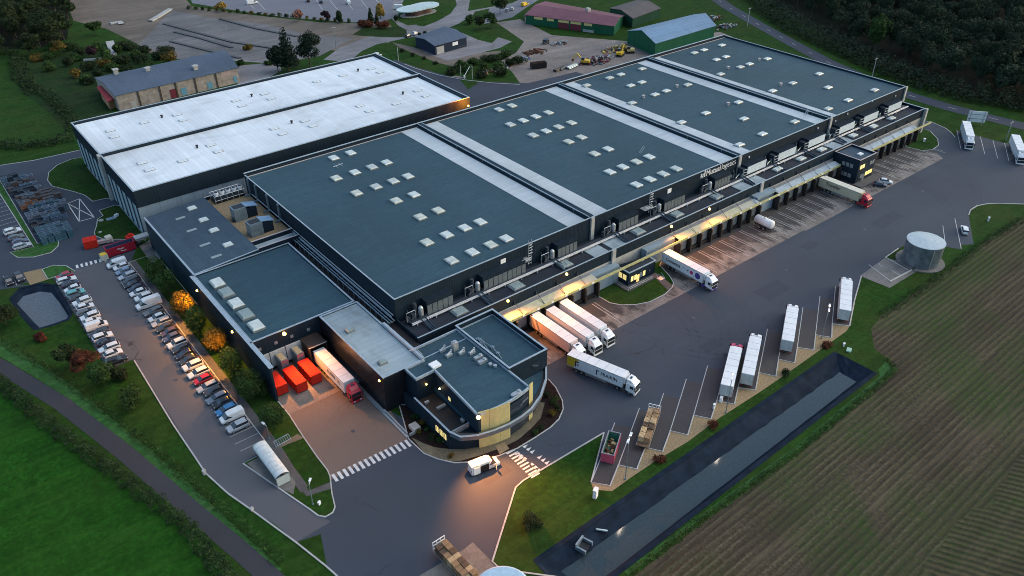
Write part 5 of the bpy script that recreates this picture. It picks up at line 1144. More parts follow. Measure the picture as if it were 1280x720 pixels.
def car_meshes(kind):
    if kind in CARMESH: return CARMESH[kind]
    if kind == 'van':
        L, Wd, H = 2.45, .97, 1.95; bel = 1.15
        body = [sec6(2.45,.42,.72,.76),sec6(2.3,.25,.92,.90),sec6(1.75,.22,1.12,.94),sec6(.9,.22,1.20,.96),sec6(-2.2,.22,1.25,.96),sec6(-2.42,.35,1.2,.92)]
        gl = [sec4(1.72,1.1,1.16,.86,.80),sec4(.95,1.15,1.80,.90,.78),sec4(.05,1.15,1.86,.92,.80)]
        rf = [sec4(.98,1.78,1.84,.80,.76),sec4(.1,1.2,1.95,.93,.82),sec4(-2.1,1.2,1.97,.94,.83),sec4(-2.4,1.2,1.88,.92,.80)]; wb = (1.55,-1.55)
    elif kind == 'big_van':
        body = [sec6(2.95,.42,.85,.80),sec6(2.8,.25,1.05,.95),sec6(2.1,.22,1.30,1.0),sec6(1.2,.22,1.35,1.0),sec6(-2.8,.22,1.4,1.0),sec6(-2.95,.35,1.35,.98)]
        gl = [sec4(2.1,1.25,1.33,.90,.84),sec4(1.2,1.3,2.15,.95,.80),sec4(.55,1.3,2.2,.97,.84)]
        rf = [sec4(1.3,2.1,2.18,.84,.8),sec4(.6,1.35,2.4,.98,.86),sec4(-2.7,1.35,2.42,.99,.87),sec4(-2.93,1.35,2.35,.97,.85)]; wb = (1.95,-1.9)
    elif kind == 'suv':
        body = [sec6(2.2,.45,.80,.78),sec6(2.08,.28,.98,.90),sec6(1.2,.25,1.08,.93),sec6(.6,.25,1.10,.93),sec6(-2.0,.25,1.15,.93),sec6(-2.2,.4,1.05,.85)]
        gl = [sec4(1.15,1.05,1.1,.86,.82),sec4(.4,1.08,1.58,.87,.70),sec4(-1.5,1.1,1.62,.87,.70),sec4(-2.02,1.1,1.3,.84,.74)]
        rf = [sec4(.38,1.57,1.62,.72,.68),sec4(-.3,1.6,1.69,.72,.66),sec4(-1.6,1.6,1.68,.72,.66),sec4(-1.75,1.52,1.6,.72,.68)]; wb = (1.35,-1.35)
    elif kind == 'estate':
        body = [sec6(2.3,.40,.64,.74),sec6(2.15,.24,.78,.86),sec6(1.2,.2,.94,.90),sec6(.6,.2,.97,.90),sec6(-2.1,.2,1.0,.89),sec6(-2.32,.36,.92,.82)]
        gl = [sec4(1.1,.92,.96,.82,.78),sec4(.35,.95,1.40,.83,.64),sec4(-1.7,.98,1.43,.82,.64),sec4(-2.2,.98,1.05,.80,.74)]
        rf = [sec4(.33,1.39,1.43,.66,.62),sec4(-.5,1.42,1.50,.66,.60),sec4(-1.6,1.42,1.49,.66,.60),sec4(-1.85,1.35,1.42,.66,.62)]; wb = (1.4,-1.4)
    else:
        body = [sec6(2.0,.42,.66,.72),sec6(1.86,.25,.80,.84),sec6(1.1,.2,.94,.87),sec6(.6,.2,.97,.87),sec6(-1.75,.2,1.02,.87),sec6(-1.98,.38,.95,.80)]
        gl = [sec4(1.02,.93,.97,.80,.76),sec4(.3,.96,1.42,.80,.62),sec4(-1.15,.98,1.45,.80,.62),sec4(-1.82,.98,1.08,.78,.70)]
        rf = [sec4(.28,1.41,1.45,.64,.60),sec4(-.4,1.44,1.52,.64,.58),sec4(-1.1,1.44,1.51,.64,.58),sec4(-1.35,1.36,1.44,.64,.60)]; wb = (1.22,-1.22)
    D = {}
    D['body'] = MB().loft(body).mesh('car_body', ['paint_white']); D['glass'] = MB().loft(gl).mesh('car_glass', ['car_glass']); D['roof'] = MB().loft(rf).mesh('car_roof', ['paint_white'])
    w = MB(); w.tube((0,-.11,0),(0,.11,0),.32,14,0); D['wheel'] = w.mesh('wheel', ['tyre']); w = MB(); w.tube((0,-.125,0),(0,.125,0),.2,10,0); D['rim'] = w.mesh('rim', ['rim'])
    D['wb'] = wb; D['wy'] = body[2][1][1]; xf = body[1][0][0]+.06; zf = body[1][3][2]; D['front'] = (xf, zf); D['rear'] = (body[-1][0][0], body[-1][3][2]); D['w'] = abs(D['wy'])
    D['hl'] = MB().box(-.12,-.17,-.09,.1,.17,.09).mesh('headlight', ['lens']); D['tl'] = MB().box(-.06,-.1,-.16,.06,.1,.16).mesh('taillight', ['red_lens'])
    D['mir'] = MB().box(-.1,-.1,-.07,.1,.1,.07).mesh('mirror', ['paint_white'])
    CARMESH[kind] = D; return D
def mobj(name, me, parent, loc=(0,0,0), matname=None, rz=0):
    o = bpy.data.objects.new(name, me); COL.objects.link(o); o.parent = parent; o.location = loc; o.rotation_euler = (0,0,rz)
    if matname: o.material_slots[0].link = 'OBJECT'; o.material_slots[0].material = MAT[matname]
    return o
CN = {'hatch': 'hatchback', 'estate': 'estate car', 'suv': 'tall car', 'van': 'small van', 'big_van': 'large van'}
def car(kind, col, x, y, ang, label, group, z=.03):
    D = car_meshes(kind); p = 'paint_'+col.replace(' ', '_')
    t = thing('parked_van' if 'van' in kind else 'parked_car', label, 'van' if 'van' in kind else 'car', (x, y, z), ang, group)
    mobj('body', D['body'], t, matname=p); mobj('cabin_glass', D['glass'], t); mobj('roof', D['roof'], t, matname=p)
    for wx in D['wb']:
        for s in (-1, 1): w = mobj('wheel', D['wheel'], t, (wx, s*(D['w']-.1), .32)); mobj('rim', D['rim'], w)
    for s in (-1, 1):
        mobj('headlight', D['hl'], t, (D['front'][0]-.05, s*(D['w']-.28), D['front'][1]-.13)); mobj('taillight', D['tl'], t, (D['rear'][0]+.02, s*(D['w']-.16), D['rear'][1]-.12)); mobj('mirror', D['mir'], t, (D['front'][0]-1.35 if kind != 'big_van' else 1.5, s*(D['w']+.04), D['front'][1]+.2), p)
    return t
RR = [('estate','dark grey',146,324),('van','white',151,327),('hatch','white',153.5,332),('hatch','pale blue',157.5,337.5),('estate','silver',161.7,343.3),('estate','dark grey',165.8,349),('hatch','black',170,353),('hatch','navy',171.5,359),
 ('hatch','white',174,364.5),('suv','white',179,371.3),('big_van','white',187.5,379),('estate','grey',190,389),('hatch','white',199,395.3),('estate','silver',202.5,401.7),('hatch','dark grey',208,408),('hatch','purple grey',213.3,414),
 ('hatch','slate blue',217.5,420),('suv','white',223.5,428),('hatch','dark grey',226,435),('hatch','navy',232.3,441.7),('hatch','dark grey',236.5,449),('suv','white',242,456),('estate','white',249,464.6),('hatch','red',255,473),
 ('estate','silver',261,482),('hatch','dark grey',266,488.5),('estate','steel blue',271.5,496.5),('hatch','black',276.5,503),('suv','blue',283.5,512),('van','white',291,519.5),('suv','silver',297.5,532)]
ys = []
for i, (k, c, px, py) in enumerate(RR):
    y = G(px, py, .8)[1]; ys.append(y)
for i in range(1, len(ys)):
    if ys[i] > ys[i-1]-2.15: ys[i] = ys[i-1]-2.2
for i, ((k, c, px, py), y) in enumerate(zip(RR, ys)):
    car(k, c, 30.6+random.uniform(-.25, .3), y, pi+random.uniform(-.03, .03), '%s %s, %s from the far end along the dark building' % (c, CN[k], ORD[i]), 'vehicles parked along the building side')
LR = [('hatch','red',105,80),('estate','white',135,105),('hatch','navy',150,133),('hatch','white',170,168),('suv','teal',200,197),('estate','dark grey',200,222),('suv','white',225,262),('hatch','white',245,297),('estate','grey',270,328),('suv','white',300,358),
 ('hatch','white',312,392),('van','white',340,425),('estate','dark grey',352,470),('suv','white',375,503),('hatch','navy',395,535),('estate','white',425,575),('hatch','white',455,612),('estate','black',490,655)]
ys = [G(60+px/5.54, 330+py/5.54, .8)[1] for _, _, px, py in LR]
for i in range(1, len(ys)):
    if ys[i] > ys[i-1]-2.15: ys[i] = ys[i-1]-2.2
for i, ((k, c, px, py), y) in enumerate(zip(LR, ys)):
    car(k, c, 18.2+random.uniform(-.25, .25), y, random.uniform(-.04, .04)+(0 if i % 3 else pi), '%s %s, %s from the far end on the grass side' % (c, CN[k], ORD[i]), 'vehicles parked along the grass side')
for i, (k, c, px, py) in enumerate((('suv','white',15.5,289),('hatch','grey',20,296.5),('hatch','slate blue',25,301.5),('estate','silver',27.5,307))):
    x, y = G(px, py, .7); d = Vector(G(44,306))-Vector(G(0,243)); car(k, c, x, y, atan2(d.y, d.x)+pi/2, '%s %s, %s of the four cars beside the crate stacks' % (c, CN[k], ORD[i]), 'cars beside the crate stacks')
for i, (px, py, c) in enumerate(((10.5,351,'black'),(24,346.5,'dark grey'))):
    x, y = G(px, py, .7); car('suv' if i else 'hatch', c, x, y, -pi/2+.1, '%s car at the left edge, %s the paved square' % (c, 'next to' if i else 'farther from'), 'cars by the paved square')
x, y = G(1099, 230, .7); car('hatch', 'navy', x, y-.3, -pi/2+.55, 'dark hatchback parked in front of the two storey dock office', 'cars at the dock office')
x, y = G(1107, 226.5, .7); car('hatch', 'white', x, y, -pi/2+.55, 'white hatchback parked in front of the two storey dock office', 'cars at the dock office')
x, y = G(1206, 287, .7); car('estate', 'white', x, y, atan2(*(Vector(G(1202,280))-Vector(G(1208,298)))[::-1]) if False else radians(32), 'white car alone in the bay beyond the water tank', 'cars in the lorry yard')
for k, c, px, py, a, lab in (('van','yellow',656,5,.3,'yellow van beside the farm barn at the top edge'),('hatch','white',640,10,.8,'white car by the dark tree near the farm barn'),('hatch','silver',634,12,.8,'silver car by the dark tree near the farm barn'),
      ('hatch','white',519,41,.4,'white car in the yard of the navy shed'),('hatch','dark grey',510,44,.4,'dark car in the yard of the navy shed'),('big_van','white',500,9.5,-.6,'white van parked against the pavilion'),
      ('big_van','white',315,3,-.1,'white van at the left end of the top car park'),('hatch','black',385,0,1.2,'black car at the top edge of the top car park'),('hatch','navy',401,1.5,1.2,'navy car in the top car park'),('van','white',436,3,1.2,'white van in the middle of the top car park'),('van','white',471,69,.3,'white van behind the corner of the white roofed warehouse')):
    if c == 'yellow' and 'paint_yellow' not in MAT: MAT['paint_yellow'] = MAT['yellow']
    x, y = G(px, py, .9); car(k, c, x, y, a, lab, 'distant parked vehicles')
# van with its doors open under the floodlight
vx, vy = G(605, 580, 1.2); VD = Vector((1, -.04)).normalized()
p0, p1 = Vector(G(592, 590, .4)), Vector(G(619, 579.5, .4)); va = atan2((p1-p0).y, (p1-p0).x)
v = car('big_van', 'white', vx, vy, va, 'white van with open front and side doors standing in the orange floodlight', None)
v.name = 'delivery_van'
mb = MB(); mb.box(.95,-1.02,.5,2.0,-.96,1.3,0); mb.box(1.0,-1.01,1.35,1.75,-.97,1.95,1); d = mb.build('door', ['white_paint', 'car_glass'], v); d.location = (0,-.05,0); d.rotation_euler = (0,0,0); 
d.location = (1.95,-1.0,0); d.data.transform(Matrix.Translation((-1.95,.98,0))); d.rotation_euler = (0,0,radians(75))
mb = MB(); mb.box(-1.2,-1.03,.35,.55,-.99,2.0); mb.build('side_opening', ['black'], v)
mb = MB(); mb.box(-2.6,-1.09,.4,-1.25,-1.04,2.1); mb.build('sliding_door', ['white_paint'], v)

# ---- lorries --------------------------------------------------------------
def wheel_t(par, x, y, r=.5, w=.34):
    mb = MB(); mb.tube((x,y-w/2,r),(x,y+w/2,r),r,16); o = mb.build('wheel', ['tyre'], par)
    mb = MB(); mb.tube((x,y-w/2-.02,r),(x,y+w/2+.02,r),r*.55,10); mb.build('rim', ['rim'], o); return o
def tractor(t, x0, cabm, low=None, chassis='black', roofh=3.75):
    """tractor unit; x0 = front face of trailer"""
    xb, xf = x0+.75, x0+2.95; mb = MB()
    def cs(x, z0, z1, w): return [(x,-w,z0),(x,-w,z1-.25),(x,-w*.86,z1),(x,w*.86,z1),(x,w,z1-.25),(x,w,z0)]
    mb.loft([cs(xb,.95,3.0,1.2),cs(xb+.3,.9,3.1,1.23),cs(xf-.35,.7,2.95,1.24),cs(xf-.05,.6,2.65,1.2)]); c = mb.build('cab', [cabm], t)
    mb = MB(); mb.loft([[(xb+.05,-1.1,3.0),(xb+.05,-1.0,roofh),(xb+.05,1.0,roofh),(xb+.05,1.1,3.0)],[(xb+1.0,-1.1,3.0),(xb+1.0,-.95,roofh-.15),(xb+1.0,.95,roofh-.15),(xb+1.0,1.1,3.0)],[(xf-.5,-1.05,2.9),(xf-.5,-.9,3.02),(xf-.5,.9,3.02),(xf-.5,1.05,2.9)]]); mb.build('wind_deflector', [cabm], c)
    mb = MB(); mb.add([(xf+.005,-1.08,1.75),(xf+.005,1.08,1.75),(xf-.03,1.0,2.6),(xf-.03,-1.0,2.6),(xf-.3,-1.08,1.75),(xf-.3,1.08,1.75),(xf-.33,1.0,2.6),(xf-.33,-1.0,2.6)],[[0,1,2,3],[0,4,5,1],[2,6,7,3],[0,3,7,4],[1,5,6,2]]); mb.build('windscreen', ['car_glass'], c)
    mb = MB(); mb.box(xf-.1,-1.05,.75,xf+.01,1.05,1.55); mb.build('grille', ['black'], c)
    mb = MB(); mb.box(xf-.3,-1.24,.3,xf+.06,1.24,.78); mb.build('bumper', [low or cabm], c)
    mb = MB(); mb.box(xb+.9,-.4,3.02,xb+1.35,.4,roofh-.05 if False else 3.12); mb.box(xb+.35,-.35,roofh-.1,xb+.75,.35,roofh+.02); mb.build('roof_hatch', ['window_dark'], c)
    for s in (-1, 1):
        mb = MB(); mb.box(xf-1.25,s*1.235,1.75,xf-.45,s*1.26,2.45); mb.build('side_window', ['car_glass'], c)
        mb = MB(); mb.box(xf+.0,s*.75-.2,.5,xf+.08,s*.75+.2,.72); mb.build('headlight', ['lens'], c)
        mb = MB(); mb.box(xf-.12,s*1.42-.12,1.7,xf+.02,s*1.42+.12,2.5); mb.build('mirror', ['black' if cabm != 'reefer' else 'text_black'], c)
        wheel_t(t, xf-1.35, s*1.02); wheel_t(t, x0-1.15, s*1.0, .5, .5)
        mb = MB(); mb.box(x0-.4,s*1.22-.03,.45,xb+.2,s*1.22+.03,1.05); mb.build('side_skirt', [low or 'steel_dark'], t)
    mb = MB(); mb.box(x0-2.2,-.45,.7,xf-.3,.45,1.0); mb.box(x0+.15,-.6,1.0,xb,.6,2.6); mb.build('chassis', [chassis], t)
    return c
def semi(name, label, x, y, ang, L=13.6, roof='reefer', side='reefer_side', cab='reefer', low=None, reefer=True, group=None, tractor_on=True, doors='steel_doors', h=4.0):
    """origin at the middle of the trailer bed, x forward"""
    t = thing(name, label, 'lorry', (x, y, .035), ang, group); a, b = -L/2, L/2
    mb = MB(); mb.box(a+.02,-1.27,1.15,b-.02,1.27,h-.06); bx = mb.build('trailer_box', [side], t)
    mb = MB(); mb.box(a,-1.29,h-.06,b,1.29,h)
    for k in range(1, 6): mb.box(a+L*k/6-.03,-1.27,h,a+L*k/6+.03,1.27,h+.02,1)
    rf_ = mb.build('roof', [roof, 'awning'], bx)
    mb = MB()
    for s in (-1, 1):
        mb.box(a,s*1.275-.02,h-.2,b,s*1.275+.02,h-.08); mb.box(a,s*1.275-.02,1.1,b,s*1.275+.02,1.28)
    mb.box(a-.01,-1.29,1.1,a+.1,-1.2,h-.06); mb.box(a-.01,1.2,1.1,a+.1,1.29,h-.06); mb.build('rail', ['rim'], bx)
    for s in (-1, 1):
        mb = MB(); mb.box(a-.04,min(s*.04,s*1.18),1.2,a+.01,max(s*.04,s*1.18),h-.12); d = mb.build('rear_door', [doors], bx)
        mb = MB(); mb.tube((a-.07,s*.35,1.25),(a-.07,s*.35,h-.2),.025,4); mb.tube((a-.07,s*.85,1.25),(a-.07,s*.85,h-.2),.025,4); mb.build('lock_bar', ['steel'], d)
        mb = MB(); mb.box(a-.03,s*1.0-.16,.85,a+.02,s*1.0+.16,1.05); mb.build('taillight', ['red_lens'], t)
        mb = MB(); mb.box(a+4.6,s*1.2-.03,.55,b-3.8,s*1.2+.03,1.0); mb.build('side_guard', ['rim'], t)
        for xx in (a+2.4,a+3.7,a+5.0): wheel_t(t, xx, s*1.03)
        mb = MB(); mb.box(b-3.4,s*.9-.08,.1,b-3.2,s*.9+.08,1.15); mb.build('landing_leg', ['steel_dark'], t)
    mb = MB(); mb.box(a+.3,-.5,.95,b-.3,.5,1.15); mb.box(a,-1.2,.5,a+.1,1.2,.62); mb.build('chassis', ['black'], t)
    if reefer: mb = MB(); mb.box(b,-1.0,2.2,b+.42,1.0,h-.15); mb.box(b+.42,-.8,2.5,b+.46,.8,3.4); mb.build('cooling_unit', [side], bx)
    if tractor_on: tractor(t, b, cab, low)
    return t, bx
flat('steel_doors', (.40,.46,.50), .4)
def decal(par, pts, mat, side, name='marking', off=.012):
    """flat coloured area on the trailer side, pts in (x, z)"""
    y = side*(1.27+off); mb = MB(); n = len(pts)
    P = [(x, y, z) for x, z in pts]+[(x, side*1.271, z) for x, z in pts]
    mb.add(P, [list(range(n)) if side < 0 else list(range(n))[::-1]]+[[i, (i+1) % n, n+(i+1) % n, n+i] for i in range(n)]); return mb.build(name, [mat], par)
def side_text(par, s, x, z, size, mat, side=-1, bold=0, sx=1.0, shear=0.0, name='lettering'):
    if side < 0: M = Matrix.Translation((x, -1.285, z)) @ Matrix.Rotation(pi/2, 4, 'X')
    else: M = Matrix.Translation((x, 1.285, z)) @ Matrix.Rotation(pi, 4, 'Z') @ Matrix.Rotation(pi/2, 4, 'X')
    return text(s, size, mat, name, par, M, .008, bold, shear, sx)
def circ(cx, cz, rx, rz, n=20): return [(cx+rx*cos(2*pi*i/n), cz+rz*sin(2*pi*i/n)) for i in range(n)]
def place(pr, fr, L=13.6, lr=None):
    """centre and heading of a trailer from rear-left & front-left roof corners (ground plan)"""
    pr, fr = Vector(pr), Vector(fr); d = (fr-pr).normalized(); n = Vector((d.y, -d.x)); c = pr+d*L/2+n*1.28
    return c.x, c.y, atan2(d.y, d.x)
DG = 'white lorries backed up to the docks'
t, bx = semi('articulated_lorry', 'white lorry with pinkish side and two grey slanted stripes, nearest the office at the dock', 98.2, 109.3, -pi/2, side='trailer_pink', group=DG)
for k, m in ((0, 'grey_stripe'), (1.75, 'grey_stripe')): decal(bx, [(-6.7+k,3.85),(-5.9+k,3.85),(-4.6+k,1.35),(-5.4+k,1.35)], m, -1)
t, bx = semi('articulated_lorry', 'white lorry in the middle of the three backed up at the dock', 102.55, 108.6, -pi/2, group=DG)
t, bx = semi('articulated_lorry', 'white lorry farthest from the office of the three backed up at the dock', 106.9, 109.0, -pi/2, group=DG)
# lorry leaving the docks, with lettering
cx, cy, ca = place(G(708.75,443.3,4), G(777.5,471.5,4)); n_ = Vector((sin(ca), -cos(ca)))
cx, cy = (Vector(G(708.75,443.3,4))+Vector((cos(ca), sin(ca)))*6.8-n_*1.28)
t, bx = semi('articulated_lorry', 'white lorry with yellow rear corner and black lettering crossing the yard', cx, cy, ca, side='reefer_side')
decal(bx, [(-6.78,3.88),(-3.6,3.88),(-4.7,2.9),(-5.0,1.35),(-6.78,1.35)], 'yellow', -1)
decal(bx, [(-4.75,3.25),(-3.7,3.25),(-3.7,2.95),(-4.4,2.9),(-4.4,1.7),(-4.75,1.7)], 'text_black', -1, off=.02); decal(bx, [(-4.25,2.55),(-3.85,2.55),(-3.85,2.2),(-4.25,2.2)], 'text_black', -1, off=.02)
side_text(bx, 'FRAIKIN', 1.55, 2.15, 1.25, 'text_black', -1, .02, .88)
decal(bx, [(.45,3.15),(1.2,3.15),(1.2,2.9),(.72,2.9),(.72,1.85),(.45,1.85)], 'text_black', -1)
for s in (1,): side_text(bx, 'FRAIKIN', -1.55, 2.15, 1.2, 'text_black', 1, .02, .82)
# lorry at the dock with circles
t, bx = semi('articulated_lorry', 'white lorry with dark lettering and pink and violet dots at the dock beside the island', 142.9, 109.2, -pi/2, low='violet')
side_text(bx, 'Connexia', -5.5, 2.2, 1.35, 'text_black', -1, .03, .92)
for c_, z_, r_, m in ((.4,2.75,.10,'text_black'),(1.0,2.65,.14,'text_black'),(1.9,2.6,.25,'text_black'),(3.1,2.55,.52,'magenta'),(5.1,2.5,.85,'violet'),(4.0,1.9,.14,'teal_dot')):
    if m == 'teal_dot': flat('teal_dot', (.1,.3,.35)) if 'teal_dot' not in MAT else None
    decal(bx, circ(c_, z_, r_, r_), m, -1)
t, bx = semi('articulated_lorry', 'beige trailer with dark lettering and red cab, beside the two storey dock office', 212.6, 109.2, -pi/2, side='trailer_beige', roof='beige_roof', cab='truck_red', low='truck_red')
side_text(bx, 'Transfer', -4.4, 2.35, 1.5, 'text_brown', -1, .03, .95, .15)
t, bx = semi('articulated_lorry', 'white trailer with a red cab backed into the dark dock tunnel by the red containers', 53.0, 128.6, -pi/2, side='reefer_side', roof='reefer', cab='truck_red', reefer=False)
side_text(bx, 'ALAINE', -.6, 2.35, 1.15, 'text_black', -1, .02, .95); decal(bx, [(3.6,3.1),(4.1,3.1),(4.3,2.2),(3.8,2.2)], 'yellow', -1); decal(bx, [(4.3,3.1),(4.7,3.1),(4.9,2.2),(4.5,2.2)], 'text_black', -1)
# four in the bays, two at the far end
PG = 'white lorries parked in the slanted bays'
for (rl, rr, fl, cab, lab) in (((900.3,480.4),(917.6,483.2),(912.8,431.8),'pinkcab','white lorry with a pink red cab roof parked in the slanted bays'),
        ((926.7,466.5),(943.3,468.9),(937,420),'reefer','white lorry parked next to the one with the red cab in the slanted bays'),
        ((977.3,424.4),(992.3,427),(987.5,384),'reefer','white lorry standing alone, with empty bays on both sides'),
        ((1048.5,385.8),(1065,389),(1053.5,349),'reefer','white lorry in the last slanted bay beside the tank lawn')):
    if 'pinkcab' not in MAT: flat('pinkcab', (.50,.03,.11), .35)
    a, b = Vector(G(*rl, 4)), Vector(G(*rr, 4)); m_ = (a+b)/2; h_ = radians(30.6); d_ = Vector((cos(h_), sin(h_))); c_ = m_+d_*6.8
    t, bx = semi('articulated_lorry', lab, c_.x, c_.y, h_, cab=cab, group=PG)
for (rl, rr, fl, lab) in (((1203,151),(1213,152),(1208.5,169.3),'white lorry parked nose outwards below the roadside sign board'), ((1264,168),(1275,168.6),(1270,186.7),'white lorry parked at the right edge of the yard')):
    a, b = Vector(G(*rl, 4)), Vector(G(*rr, 4)); m_ = (a+b)/2; h_ = radians(212.0); d_ = Vector((cos(h_), sin(h_))); c_ = m_+d_*6.8
    semi('articulated_lorry', lab, c_.x, c_.y, h_, group='white lorries facing the yard at its far end')
# tanker trailer
tx, ty = G(947, 271, 1.8); t = thing('tank_trailer', 'white cylindrical tank trailer standing in the dark dock bays', 'trailer', (178.4, 111.2, .035), -pi/2)
mb = MB(); mb.tube((-2.6,0,2.2),(2.5,0,2.2),1.2,18); mb.ball((-2.6,0,2.2),1.19,0,14,8,(.35,1,1)); mb.ball((2.5,0,2.2),1.19,0,14,8,(.35,1,1)); mb.build('tank', ['reefer'], t, True)
mb = MB(); mb.box(-2.8,-.6,.7,2.8,.6,1.0); mb.box(2.4,-.1,.7,4.4,.1,.9); mb.build('chassis', ['steel_dark'], t)
for s in (-1, 1):
    for xx in (-.7, .7): wheel_t(t, xx, s*.95)
mb = MB(); mb.tube((0,-.3,3.35),(0,.3,3.35),.3,8); mb.box(-2.9,-.9,.4,-2.8,.9,.6); mb.build('fitting', ['steel'], t)
# pallet stacks on flat trailers
def flatbed(label, x, y, ang, L, rows, seed, h0=1.2):
    rnd = random.Random(seed); t = thing('flatbed_trailer', label, 'trailer', (x, y, .035), ang)
    mb = MB(); mb.box(-L/2,-1.25,1.0,L/2,1.25,h0); mb.build('deck', ['wood_dark'], t)
    mb = MB(); mb.box(-L/2,-.5,.7,L/2,.5,1.0); mb.build('chassis', ['black'], t)
    mb = MB()
    for yy in (-1.2,-.4,.4,1.2): mb.box(L/2-.1,yy-.06,h0,L/2,yy+.06,h0+1.9)
    for z in (h0+.2,h0+1.0,h0+1.8): mb.box(L/2-.1,-1.25,z,L/2,1.25,z+.14)
    mb.build('headboard', ['white_paint'], t)
    for s in (-1,1):
        mb = MB(); mb.box(-L/2,s*1.25-.03,.95,L/2,s*1.25+.03,1.22); mb.build('side_rail', ['rim'], t)
        for xx in (-L/2+2.2,-L/2+3.5,-L/2+4.8): wheel_t(t, xx, s*1.0)
    return t
def pallet_stack(x, y, z, ang, n, mat, label, group, lx=1.2, ly=.95, ph=.15):
    mb = MB()
    for k in range(n):
        zz = k*ph; jx = random.uniform(-.03, .03)
        for q in range(5): yy = -ly/2+ly*(q+.1)/5; mb.box(-lx/2+jx, yy, zz+.10, lx/2+jx, yy+ly*.14, zz+.135)
        for xx in (-lx/2, -.06, lx/2-.12): mb.box(xx+jx, -ly/2, zz, xx+.12+jx, ly/2, zz+.10)
    o = mb.build('pallet_stack', [mat]); o.location = (x, y, z); o.rotation_euler = (0, 0, ang); tag(o, label, 'pallets', group); return o
def loaded(label, x, y, ang, L, n, lab, grp, seed, hts):
    rnd = random.Random(seed); t = flatbed(label, x, y, ang, L, n, seed); c, s = cos(ang), sin(ang)
    for i in range(n):
        for j in (0, 1):
            lx = L/2-.8-i*(L-1.4)/n-.3; ly = (-.6, .6)[j]; k = rnd.choice(hts)
            side = ('left', 'right')[1-j]
            pallet_stack(x+lx*c-ly*s, y+lx*s+ly*c, 1.24, ang+pi/2*0, k, rnd.choice(['wood', 'wood_dark', 'wood', 'wood_pale']), lab % (ORD[i], side), grp, (L-1.4)/n-.12, 1.1)
f = [Vector(G(720+a/5.115, 490+b/5.115, 2.0)) for a, b in ((460,95),(547,112),(480,325),(395,300))]
fr = (f[0]+f[1])/2; h_ = radians(30.5); d_ = Vector((cos(h_), sin(h_))); c_ = fr-d_*5.4
loaded('flat trailer loaded with wooden pallets parked in a slanted bay', c_.x, c_.y, h_, 10.4, 6, 'wooden pallets, %s from the headboard, %s side of the slanted bay trailer', 'pallets on the bay trailer', 5, (8, 9, 10, 6))
fr = (Vector(G(540.6,680.6,2.6))+Vector(G(555.6,671.9,2.6)))/2; h_ = radians(91.5); d_ = Vector((cos(h_), sin(h_))); c_ = fr-d_*6.2
loaded('flat trailer loaded with rows of wooden pallets at the bottom edge of the photo', c_.x, c_.y, h_, 12.4, 10, 'wooden pallets, %s from the headboard, %s side of the bottom edge trailer', 'pallets on the bottom trailer', 8, (9, 11, 12, 10))
# skip with green inside
def skip(name, label, x, y, ang, L, Wd, H, out, inn, z=.035, cat='skip', ribs=True, fill=None):
    t = thing(name, label, cat, (x, y, z), ang); mb = MB(); th = .12
    mb.box(-L/2,-Wd/2,.3,L/2,-Wd/2+th,H,0); mb.box(-L/2,Wd/2-th,.3,L/2,Wd/2,H,0); mb.box(-L/2,-Wd/2+th,.3,-L/2+th,Wd/2-th,H,0); mb.box(L/2-th,-Wd/2+th,.3,L/2,Wd/2-th,H,0); mb.box(-L/2,-Wd/2,.18,L/2,Wd/2,.3,0)
    if ribs:
        n = int(L/.8)
        for i in range(n+1):
            for s in (-1,1): xx = -L/2+L*i/n; mb.box(xx-.05,s*Wd/2-.06,.3,xx+.05,s*Wd/2+.06,H-.1,0)
    mb.build('wall', [out], t)
    mb = MB(); e = th+.01
    mb.box(-L/2+e,-Wd/2+e,.31,L/2-e,Wd/2-e,.36,0)
    for s in (-1,1): mb.box(-L/2+e,s*(Wd/2-e)-.01,.36,L/2-e,s*(Wd/2-e)+.01,H-.02,0)
    mb.box(L/2-e-.01,-Wd/2+e,.36,L/2-e+.01,Wd/2-e,H-.02,0); mb.box(-L/2+e-.01,-Wd/2+e,.36,-L/2+e+.01,Wd/2-e,H-.02,0); mb.build('lining', [inn], t)
    mb = MB(); ringcap(mb, -L/2, -Wd/2, L/2, Wd/2, H, .16, .1); mb.build('rim', ['rim' if out == 'skip_pink' else out], t)
    if fill:
        mb = MB(); rnd = random.Random(4)
        for i in range(30): xx, yy = rnd.uniform(-L/2+.5, L/2-.5), rnd.uniform(-Wd/2+.4, Wd/2-.4); mb.obox(xx, yy, .36, .36+rnd.uniform(.3,.9), rnd.uniform(.3,.9), rnd.uniform(.2,.7), rnd.uniform(0,3), rnd.choice([0,0,0,1]))
        mb.build('rubbish', fill, t)
    mb = MB()
    for s in (-1,1): mb.tube((-L/2+.6,s*.5-.1,.12),(-L/2+.6,s*.5+.1,.12),.12,8); mb.tube((L/2-.6,s*.5-.1,.12),(L/2-.6,s*.5+.1,.12),.12,8)
    mb.build('roller', ['black'], t)
    return t
s_ = [Vector(G(720+a/5.115, 490+b/5.115, 2.3)) for a, b in ((205,250),(293,265),(243,410),(160,400))]; c_ = sum(s_, Vector((0,0)))/4
skip('open_skip', 'pink red open skip with green inside and open rear door on the grass corner', c_.x, c_.y, radians(33), 6.2, 2.4, 2.4, 'skip_pink', 'skip_green', fill=['rust', 'wood_pale'])
bx_ = MB(); bx_.obox(0,0,0,1,.1,1,0)
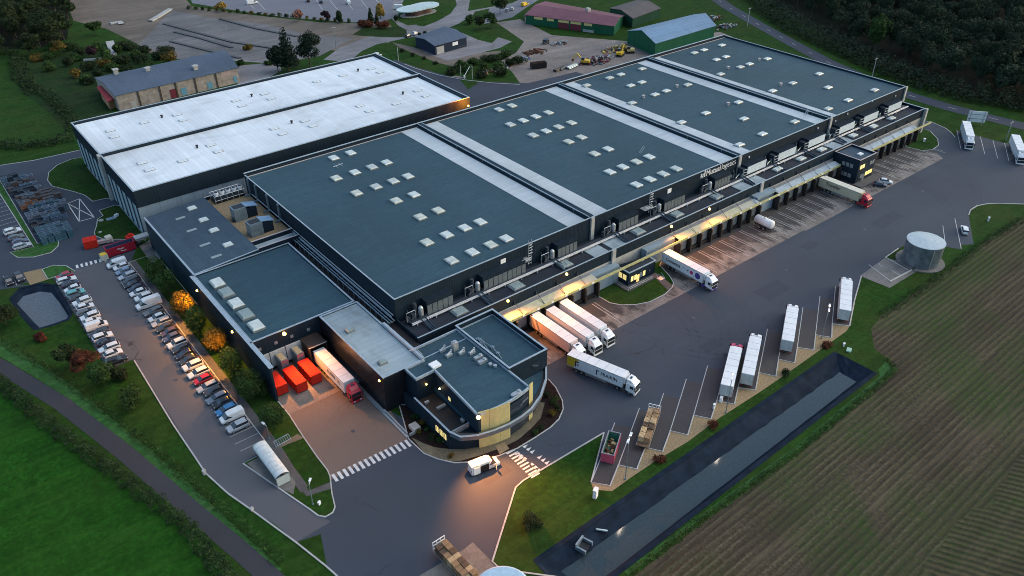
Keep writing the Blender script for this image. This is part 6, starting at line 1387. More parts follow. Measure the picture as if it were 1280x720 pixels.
# three red containers at the hall dock
for i, (x, y, L, lab) in enumerate(((45.6,132.3,6.6,'ribbed red container in the middle of the three at the hall dock'),(49.2,132.7,6.4,'smooth topped red container beside the white trailer'),(42.0,133.4,5.2,'red container nearest the dark side wall'))):
    t = thing('waste_container', lab, 'container', (x, y, .04), 0, 'red containers at the hall dock'); mb = MB(); mb.box(-1.22,-L/2,.3,1.22,L/2,2.6)
    for k in range(8):
        yy = -L/2+.3+k*(L-.6)/7
        for s in (-1,1): mb.box(s*1.25-.05,yy-.05,.3,s*1.25+.05,yy+.05,2.5)
    mb.build('body', ['bright_red'], t)
    mb = MB()
    if i == 1: mb.box(-1.0,-L/2+.2,2.6,1.0,L/2-.2,2.66)
    else:
        for k in range(9): yy = -L/2+.35+k*(L-.7)/8; mb.box(-1.15,yy-.1,2.6,1.15,yy+.1,2.64)
    mb.build('lid', ['bright_red'], t)
    mb = MB(); mb.box(-1.22,-L/2-.06,.3,1.22,-L/2-.005,2.5); mb.box(-1.25,-L/2-.08,2.45,1.25,-L/2,2.62); mb.build('door', ['bright_red'], t)
    mb = MB(); 
    for s in (-1,1): mb.tube((s*.6-.1,-L/2+.4,.15),(s*.6+.1,-L/2+.4,.15),.15,8)
    mb.box(-.6,-L/2,.15,.6,L/2,.3); mb.build('roller', ['black'], t)
# the skip, compactor and bins at the far end of the car park
p = [Vector(G(*q, 2.4)) for q in ((132,313),(165,304))]; c_ = (p[0]+p[1])/2; a_ = atan2((p[1]-p[0]).y, (p[1]-p[0]).x)
sx_, sy_ = G(150.5, 311, 1.0); t = skip('open_skip', 'long dark red open skip with white lettering beside the row of trees', sx_, sy_, a_, 7.0, 2.4, 2.5, 'skip_red', 'skip_blue' if 'skip_blue' in MAT else 'slate_in') if False else None
flat('skip_blue', (.03,.06,.13), .6)
t = skip('open_skip', 'long dark red open skip with white lettering beside the row of trees', sx_, sy_, 0.02, 7.4, 2.4, 2.5, 'skip_red', 'skip_blue', ribs=False)
M_ = Matrix.Translation((-1.0, -1.22, 1.45)) @ Matrix.Rotation(pi/2, 4, 'X'); text('Ouest', .7, 'text_white', 'lettering', t, M_, .01, .01, .1); M_ = Matrix.Translation((-.3, -1.22, .75)) @ Matrix.Rotation(pi/2, 4, 'X'); text('Metaux', .5, 'text_white', 'lettering', t, M_, .01, .01, .1)
x, y = G(113.5, 303, 1.2); t = thing('waste_compactor', 'bright red waste compactor with pale arm at the end of the car park', 'compactor', (x, y, .03), -.2)
mb = MB(); mb.box(-1.8,-1.5,.1,1.6,1.5,2.3); mb.box(-1.85,-.05,2.3,1.65,.05,2.36); mb.build('body', ['bright_red'], t)
mb = MB(); mb.box(1.61,-.9,.5,4.8,.2,1.3); mb.box(4.8,-.7,.4,5.2,.0,1.2); mb.build('arm', ['stone_pink'], t)
for px, py, m, lab in ((136,299,'stone_pale','pale square bin behind the dark red skip'),(130,321,'stone_pale','yellow lidded bin in front of the dark red skip')):
    if m not in MAT: flat(m, (.5,.5,.42))
    x, y = G(px, py, .8); t = thing('waste_bin', lab, 'bin', (x, y, .03), .1); mb = MB(); mb.box(-.85,-.85,.1,.85,.85,1.6); mb.build('body', [m], t); mb = MB(); mb.box(-.8,-.8,1.6,.8,.8,1.75); mb.build('lid', ['yellow' if py > 310 else m], t)
x, y = G(163.5, 298, 1.5); t = thing('red_press', 'small red press machine at the right end of the dark red skip', 'press', (x, y, .13), .1); mb = MB(); mb.box(-1.1,-.9,0,1.1,.9,2.2); mb.box(-.4,-.5,2.2,.5,.4,2.8); mb.build('body', ['bright_red'], t); mb = MB(); mb.box(-1.9,-.3,.2,-1.1,.3,1.4); mb.build('motor', ['cap'], t)
x, y = G(176, 299, 1.5); t = thing('conveyor', 'dark steel conveyor and platform at the foot of the warehouse corner', 'conveyor', (x, y, .13), 0)
mb = MB(); mb.box(-1.6,-1.2,1.8,2.2,1.2,2.4); mb.build('platform', ['steel'], t)
mb = MB()
for s in (-1,1):
    for q in (-1.4,2.0): mb.tube((q,s*1.1,0),(q,s*1.1,1.8),.1,5)
mb.tube((2.2,-.5,2.6),(4.4,-.9,2.8),.22,6); mb.tube((4.4,-.9,2.8),(2.0,-6.0,.3),.28,6); mb.tube((2,-1.1,1.8),(1.2,-6,0),.12,5); mb.build('frame', ['black'], t)

# ---- crate stacks in the goods yard ----------------------------------------
def crate_mesh(mat, n, lx, ly, hh):
    mb = MB()
    for k in range(n):
        z = k*hh; mb.box(-lx/2,-ly/2,z,lx/2,ly/2,z+hh*.82,0); mb.box(-lx/2+.06,-ly/2+.06,z+hh*.82,lx/2-.06,ly/2-.06,z+hh,1)
    mb.box(-lx/2+.1,-ly/2+.1,n*hh-.02,lx/2-.1,ly/2-.1,n*hh+.015,1)
    for s in (-1,1): mb.box(-lx/2,s*ly/2-.05,n*hh,lx/2,s*ly/2+.05,n*hh+.08,0); mb.box(s*lx/2-.05,-ly/2,n*hh,s*lx/2+.05,ly/2,n*hh+.08,0)
    return mb.mesh('crate_stack', [mat, 'crate_dark' if mat != 'crate_dark' else 'black'])
CRM = {}
def crate(x, y, mat, n, lab, grp, lx=1.5, ly=1.15, hh=.55):
    k = (mat, n, lx, ly)
    if k not in CRM: CRM[k] = crate_mesh(mat, n, lx, ly, hh)
    o = bpy.data.objects.new('crate_stack', CRM[k]); COL.objects.link(o); o.location = (x+random.uniform(-.12,.12), y+random.uniform(-.1,.1), .03); o.rotation_euler = (0, 0, random.uniform(-.05,.05)); tag(o, lab, 'crates', grp); return o
zones = [ (230.6+1.35*i, 17.6, 25.2 if i > 4 else 26.4, m) for i, m in enumerate(['crate_teal','crate_teal','crate_teal','crate_blue','crate_teal','crate_teal']) ]
zones += [(240.0,17.4,27.2,'crate_dark'),(241.5,17.4,22.0,'crate_orange'),(243.6,17.6,28.5,'crate_blue'),(245.1,17.6,28.6,'crate_dark'),(247.2,17.6,28.8,'crate_pale'),(249.4,17.6,29.4,'crate_blue'),(251.0,17.6,29.4,'crate_pale')]
zones += [(253.4,17.6,29.8,'crate_teal'),(255.2,17.6,24.4,'crate_orange'),(255.2,25.4,30.0,'crate_dark'),(257.2,17.6,23.0,'crate_orange'),(257.2,24.0,30.2,'crate_brown'),(259.4,17.6,30.2,'crate_brown'),(261.6,17.6,30.2,'crate_brown'),(263.8,17.7,29.8,'crate_brown')]
zones += [(267.5,17.4,26.0,'crate_dark'),(269.0,17.4,26.2,'crate_dark'),(271.4,17.2,26.2,'crate_blue'),(273.8,17.2,26.2,'crate_brown'),(276.2,17.2,26.0,'crate_pale'),(278.8,17.0,25.4,'crate_blue'),(281.4,17.0,23.4,'crate_dark')]
CL = {'crate_teal': 'blue green', 'crate_blue': 'faded blue', 'crate_dark': 'dark', 'crate_orange': 'orange brown', 'crate_pale': 'pale', 'crate_brown': 'brown'}
for r_, (y, xa, xb, m) in enumerate(zones):
    n = int((xb-xa)/1.66); last = r_ < 6
    for i in range(n):
        h = random.choice((4,4,4,3)) if last else random.choice((2,3,3,4))
        mm = m if random.random() < .82 else random.choice(['crate_blue','crate_dark','crate_brown','crate_pale'])
        crate(xa+.8+1.66*i, y, mm, h, '%s crate stack, %s from the grass strip, %s row from the car park' % (CL[mm], ORD[i], ORD[r_]), 'crate stacks in the goods yard', 1.5, 1.15 if last else 1.5)

# ---- street furniture ------------------------------------------------------
def lamp_post(px, py, h, label, lit=True, arms=2, group='twin headed lamp posts by the slanted bays', ang=0):
    x, y = G(px, py); t = thing('lamp_post', label, 'lamp post', (x, y, 0), ang, group)
    mb = MB(); mb.tube((0,0,0),(0,0,h),.11,8,0,.06); mb.cyl(0,0,0,.3,.22,8); mb.build('pole', ['galv'], t)
    for s in ((-1,1) if arms == 2 else (1,)):
        mb = MB(); mb.tube((0,0,h-.1),(s*.7,0,h+.1),.05,5); mb.obox(s*1.0,0,h+.02,h+.2,.8,.4,0,0); hd = mb.build('lamp_head', ['white_paint'], t)
        mb = MB(); mb.obox(s*1.0,0,h-.06,h+.01,.6,.3,0,0); mb.build('lamp_glass', ['lamp_post_glow' if lit else 'lens'], hd)
    if lit:
        L_ = lamp('lamp_light', (0,0,h-.3), 60, (1,.8,.6), t, .3); L_.parent = t
    return t
lamp_post(781.5, 599, 10.4, 'twin headed lamp post at the foot of the slanted bays, nearest the white electrical box', ang=.5)
lamp_post(907, 516, 9.6, 'twin headed lamp post behind the white lorry with the red cab roof', ang=.5)
lamp_post(1026.7, 423.3, 8.6, 'twin headed lamp post in the gravel corner nearest the tank lawn', ang=.5)
lamp_post(391.4, 631, 5.2, 'small lamp post on the grass tip beyond the bike shelter', False, 1, None, .9)
lamp_post(337, 549, 3.6, 'small lamp post by the bicycle rack', False, 1, None, 1.8)
lamp_post(862.5+18, 520-0, .1, 'x', False, 1) if False else None
for px, py, h, lab in ((1089.5,98,8.5,'wooden pole with crossarm behind the far warehouse corner'),(934,33,9,'wooden utility pole beside the main road at the top'),(420.5,61,10,'tall utility pole left of the road bend'),(583,22,11,'tall pole where the pale road meets the top edge'),(1257,176,7,'slim pole on the verge at the right edge'),
                       (498,76,6,'pale post behind the right corner of the white roofed warehouse'),(576,97,5,'short post by the dark service road'),(590.5,99,6,'taller post by the dark service road'),(765,80,10,'grey post by the scrap yard behind the rear parapet')):
    x, y = G(px, py); t = thing('utility_pole', lab, 'pole', (x, y, 0)); mb = MB(); mb.tube((0,0,0),(0,0,h),.2,7,0,.13); mb.build('shaft', ['concrete_wall' if px not in (420.5,1257) else 'galv'], t)
    if h > 6.5: mb = MB(); mb.box(-1.1,-.08,h-.5,1.1,.08,h-.3); mb.build('crossarm', ['concrete_wall'], t)
x, y = G(580.5, 98); t = thing('barrier', 'tilted white barrier arm over the dark service road', 'barrier', (x, y, 0), 0); mb = MB(); mb.box(-.3,-.3,0,.3,.3,1.2); mb.build('post', ['white_paint'], t); mb = MB(); mb.tube((0,0,1),(3.2,.5,4.2),.14,5); mb.build('arm', ['white_paint'], t)
# sign board
x, y = G(1218, 156.5); t = thing('billboard', 'back of a white billboard on posts beside the main road', 'billboard', (x, y, 0), radians(-52))
mb = MB(); mb.box(-3.0,-.1,1.2,3.0,.1,5.2); mb.build('panel', ['reefer'], t)
for s in (-2.2, 2.2): mb = MB(); mb.box(s-.1,-.28,0,s+.1,-.11,5.2); mb.build('post', ['steel'], t)
mb = MB(); mb.box(-2.9,-.2,2.4,2.9,-.11,2.55); mb.box(-2.9,-.2,4.0,2.9,-.11,4.15); mb.build('rail', ['galv'], t)
# bicycle shelter and rack
O = (31.2, 112.5, 0); t = thing('bike_shelter', 'curved translucent bicycle shelter at the end of the car park', 'shelter', O)
mb = MB(O); N = 8; rows = []
for i in range(N+1):
    a_ = pi*i/N; rows.append((31.2-1.35*cos(a_), 2.35+.75*sin(a_)))
for i in range(N): (xa, za), (xb, zb) = rows[i], rows[i+1]; mb.add([(xa,107.4,za),(xb,107.4,zb),(xb,117.6,zb),(xa,117.6,za),(xa,107.4,za-.05),(xb,107.4,zb-.05),(xb,117.6,zb-.05),(xa,117.6,za-.05)],[[0,1,2,3],[7,6,5,4],[0,4,5,1],[2,6,7,3]])
mb.build('roof', ['shelter_roof'] if 'shelter_roof' in MAT else ['awning'], t)
mb = MB(O)
for i in range(9): yy = 107.4+1.275*i; [mb.tube((rows[j][0],yy,rows[j][1]+.04),(rows[j+1][0],yy,rows[j+1][1]+.04),.035,4) for j in range(N)]
for yy in (107.5,111,114,117.5): mb.tube((32.5,yy,.14),(32.5,yy,2.35),.05,5)
for yy in (107.5,117.5): mb.tube((29.9,yy,.14),(29.9,yy,2.35),.05,5)
mb.build('frame', ['steel'], t)
mb = MB(O); mb.box(32.45,107.6,.4,32.5,117.4,2.2); mb.box(29.95,107.38,.4,32.4,107.42,2.4); mb.build('glass', ['shelter_glass'] if 'shelter_glass' in MAT else ['awning'], t)
mb = MB(O); mb.box(31.2,109.5,.14,31.4,115.5,.5); mb.build('bench', ['concrete_wall'], t)
p0, p1 = Vector(G(343,557)), Vector(G(361,547)); t = thing('bike_rack', 'low pale bicycle rack on the paving behind the shelter', 'rack', (p0.x, p0.y, .14), atan2((p1-p0).y, (p1-p0).x)); L_ = (p1-p0).length
mb = MB(); mb.tube((0,0,.9),(L_,0,.9),.05,5); mb.tube((0,-.9,.3),(L_,-.9,.3),.05,5)
for k in range(8): mb.tube((L_*k/7,-.9,0),(L_*k/7,0,.9),.05,5)
mb.build('frame', ['cap'], t)
for px, py, w_, h_, lab, m in ((744,621.5,1.0,2.0,'white electrical cabinet on the grass by the pond','white_paint'),(399.5,631,.5,.7,'small white marker on the grass tip','white_paint'),(1155,177,1.0,1.0,'white boulder like cover on the small round lawn','white_paint'),(146,271,1.1,.7,'white vent beside the flat cover on the side lawn','white_paint'),(1235,276.5,.6,1.2,'white post on the grass at the right','white_paint'),(1061,438.5,1.4,.25,'pale green cover lying on the grass by the pond end','pale_green'),(1054.5,433,.5,.8,'white post on the grass by the pond end','white_paint'),(901,502,.8,1.1,'white cabinet at the bay corner by the lamp post','white_paint'),(892,511,.5,1.2,'white post at the bay end','white_paint'),(256,593,.6,1.0,'pale post at the kerb bend','concrete_wall'),(315,638,.6,.5,'pale kerb block along the lane','concrete_wall')):
    if m == 'pale_green' and m not in MAT: flat(m, (.25,.42,.34))
    x, y = G(px, py); t = thing('utility_box', lab, 'box', (x, y, .05), .4); mb = MB(); mb.box(-w_/2,-w_/3,0,w_/2,w_/3,h_); mb.build('case', [m], t); mb = MB(); mb.box(-w_/2-.05,-w_/3-.05,h_,w_/2+.05,w_/3+.05,h_+.08); mb.build('lid', [m], t)
x, y = G(139, 274); o = MB((x,y,0)).box(x-1.3,y-.8,.12,x+1.3,y+.8,.3).build('manhole_cover', ['galv']); tag(o, 'flat grey cover on the lawn beside the white vent', 'cover')
x, y = G(126.5, 276.3); o = MB((x,y,0)).cyl(x,y,.1,.35,.7,10).build('manhole_cover', ['concrete_wall']); tag(o, 'small round concrete cover near the kerb of the side lawn', 'cover')
x, y = G(125.5, 291); o = MB((x,y,0)).cyl(x,y,.1,.35,.5,10).build('manhole_cover', ['concrete_wall']); tag(o, 'round concrete cover lower down on the side lawn', 'cover')
# inlet frame on the pond liner
x, y = G(730, 683, -.8); t = thing('pond_inlet', 'pale concrete inlet frame on the liner at the near end of the pond', 'inlet', (x, y, -1.0), .3)
mb = MB(); mb.box(-1.2,.8,0,1.2,1.1,1.2); mb.box(-1.3,-1.0,0,-1.0,1.1,.8); mb.box(1.0,-1.0,0,1.3,1.1,.8); mb.build('frame', ['galv'], t); mb = MB(); mb.box(-1.0,-.8,.1,1.0,.8,.2); mb.build('opening', ['black'], t)
x, y = G(752, 662, -.6); o = MB((x,y,-.8)).tube((x-.9,y+.5,-.3),(x+.8,y-.6,-1.0),.22,7).build('pipe', ['galv']); tag(o, 'short grey pipe lying on the pond liner', 'pipe')
# crash barrier beside the annexe
mb = MB((56, 104, 0)); mb.box(55.7,104.2,.2,55.95,113,.7); mb.box(57.0,103.6,.2,58.6,105.6,1.1,1); mb.box(55.9,103.4,.2,57.2,103.6,.9); t = mb.build('crash_barrier', ['steel', 'concrete_wall']); tag(t, 'pale crash barrier frame at the corner of the planting bed', 'barrier')
# ---- scrap yard ------------------------------------------------------------
def excavator(px, py, ang, lab, m='yellow'):
    x, y = G(px, py); t = thing('excavator', lab, 'excavator', (x, y, .05), ang, 'machines in the scrap yard')
    for s in (-1,1): mb = MB(); mb.box(-1.9,s*1.1-.3,.1,1.9,s*1.1+.3,.8); mb.build('track', ['black'], t)
    mb = MB(); mb.box(-2.0,-1.3,.95,1.4,1.3,1.9); mb.build('body', [m], t)
    mb = MB(); mb.box(.1,.2,1.9,1.4,1.25,3.0); mb.build('cab', ['window_dark'], t)
    mb = MB(); mb.tube((1.2,-.2,1.8),(3.6,-.2,4.2),.3,5); mb.tube((3.6,-.2,4.2),(5.4,-.2,1.8),.22,5); mb.build('arm', [m], t); mb = MB(); mb.box(4.9,-.7,.8,5.8,.3,1.7); mb.build('bucket', ['rust'], t)
excavator(731, 80, 2.2, 'pale yellow excavator beside the stacked pipes'); excavator(775, 70, .4, 'yellow excavator by the green barn'); excavator(787, 66, 2.6, 'orange digger closest to the green barn', 'yellow_panel')
x, y = G(688, 27); t = thing('tractor', 'blue tractor in front of the long farm barn', 'tractor', (x, y, .05), .3)
mb = MB(); mb.box(-.4,-.5,.8,2.2,.5,1.7); mb.build('bonnet', ['blue_paint'], t); mb = MB(); mb.box(-1.5,-.75,1.4,-.3,.75,2.7); mb.build('cab', ['car_glass'], t)
for s in (-1,1): wheel_t(t, -1.0, s*.95, .85, .5); wheel_t(t, 1.6, s*.8, .55, .35)
x, y = G(673, 85); skip('open_skip', 'black open container behind the rear parapet of the warehouse', x, y, -.35, 6.5, 2.6, 2.4, 'black', 'rust')
x, y = G(682, 55); t = thing('farm_trailer', 'dark machine with large wheels on the farm track', 'machine', (x, y, .05), .6); mb = MB(); mb.box(-1.5,-1,1,1.5,1,2.2); mb.build('body', ['steel_dark'], t)
for s in (-1,1): wheel_t(t, .6, s*1.2, .9, .5)
for k, (px, py, m) in enumerate(((700,88,'black'),(706,86,'steel_dark'),(716,85,'galv'))):
    x, y = G(px, py); mb = MB((x, y, 0))
    for q in range(5): mb.tube((x-3,y-1+.45*q,.4),(x+3.5,y+.6+.45*q,.4),.22,6)
    for q in range(4): mb.tube((x-3,y-.8+.45*q,.8),(x+3.5,y+.8+.45*q,.8),.22,6)
    o = mb.build('pipe_stack', [m]); tag(o, ['black pipes lying behind the rear parapet','dark pipes between the black and the bright ones','bright steel pipes nearest the yellow excavator'][k], 'pipes', 'pipes in the scrap yard')
def heap(px, py, rx, ry, h, mats, lab, n=60, seed=1):
    rnd = random.Random(seed); x, y = G(px, py); mb = MB((x, y, 0))
    for i in range(n):
        a_, q = rnd.uniform(0, 2*pi), rnd.random()**.6; xx, yy = x+rx*q*cos(a_), y+ry*q*sin(a_); z = h*(1-q)*rnd.uniform(.4,1); mb.obox(xx, yy, 0, z+.3, rnd.uniform(.4,2.2), rnd.uniform(.2,.9), rnd.uniform(0,3), rnd.randrange(len(mats)))
    o = mb.build('scrap_heap', mats); tag(o, None, None, None, 'stuff')
heap(745, 76, 10, 5, 1.8, ['rust','steel_dark','concrete_wall','maroon'], '', 90, 2); heap(770, 62, 9, 4, 1.5, ['rust','wood','steel_dark','yellow'], '', 70, 3); heap(700, 55, 5, 3, 1.2, ['galv','rust','concrete_wall'], '', 30, 4)
heap(890, 24, 8, 4, 1.4, ['concrete_wall','steel_dark','galv','rust'], '', 50, 5); heap(905, 34, 9, 4, 1.2, ['concrete_wall','galv','rust','black'], '', 60, 6); heap(655, 74, 5, 2, 1.2, ['blue_paint','galv','rust'], '', 16, 7); heap(620, 88, 9, 3, 1.2, ['concrete_wall','wood','rust'], '', 40, 8); heap(668, 66, 7, 4, 2.0, ['rust'], '', 40, 9)
heap(790, 90, 7, 2.5, .9, ['concrete_wall','steel_dark'], '', 30, 10)
# ================================================================== VEGETATION
def leaves(mb, rnd, lumps, n, size, m=0, flatness=.0):
    tot = sum(l[3]*l[4]*l[5] for l in lumps)
    for (cx, cy, cz, rx, ry, rz) in lumps:
        k = max(6, int(n*rx*ry*rz/tot)) if len(lumps) > 1 else n
        for _ in range(k):
            while True:
                a, b, c = rnd.uniform(-1,1), rnd.uniform(-1,1), rnd.uniform(-1,1); q = a*a+b*b+c*c
                if q < 1: break
            if q > 0: s = (max(q, rnd.random()**.45)**.5)/(q**.5) if q < .5 else 1.0; a, b, c = a*s*.97, b*s*.97, c*s*.97
            x, y, z = cx+a*rx*rnd.uniform(.85,1.12), cy+b*ry*rnd.uniform(.85,1.12), cz+c*rz*rnd.uniform(.85,1.1)
            if z < .15: z = .15+rnd.random()*.3
            nrm = Vector((a+rnd.gauss(0,.55), b+rnd.gauss(0,.55), c*.8+.3+rnd.gauss(0,.55))).normalized(); u = nrm.orthogonal().normalized(); v = nrm.cross(u)
            t = rnd.uniform(0, pi); u2 = u*cos(t)+v*sin(t); v2 = nrm.cross(u2); s = size*rnd.uniform(.55,1.25); p = Vector((x,y,z))
            mb.add([p-u2*s*.5, p+v2*s*.33-u2*s*.08, p+u2*s*.5, p-v2*s*.33+u2*s*.08], [[0,1,2,3]], m)
def tree_mesh(kind, seed, h, r, n, size, leaf):
    rnd = random.Random(seed); crown = MB(); trunk = MB()
    th = h*.3 if kind != 'conifer' else h*.9
    trunk.tube((0,0,0),(rnd.uniform(-.1,.1),rnd.uniform(-.1,.1),th),.035*h*.55,7,0,.022*h*.5)
    L = []
    if kind == 'round':
        L = [(0,0,h*.58,r*.82,r*.82,h*.38)]
        for i in range(9): a = rnd.uniform(0,2*pi); q = r*rnd.uniform(.4,.68); L.append((q*cos(a),q*sin(a),h*rnd.uniform(.34,.86),r*rnd.uniform(.3,.45),r*rnd.uniform(.3,.45),h*rnd.uniform(.12,.2)))
    elif kind == 'oval':
        L = [(0,0,h*.55,r*.88,r*.88,h*.43)]
        for i in range(10): a = rnd.uniform(0,2*pi); q = r*rnd.uniform(.45,.72); L.append((q*cos(a),q*sin(a),h*rnd.uniform(.25,.7),r*rnd.uniform(.28,.4),r*rnd.uniform(.28,.4),h*rnd.uniform(.10,.18)))
    elif kind == 'broad':
        for i in range(11): a = rnd.uniform(0,2*pi); q = r*rnd.uniform(.1,.72); L.append((q*cos(a),q*sin(a),h*rnd.uniform(.45,.88)-q/r*h*.12,r*rnd.uniform(.32,.5),r*rnd.uniform(.32,.5),h*rnd.uniform(.13,.22)))
    elif kind == 'conifer':
        for i in range(9): z = h*(.16+.094*i); q = r*(1-.095*i); L += [(q*.35*cos(i*2.3+k*2.1),q*.35*sin(i*2.3+k*2.1),z+rnd.uniform(-.3,.3),q*rnd.uniform(.55,.8),q*rnd.uniform(.55,.8),h*.055) for k in range(3)]
    elif kind == 'bush':
        for i in range(8): a = rnd.uniform(0,2*pi); q = r*rnd.uniform(0,.6); L.append((q*cos(a),q*sin(a),h*rnd.uniform(.3,.6),r*rnd.uniform(.38,.55),r*rnd.uniform(.38,.55),h*rnd.uniform(.28,.42)))
    for l in L[1:7]: trunk.tube((0,0,th*.75),(l[0]*.8,l[1]*.8,l[2]),.02*h*.4,5,0,.008*h*.4)
    leaves(crown, rnd, L, n, size)
    return crown.mesh('crown', [leaf]), trunk.mesh('trunk', ['bark'])
TM = {}
def tree(name, kind, x, y, h, r, leaf, label, group=None, n=1500, size=.5, var=0, z=0, cat='tree', bucket=None):
    k = bucket or (kind, leaf, var, round(h), round(r), n)
    if k not in TM: TM[k] = (tree_mesh(kind, hash(str((kind, var, n))) % 9999 if False else (sum(map(ord, kind))*7+var*131), h, r, n, size, leaf), h, r)
    (cr, tr), h0, r0 = TM[k]
    t = thing(name, label, cat, (x, y, z), random.uniform(0, 6.28), group); s = h/h0; t.scale = (r/r0*random.uniform(.93,1.07), r/r0*random.uniform(.93,1.07), s)
    a = bpy.data.objects.new('crown', cr); b = bpy.data.objects.new('trunk', tr)
    for o in (a, b): COL.objects.link(o); o.parent = t
    return t
# the row beside the dark building
row = [(195,337,7.6,3.1,'leaf_green'),(208,353,7.8,3.1,'leaf_green'),(228,380,7.4,2.9,'leaf_bronze_lit'),(245,401,8.4,3.0,'leaf_green'),(269,425,7.0,2.9,'leaf_bronze_lit'),(289,453,8.2,3.1,'leaf_green'),(311,481,7.6,3.6,'leaf_green'),(340,521,6.4,3.0,'leaf_green')]
for i, (px, py, h, r, lf) in enumerate(row):
    x, y = G(px, py, h*.5); x = min(max(x, 35.9), 37.2)
    tree('lime_tree', 'oval', x, y, h, r, lf, 'oval %s tree, %s from the red skip in the row by the car park' % ('bronze' if lf == 'leaf_bronze_lit' else 'green', ORD[i]), 'trees between car park and building', 2900, .36, i % 3, .12)
for px, py, h, r, k, lf, lab, v in ((83,446,6.5,2.8,'broad','leaf_dark','dark green tree left of the red leaved one near the small pond',0),(104,452,5.5,3.6,'broad','leaf_red','red brown leaved tree near the end of the car park row',1),(128,470,5.5,3.4,'broad','leaf_green','green tree in front of the red leaved one',2),(145,466,4.2,2.2,'bush','leaf_dark','dark bush between the green and olive ones by the kerb',0),(166,497,4.8,3.6,'bush','leaf_green','olive bush nearest the kerb of the car park end',1),(4,396,5.5,3.8,'broad','leaf_dark','dark tree cut by the left edge near the small pond',2),(50,420,2.5,1.8,'bush','leaf_red','thin reddish bush at the lower rim of the small pond',2)):
    x, y = G(px, py, h*.45); tree('tree' if k == 'broad' else 'bush', k, x, y, h, r, lf, lab, 'trees near the small pond', 3000, .4, v, 0, 'tree' if k == 'broad' else 'bush')
x, y = G(666, 652, 1.4); tree('round_bush', 'bush', x, y, 3.0, 2.3, 'leaf_dark', 'single dark round bush on the lawn beside the long pond', None, 3500, .26, 3, 0, 'bush')
for i, (px, py) in enumerate(((824,575),(893,532),(983,466),(1033,430))):
    x, y = G(px, py, .5); tree('shrub', 'bush', x, y, 1.5, 1.6, 'leaf_red' if i != 2 else 'leaf_dark', 'low brown shrub, %s along the gravel wedges by the pond' % ORD[i], 'shrubs on the gravel', 900, .3, i % 3, 0, 'bush')
for i, (px, py, s) in enumerate(((519,520,.9),(527,530,1.0),(541,547,1.3),(552,549,1.0),(524,540,.8),(684,494,1.2),(692,500,1.2),(691,516,1.1),(676,535,.9),(668,540,.8),(564,570,.8),(697,510,.9),(535,536,.8))):
    x, y = G(px, py, .5); tree('shrub', 'bush', x, y, 1.3*s, 1.15*s, ['leaf_green','leaf_bronze_lit','leaf_dark'][i % 3], '%s low shrub along the dark planting bed from the long crossing' % ORD[i], 'shrubs in the office planting bed', 500, .24, i % 3, .12, 'bush')
# big conifers and trees at the top
for px, py, h, r, k, lf, lab, v in ((361,89,19,6.0,'conifer','leaf_conifer','tall dark conifer, the pointed one behind the white roofed warehouse',0),(388,84,15.5,6.4,'broad','leaf_conifer','broad dark tree right of the pointed conifer',1),(348,90,12,4.6,'broad','leaf_conifer','lower dark tree left of the pointed conifer',2),
     (373,22,6,3.4,'broad','leaf_pink','pink leaved round tree at the edge of the top car park',0),(408,22,5.5,2.6,'broad','leaf_purple','bare purplish tree at the edge of the top car park',1),(424,23,6.5,1.8,'oval','leaf_dark','slim dark tree right of the purplish one',2),(277,10,5,4,'broad','leaf_yellow','pale yellow tree at the top edge of the car park',1),
     (475,16,8,2.2,'oval','leaf_yellow','slim yellow tree beside the pavilion car park',0),(463,22,8,2.0,'conifer','leaf_dark','small dark pointed tree among the red bushes',1),(471,26,7,1.6,'conifer','leaf_dark','narrow dark tree right of the small pointed one',2),(455,30,4.5,4.5,'bush','leaf_red','red brown bush mass left of the pavilion',0),(478,32,4,4.5,'bush','leaf_red','red brown bush mass nearest the pavilion lawn',1),(495,24,3,1,'oval','leaf_dark','tiny dark shrub by the pavilion path',1),
     (599,31,7,4.0,'broad','leaf_dark','dark tree left of the farm yard',0),(614,28,8,3.8,'broad','leaf_green','green tree beside the farm yard road',1),(625,9,10,5,'broad','leaf_dark','large dark tree at the top edge left of the farm barn',2),(588,26,5,3,'bush','leaf_green','low bush left of the farm yard trees',1),
     (117,38,7,4.5,'broad','leaf_green','green tree on the rough ground at upper left',0),(75,62,6.5,4.2,'broad','leaf_bronze_lit','olive yellow tree in front of the left wood',1),(92,72,4,4,'bush','leaf_green','olive bush right of the olive yellow tree',2),(115,68,6,3.6,'broad','leaf_purple','dark purple leaved round tree above the old stone building',0),(130,66,5,3.2,'bush','leaf_green','green bush right of the purple leaved tree',0),
     (152,78,5.5,4.5,'bush','leaf_dark','dark bush behind the old stone building',1),(170,70,5,4.5,'bush','leaf_green','green bush behind the old stone building',2),(198,70,4.5,4.0,'bush','leaf_dark','dark bush at the rear corner of the stone building',0),(145,62,4.5,3,'bush','leaf_green','bush beside the rubble patch',1),(105,100,4,3.5,'bush','leaf_green','bush left of the old stone building',1),(122,90,3.5,2.6,'bush','leaf_dark','small bush at the left gable of the stone building',2),
     (310,60,2.5,2.6,'bush','leaf_bronze_lit','small bush at the end of the earth banks',1),(302,78,2.5,2.0,'bush','leaf_green','small dark bush at the right gable of the stone building',0),(336,79,2,3,'bush','leaf_green','low bush left of the tall conifer',1)):
    x, y = G(px, py, h*.35 if h < 12 else 0); tree('tree' if k != 'bush' else 'bush', k, x, y, h, r, lf, lab, None, 1500 if h < 12 else 4200, .75, v, 0, 'bush' if k == 'bush' else 'tree')
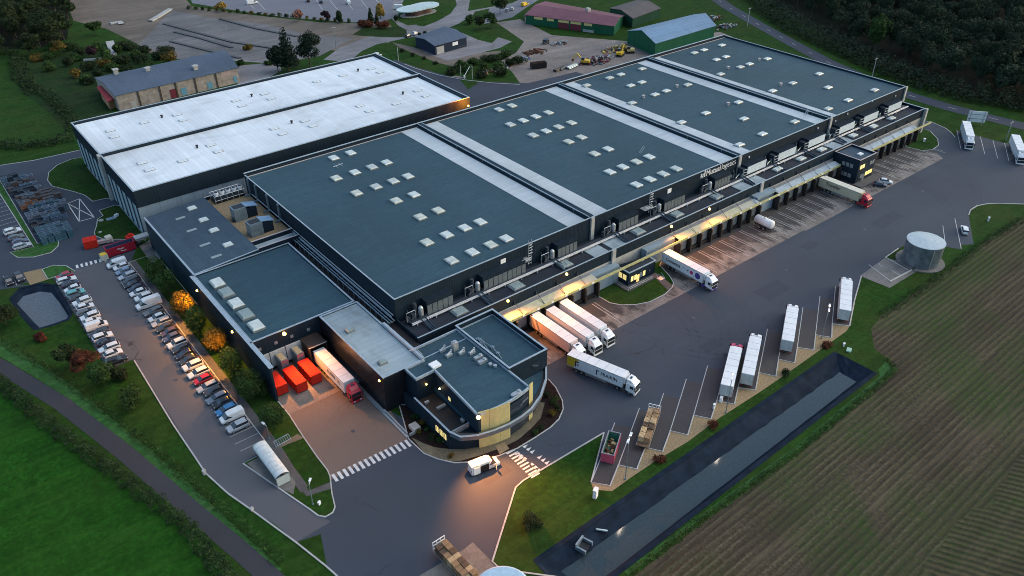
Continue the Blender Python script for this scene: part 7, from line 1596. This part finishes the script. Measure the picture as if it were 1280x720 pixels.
for i in range(24):
    t_ = i/23; px = 236+200*t_; py = 9+17*t_; x, y = G(px, py, .8); tree('shrub', 'bush', x, y, random.uniform(1.2,2.6), random.uniform(1.2,2), random.choice(['leaf_dark','leaf_green','leaf_bronze_lit']), 'small shrub, %s from the left by the top car park' % ORD[i], 'shrubs along the top car park', 160, .6, i % 3, 0, 'bush')
for i, (px, py) in enumerate(((502,62),(515,68),(530,72),(544,78),(524,42),(531,40))): x, y = G(px, py, 1); tree('shrub', 'bush', x, y, 2.0, 1.4, 'leaf_dark', 'small dark shrub beside the navy shed, %s in line from the road' % ORD[i], 'shrubs by the navy shed', 300, .4, i % 3, 0, 'bush')
for i, (px, py) in enumerate(((565,88),(585,86),(605,84),(622,82),(637,78),(648,76),(600,92),(625,92),(575,80),(612,74),(632,70),(592,78))): x, y = G(px, py, 1.2); tree('bush', 'bush', x, y, random.uniform(3,4.2), random.uniform(3.5,5), random.choice(['leaf_dark','leaf_green']), 'dense green bush, %s in the thicket behind the dark road' % ORD[i], 'thicket behind the dark road', 1100, .6, i % 3, 0, 'bush')
rs = random.Random(9)
for i, (px, py) in enumerate(((60,70),(84,78),(100,66),(110,84),(128,78),(140,84),(158,84),(178,74),(186,80),(205,62),(212,74),(60,84),(44,70),(96,92),(112,100),(133,72),(150,56),(162,58),(70,56),(88,58),(180,60),(120,58))):
    x, y = G(px, py, 1.6); r_ = rs.uniform(3.2, 5.2); tree('bush', 'bush', x, y, rs.uniform(3, 5.5), r_, rs.choice(['leaf_dark','leaf_green','leaf_dark','leaf_bronze_lit']), 'rough bush, %s counted from the left wood round the old stone building' % ORD[i], 'bushes round the old stone building', 1100, .6, i % 3, 0, 'bush')
# woods
def scatter(poly, dmin, n, seed):
    rnd = random.Random(seed); xs = [p[0] for p in poly]; ys_ = [p[1] for p in poly]; out = []
    def inside(x, y):
        c = False; j = len(poly)-1
        for i in range(len(poly)):
            (xi, yi), (xj, yj) = poly[i], poly[j]
            if (yi > y) != (yj > y) and x < (xj-xi)*(y-yi)/(yj-yi)+xi: c = not c
            j = i
        return c
    for _ in range(30000):
        x, y = rnd.uniform(min(xs), max(xs)), rnd.uniform(min(ys_), max(ys_))
        if inside(x, y) and all((x-a)**2+(y-b)**2 > dmin*dmin for a, b in out):
            out.append((x, y))
            if len(out) >= n: break
    return out
wr = scatter(GP([(938,-26),(985,6),(1045,42),(1105,74),(1180,104),(1290,130),(1335,132),(1335,30),(1300,-24)]), 8.6, 290, 3)
for i, (x, y) in enumerate(wr):
    v = random.randrange(5); h = random.uniform(11, 17)
    tree('woodland_tree', 'broad', x, y, h, random.uniform(5.0,7.2), 'leaf_wood' if random.random() < .8 else 'leaf_green', 'dark leafy tree standing inside the wood across the main road', 'trees of the wood across the main road', 2000, .85, v, 0, 'tree', ('wood', v, random.random() < .12))
wl = scatter(GP([(-70,60),(-40,72),(20,72),(62,72),(90,56),(88,20),(74,-24),(-70,-24)]), 7.5, 80, 5)
for i, (x, y) in enumerate(wl):
    v = random.randrange(4); tree('woodland_tree', 'broad', x, y, random.uniform(10,15), random.uniform(5,6.8), 'leaf_dark', 'dark leafy tree standing inside the wood at the upper left', 'trees of the upper left wood', 2000, .85, v, 0, 'tree', ('woodl', v))
# trunks lit up at the wood edge are left as they are; verge scrub
def hedge(name, pts, w, h, dens, size, leaf, label=None):
    rnd = random.Random(11); mb = MB()
    for i in range(len(pts)-1):
        a, b = Vector(pts[i]), Vector(pts[i+1]); L = (b-a).length; d = (b-a)/L; n = Vector((-d.y, d.x))
        for k in range(int(L*dens)):
            t = rnd.random()*L; wob = 1+.35*sin(t*.7+i)+.25*sin(t*2.1+i*2); q = rnd.uniform(-1, 1); zz = h*wob*rnd.random()**.6*(1-.45*abs(q)); p = a+d*t+n*q*w/2*(1+.2*sin(t*1.3)); 
            nr = Vector((rnd.gauss(0,.6), rnd.gauss(0,.6), 1)).normalized(); u = nr.orthogonal().normalized(); an = rnd.uniform(0,pi); v = nr.cross(u); u2 = u*cos(an)+v*sin(an); v2 = nr.cross(u2); s = size*rnd.uniform(.6,1.3); P = Vector((p.x,p.y,max(.08,zz)))
            mb.add([P-u2*s*.5, P+v2*s*.35, P+u2*s*.5, P-v2*s*.35], [[0,1,2,3]])
    o = mb.build(name, [leaf]); tag(o, label, None, None, 'stuff'); return o
hedge('undergrowth', GP([(925,-20),(950,4),(1000,38),(1050,60),(1110,90),(1180,114),(1290,136),(1330,146)]), 15, 5.0, 60, .9, 'leaf_wood')
hedge('hedge', hw, 3.0, 2.1, 105, .34, 'hedge_leaf')
hedge('hedge', GP([(18,78),(24,100),(60,120),(90,150),(92,165)]), 5, 2.5, 30, .7, 'hedge_leaf'); hedge('hedge', GP([(-20,182),(40,184),(92,174)]), 6, 2.4, 40, .7, 'hedge_leaf'); hedge('hedge', GP([(0,64),(20,70),(30,90),(40,120)]), 5, 2.2, 30, .7, 'hedge_leaf')
hedge('rough_vegetation', GP([(945,12),(990,40),(1040,62),(1100,88),(1150,106),(1200,122),(1290,138)]), 9, 1.4, 40, .6, 'hedge_leaf')
hedge('rough_vegetation', GP([(-30,402),(0,425),(78,472),(156,532),(234,598),(300,655),(352,704)]), 2.2, .5, 40, .3, 'leaf_green')
hedge('rough_vegetation', GP([(790,716),(880,648),(996,565),(1097,482),(1119,462),(1108,448)]), 1.6, .5, 40, .3, 'leaf_green')
hedge('rough_vegetation', GP([(1100,396),(1144,366),(1186,336.7),(1227.5,305.4),(1280,273)]), 2.5, .6, 30, .35, 'hedge_leaf')
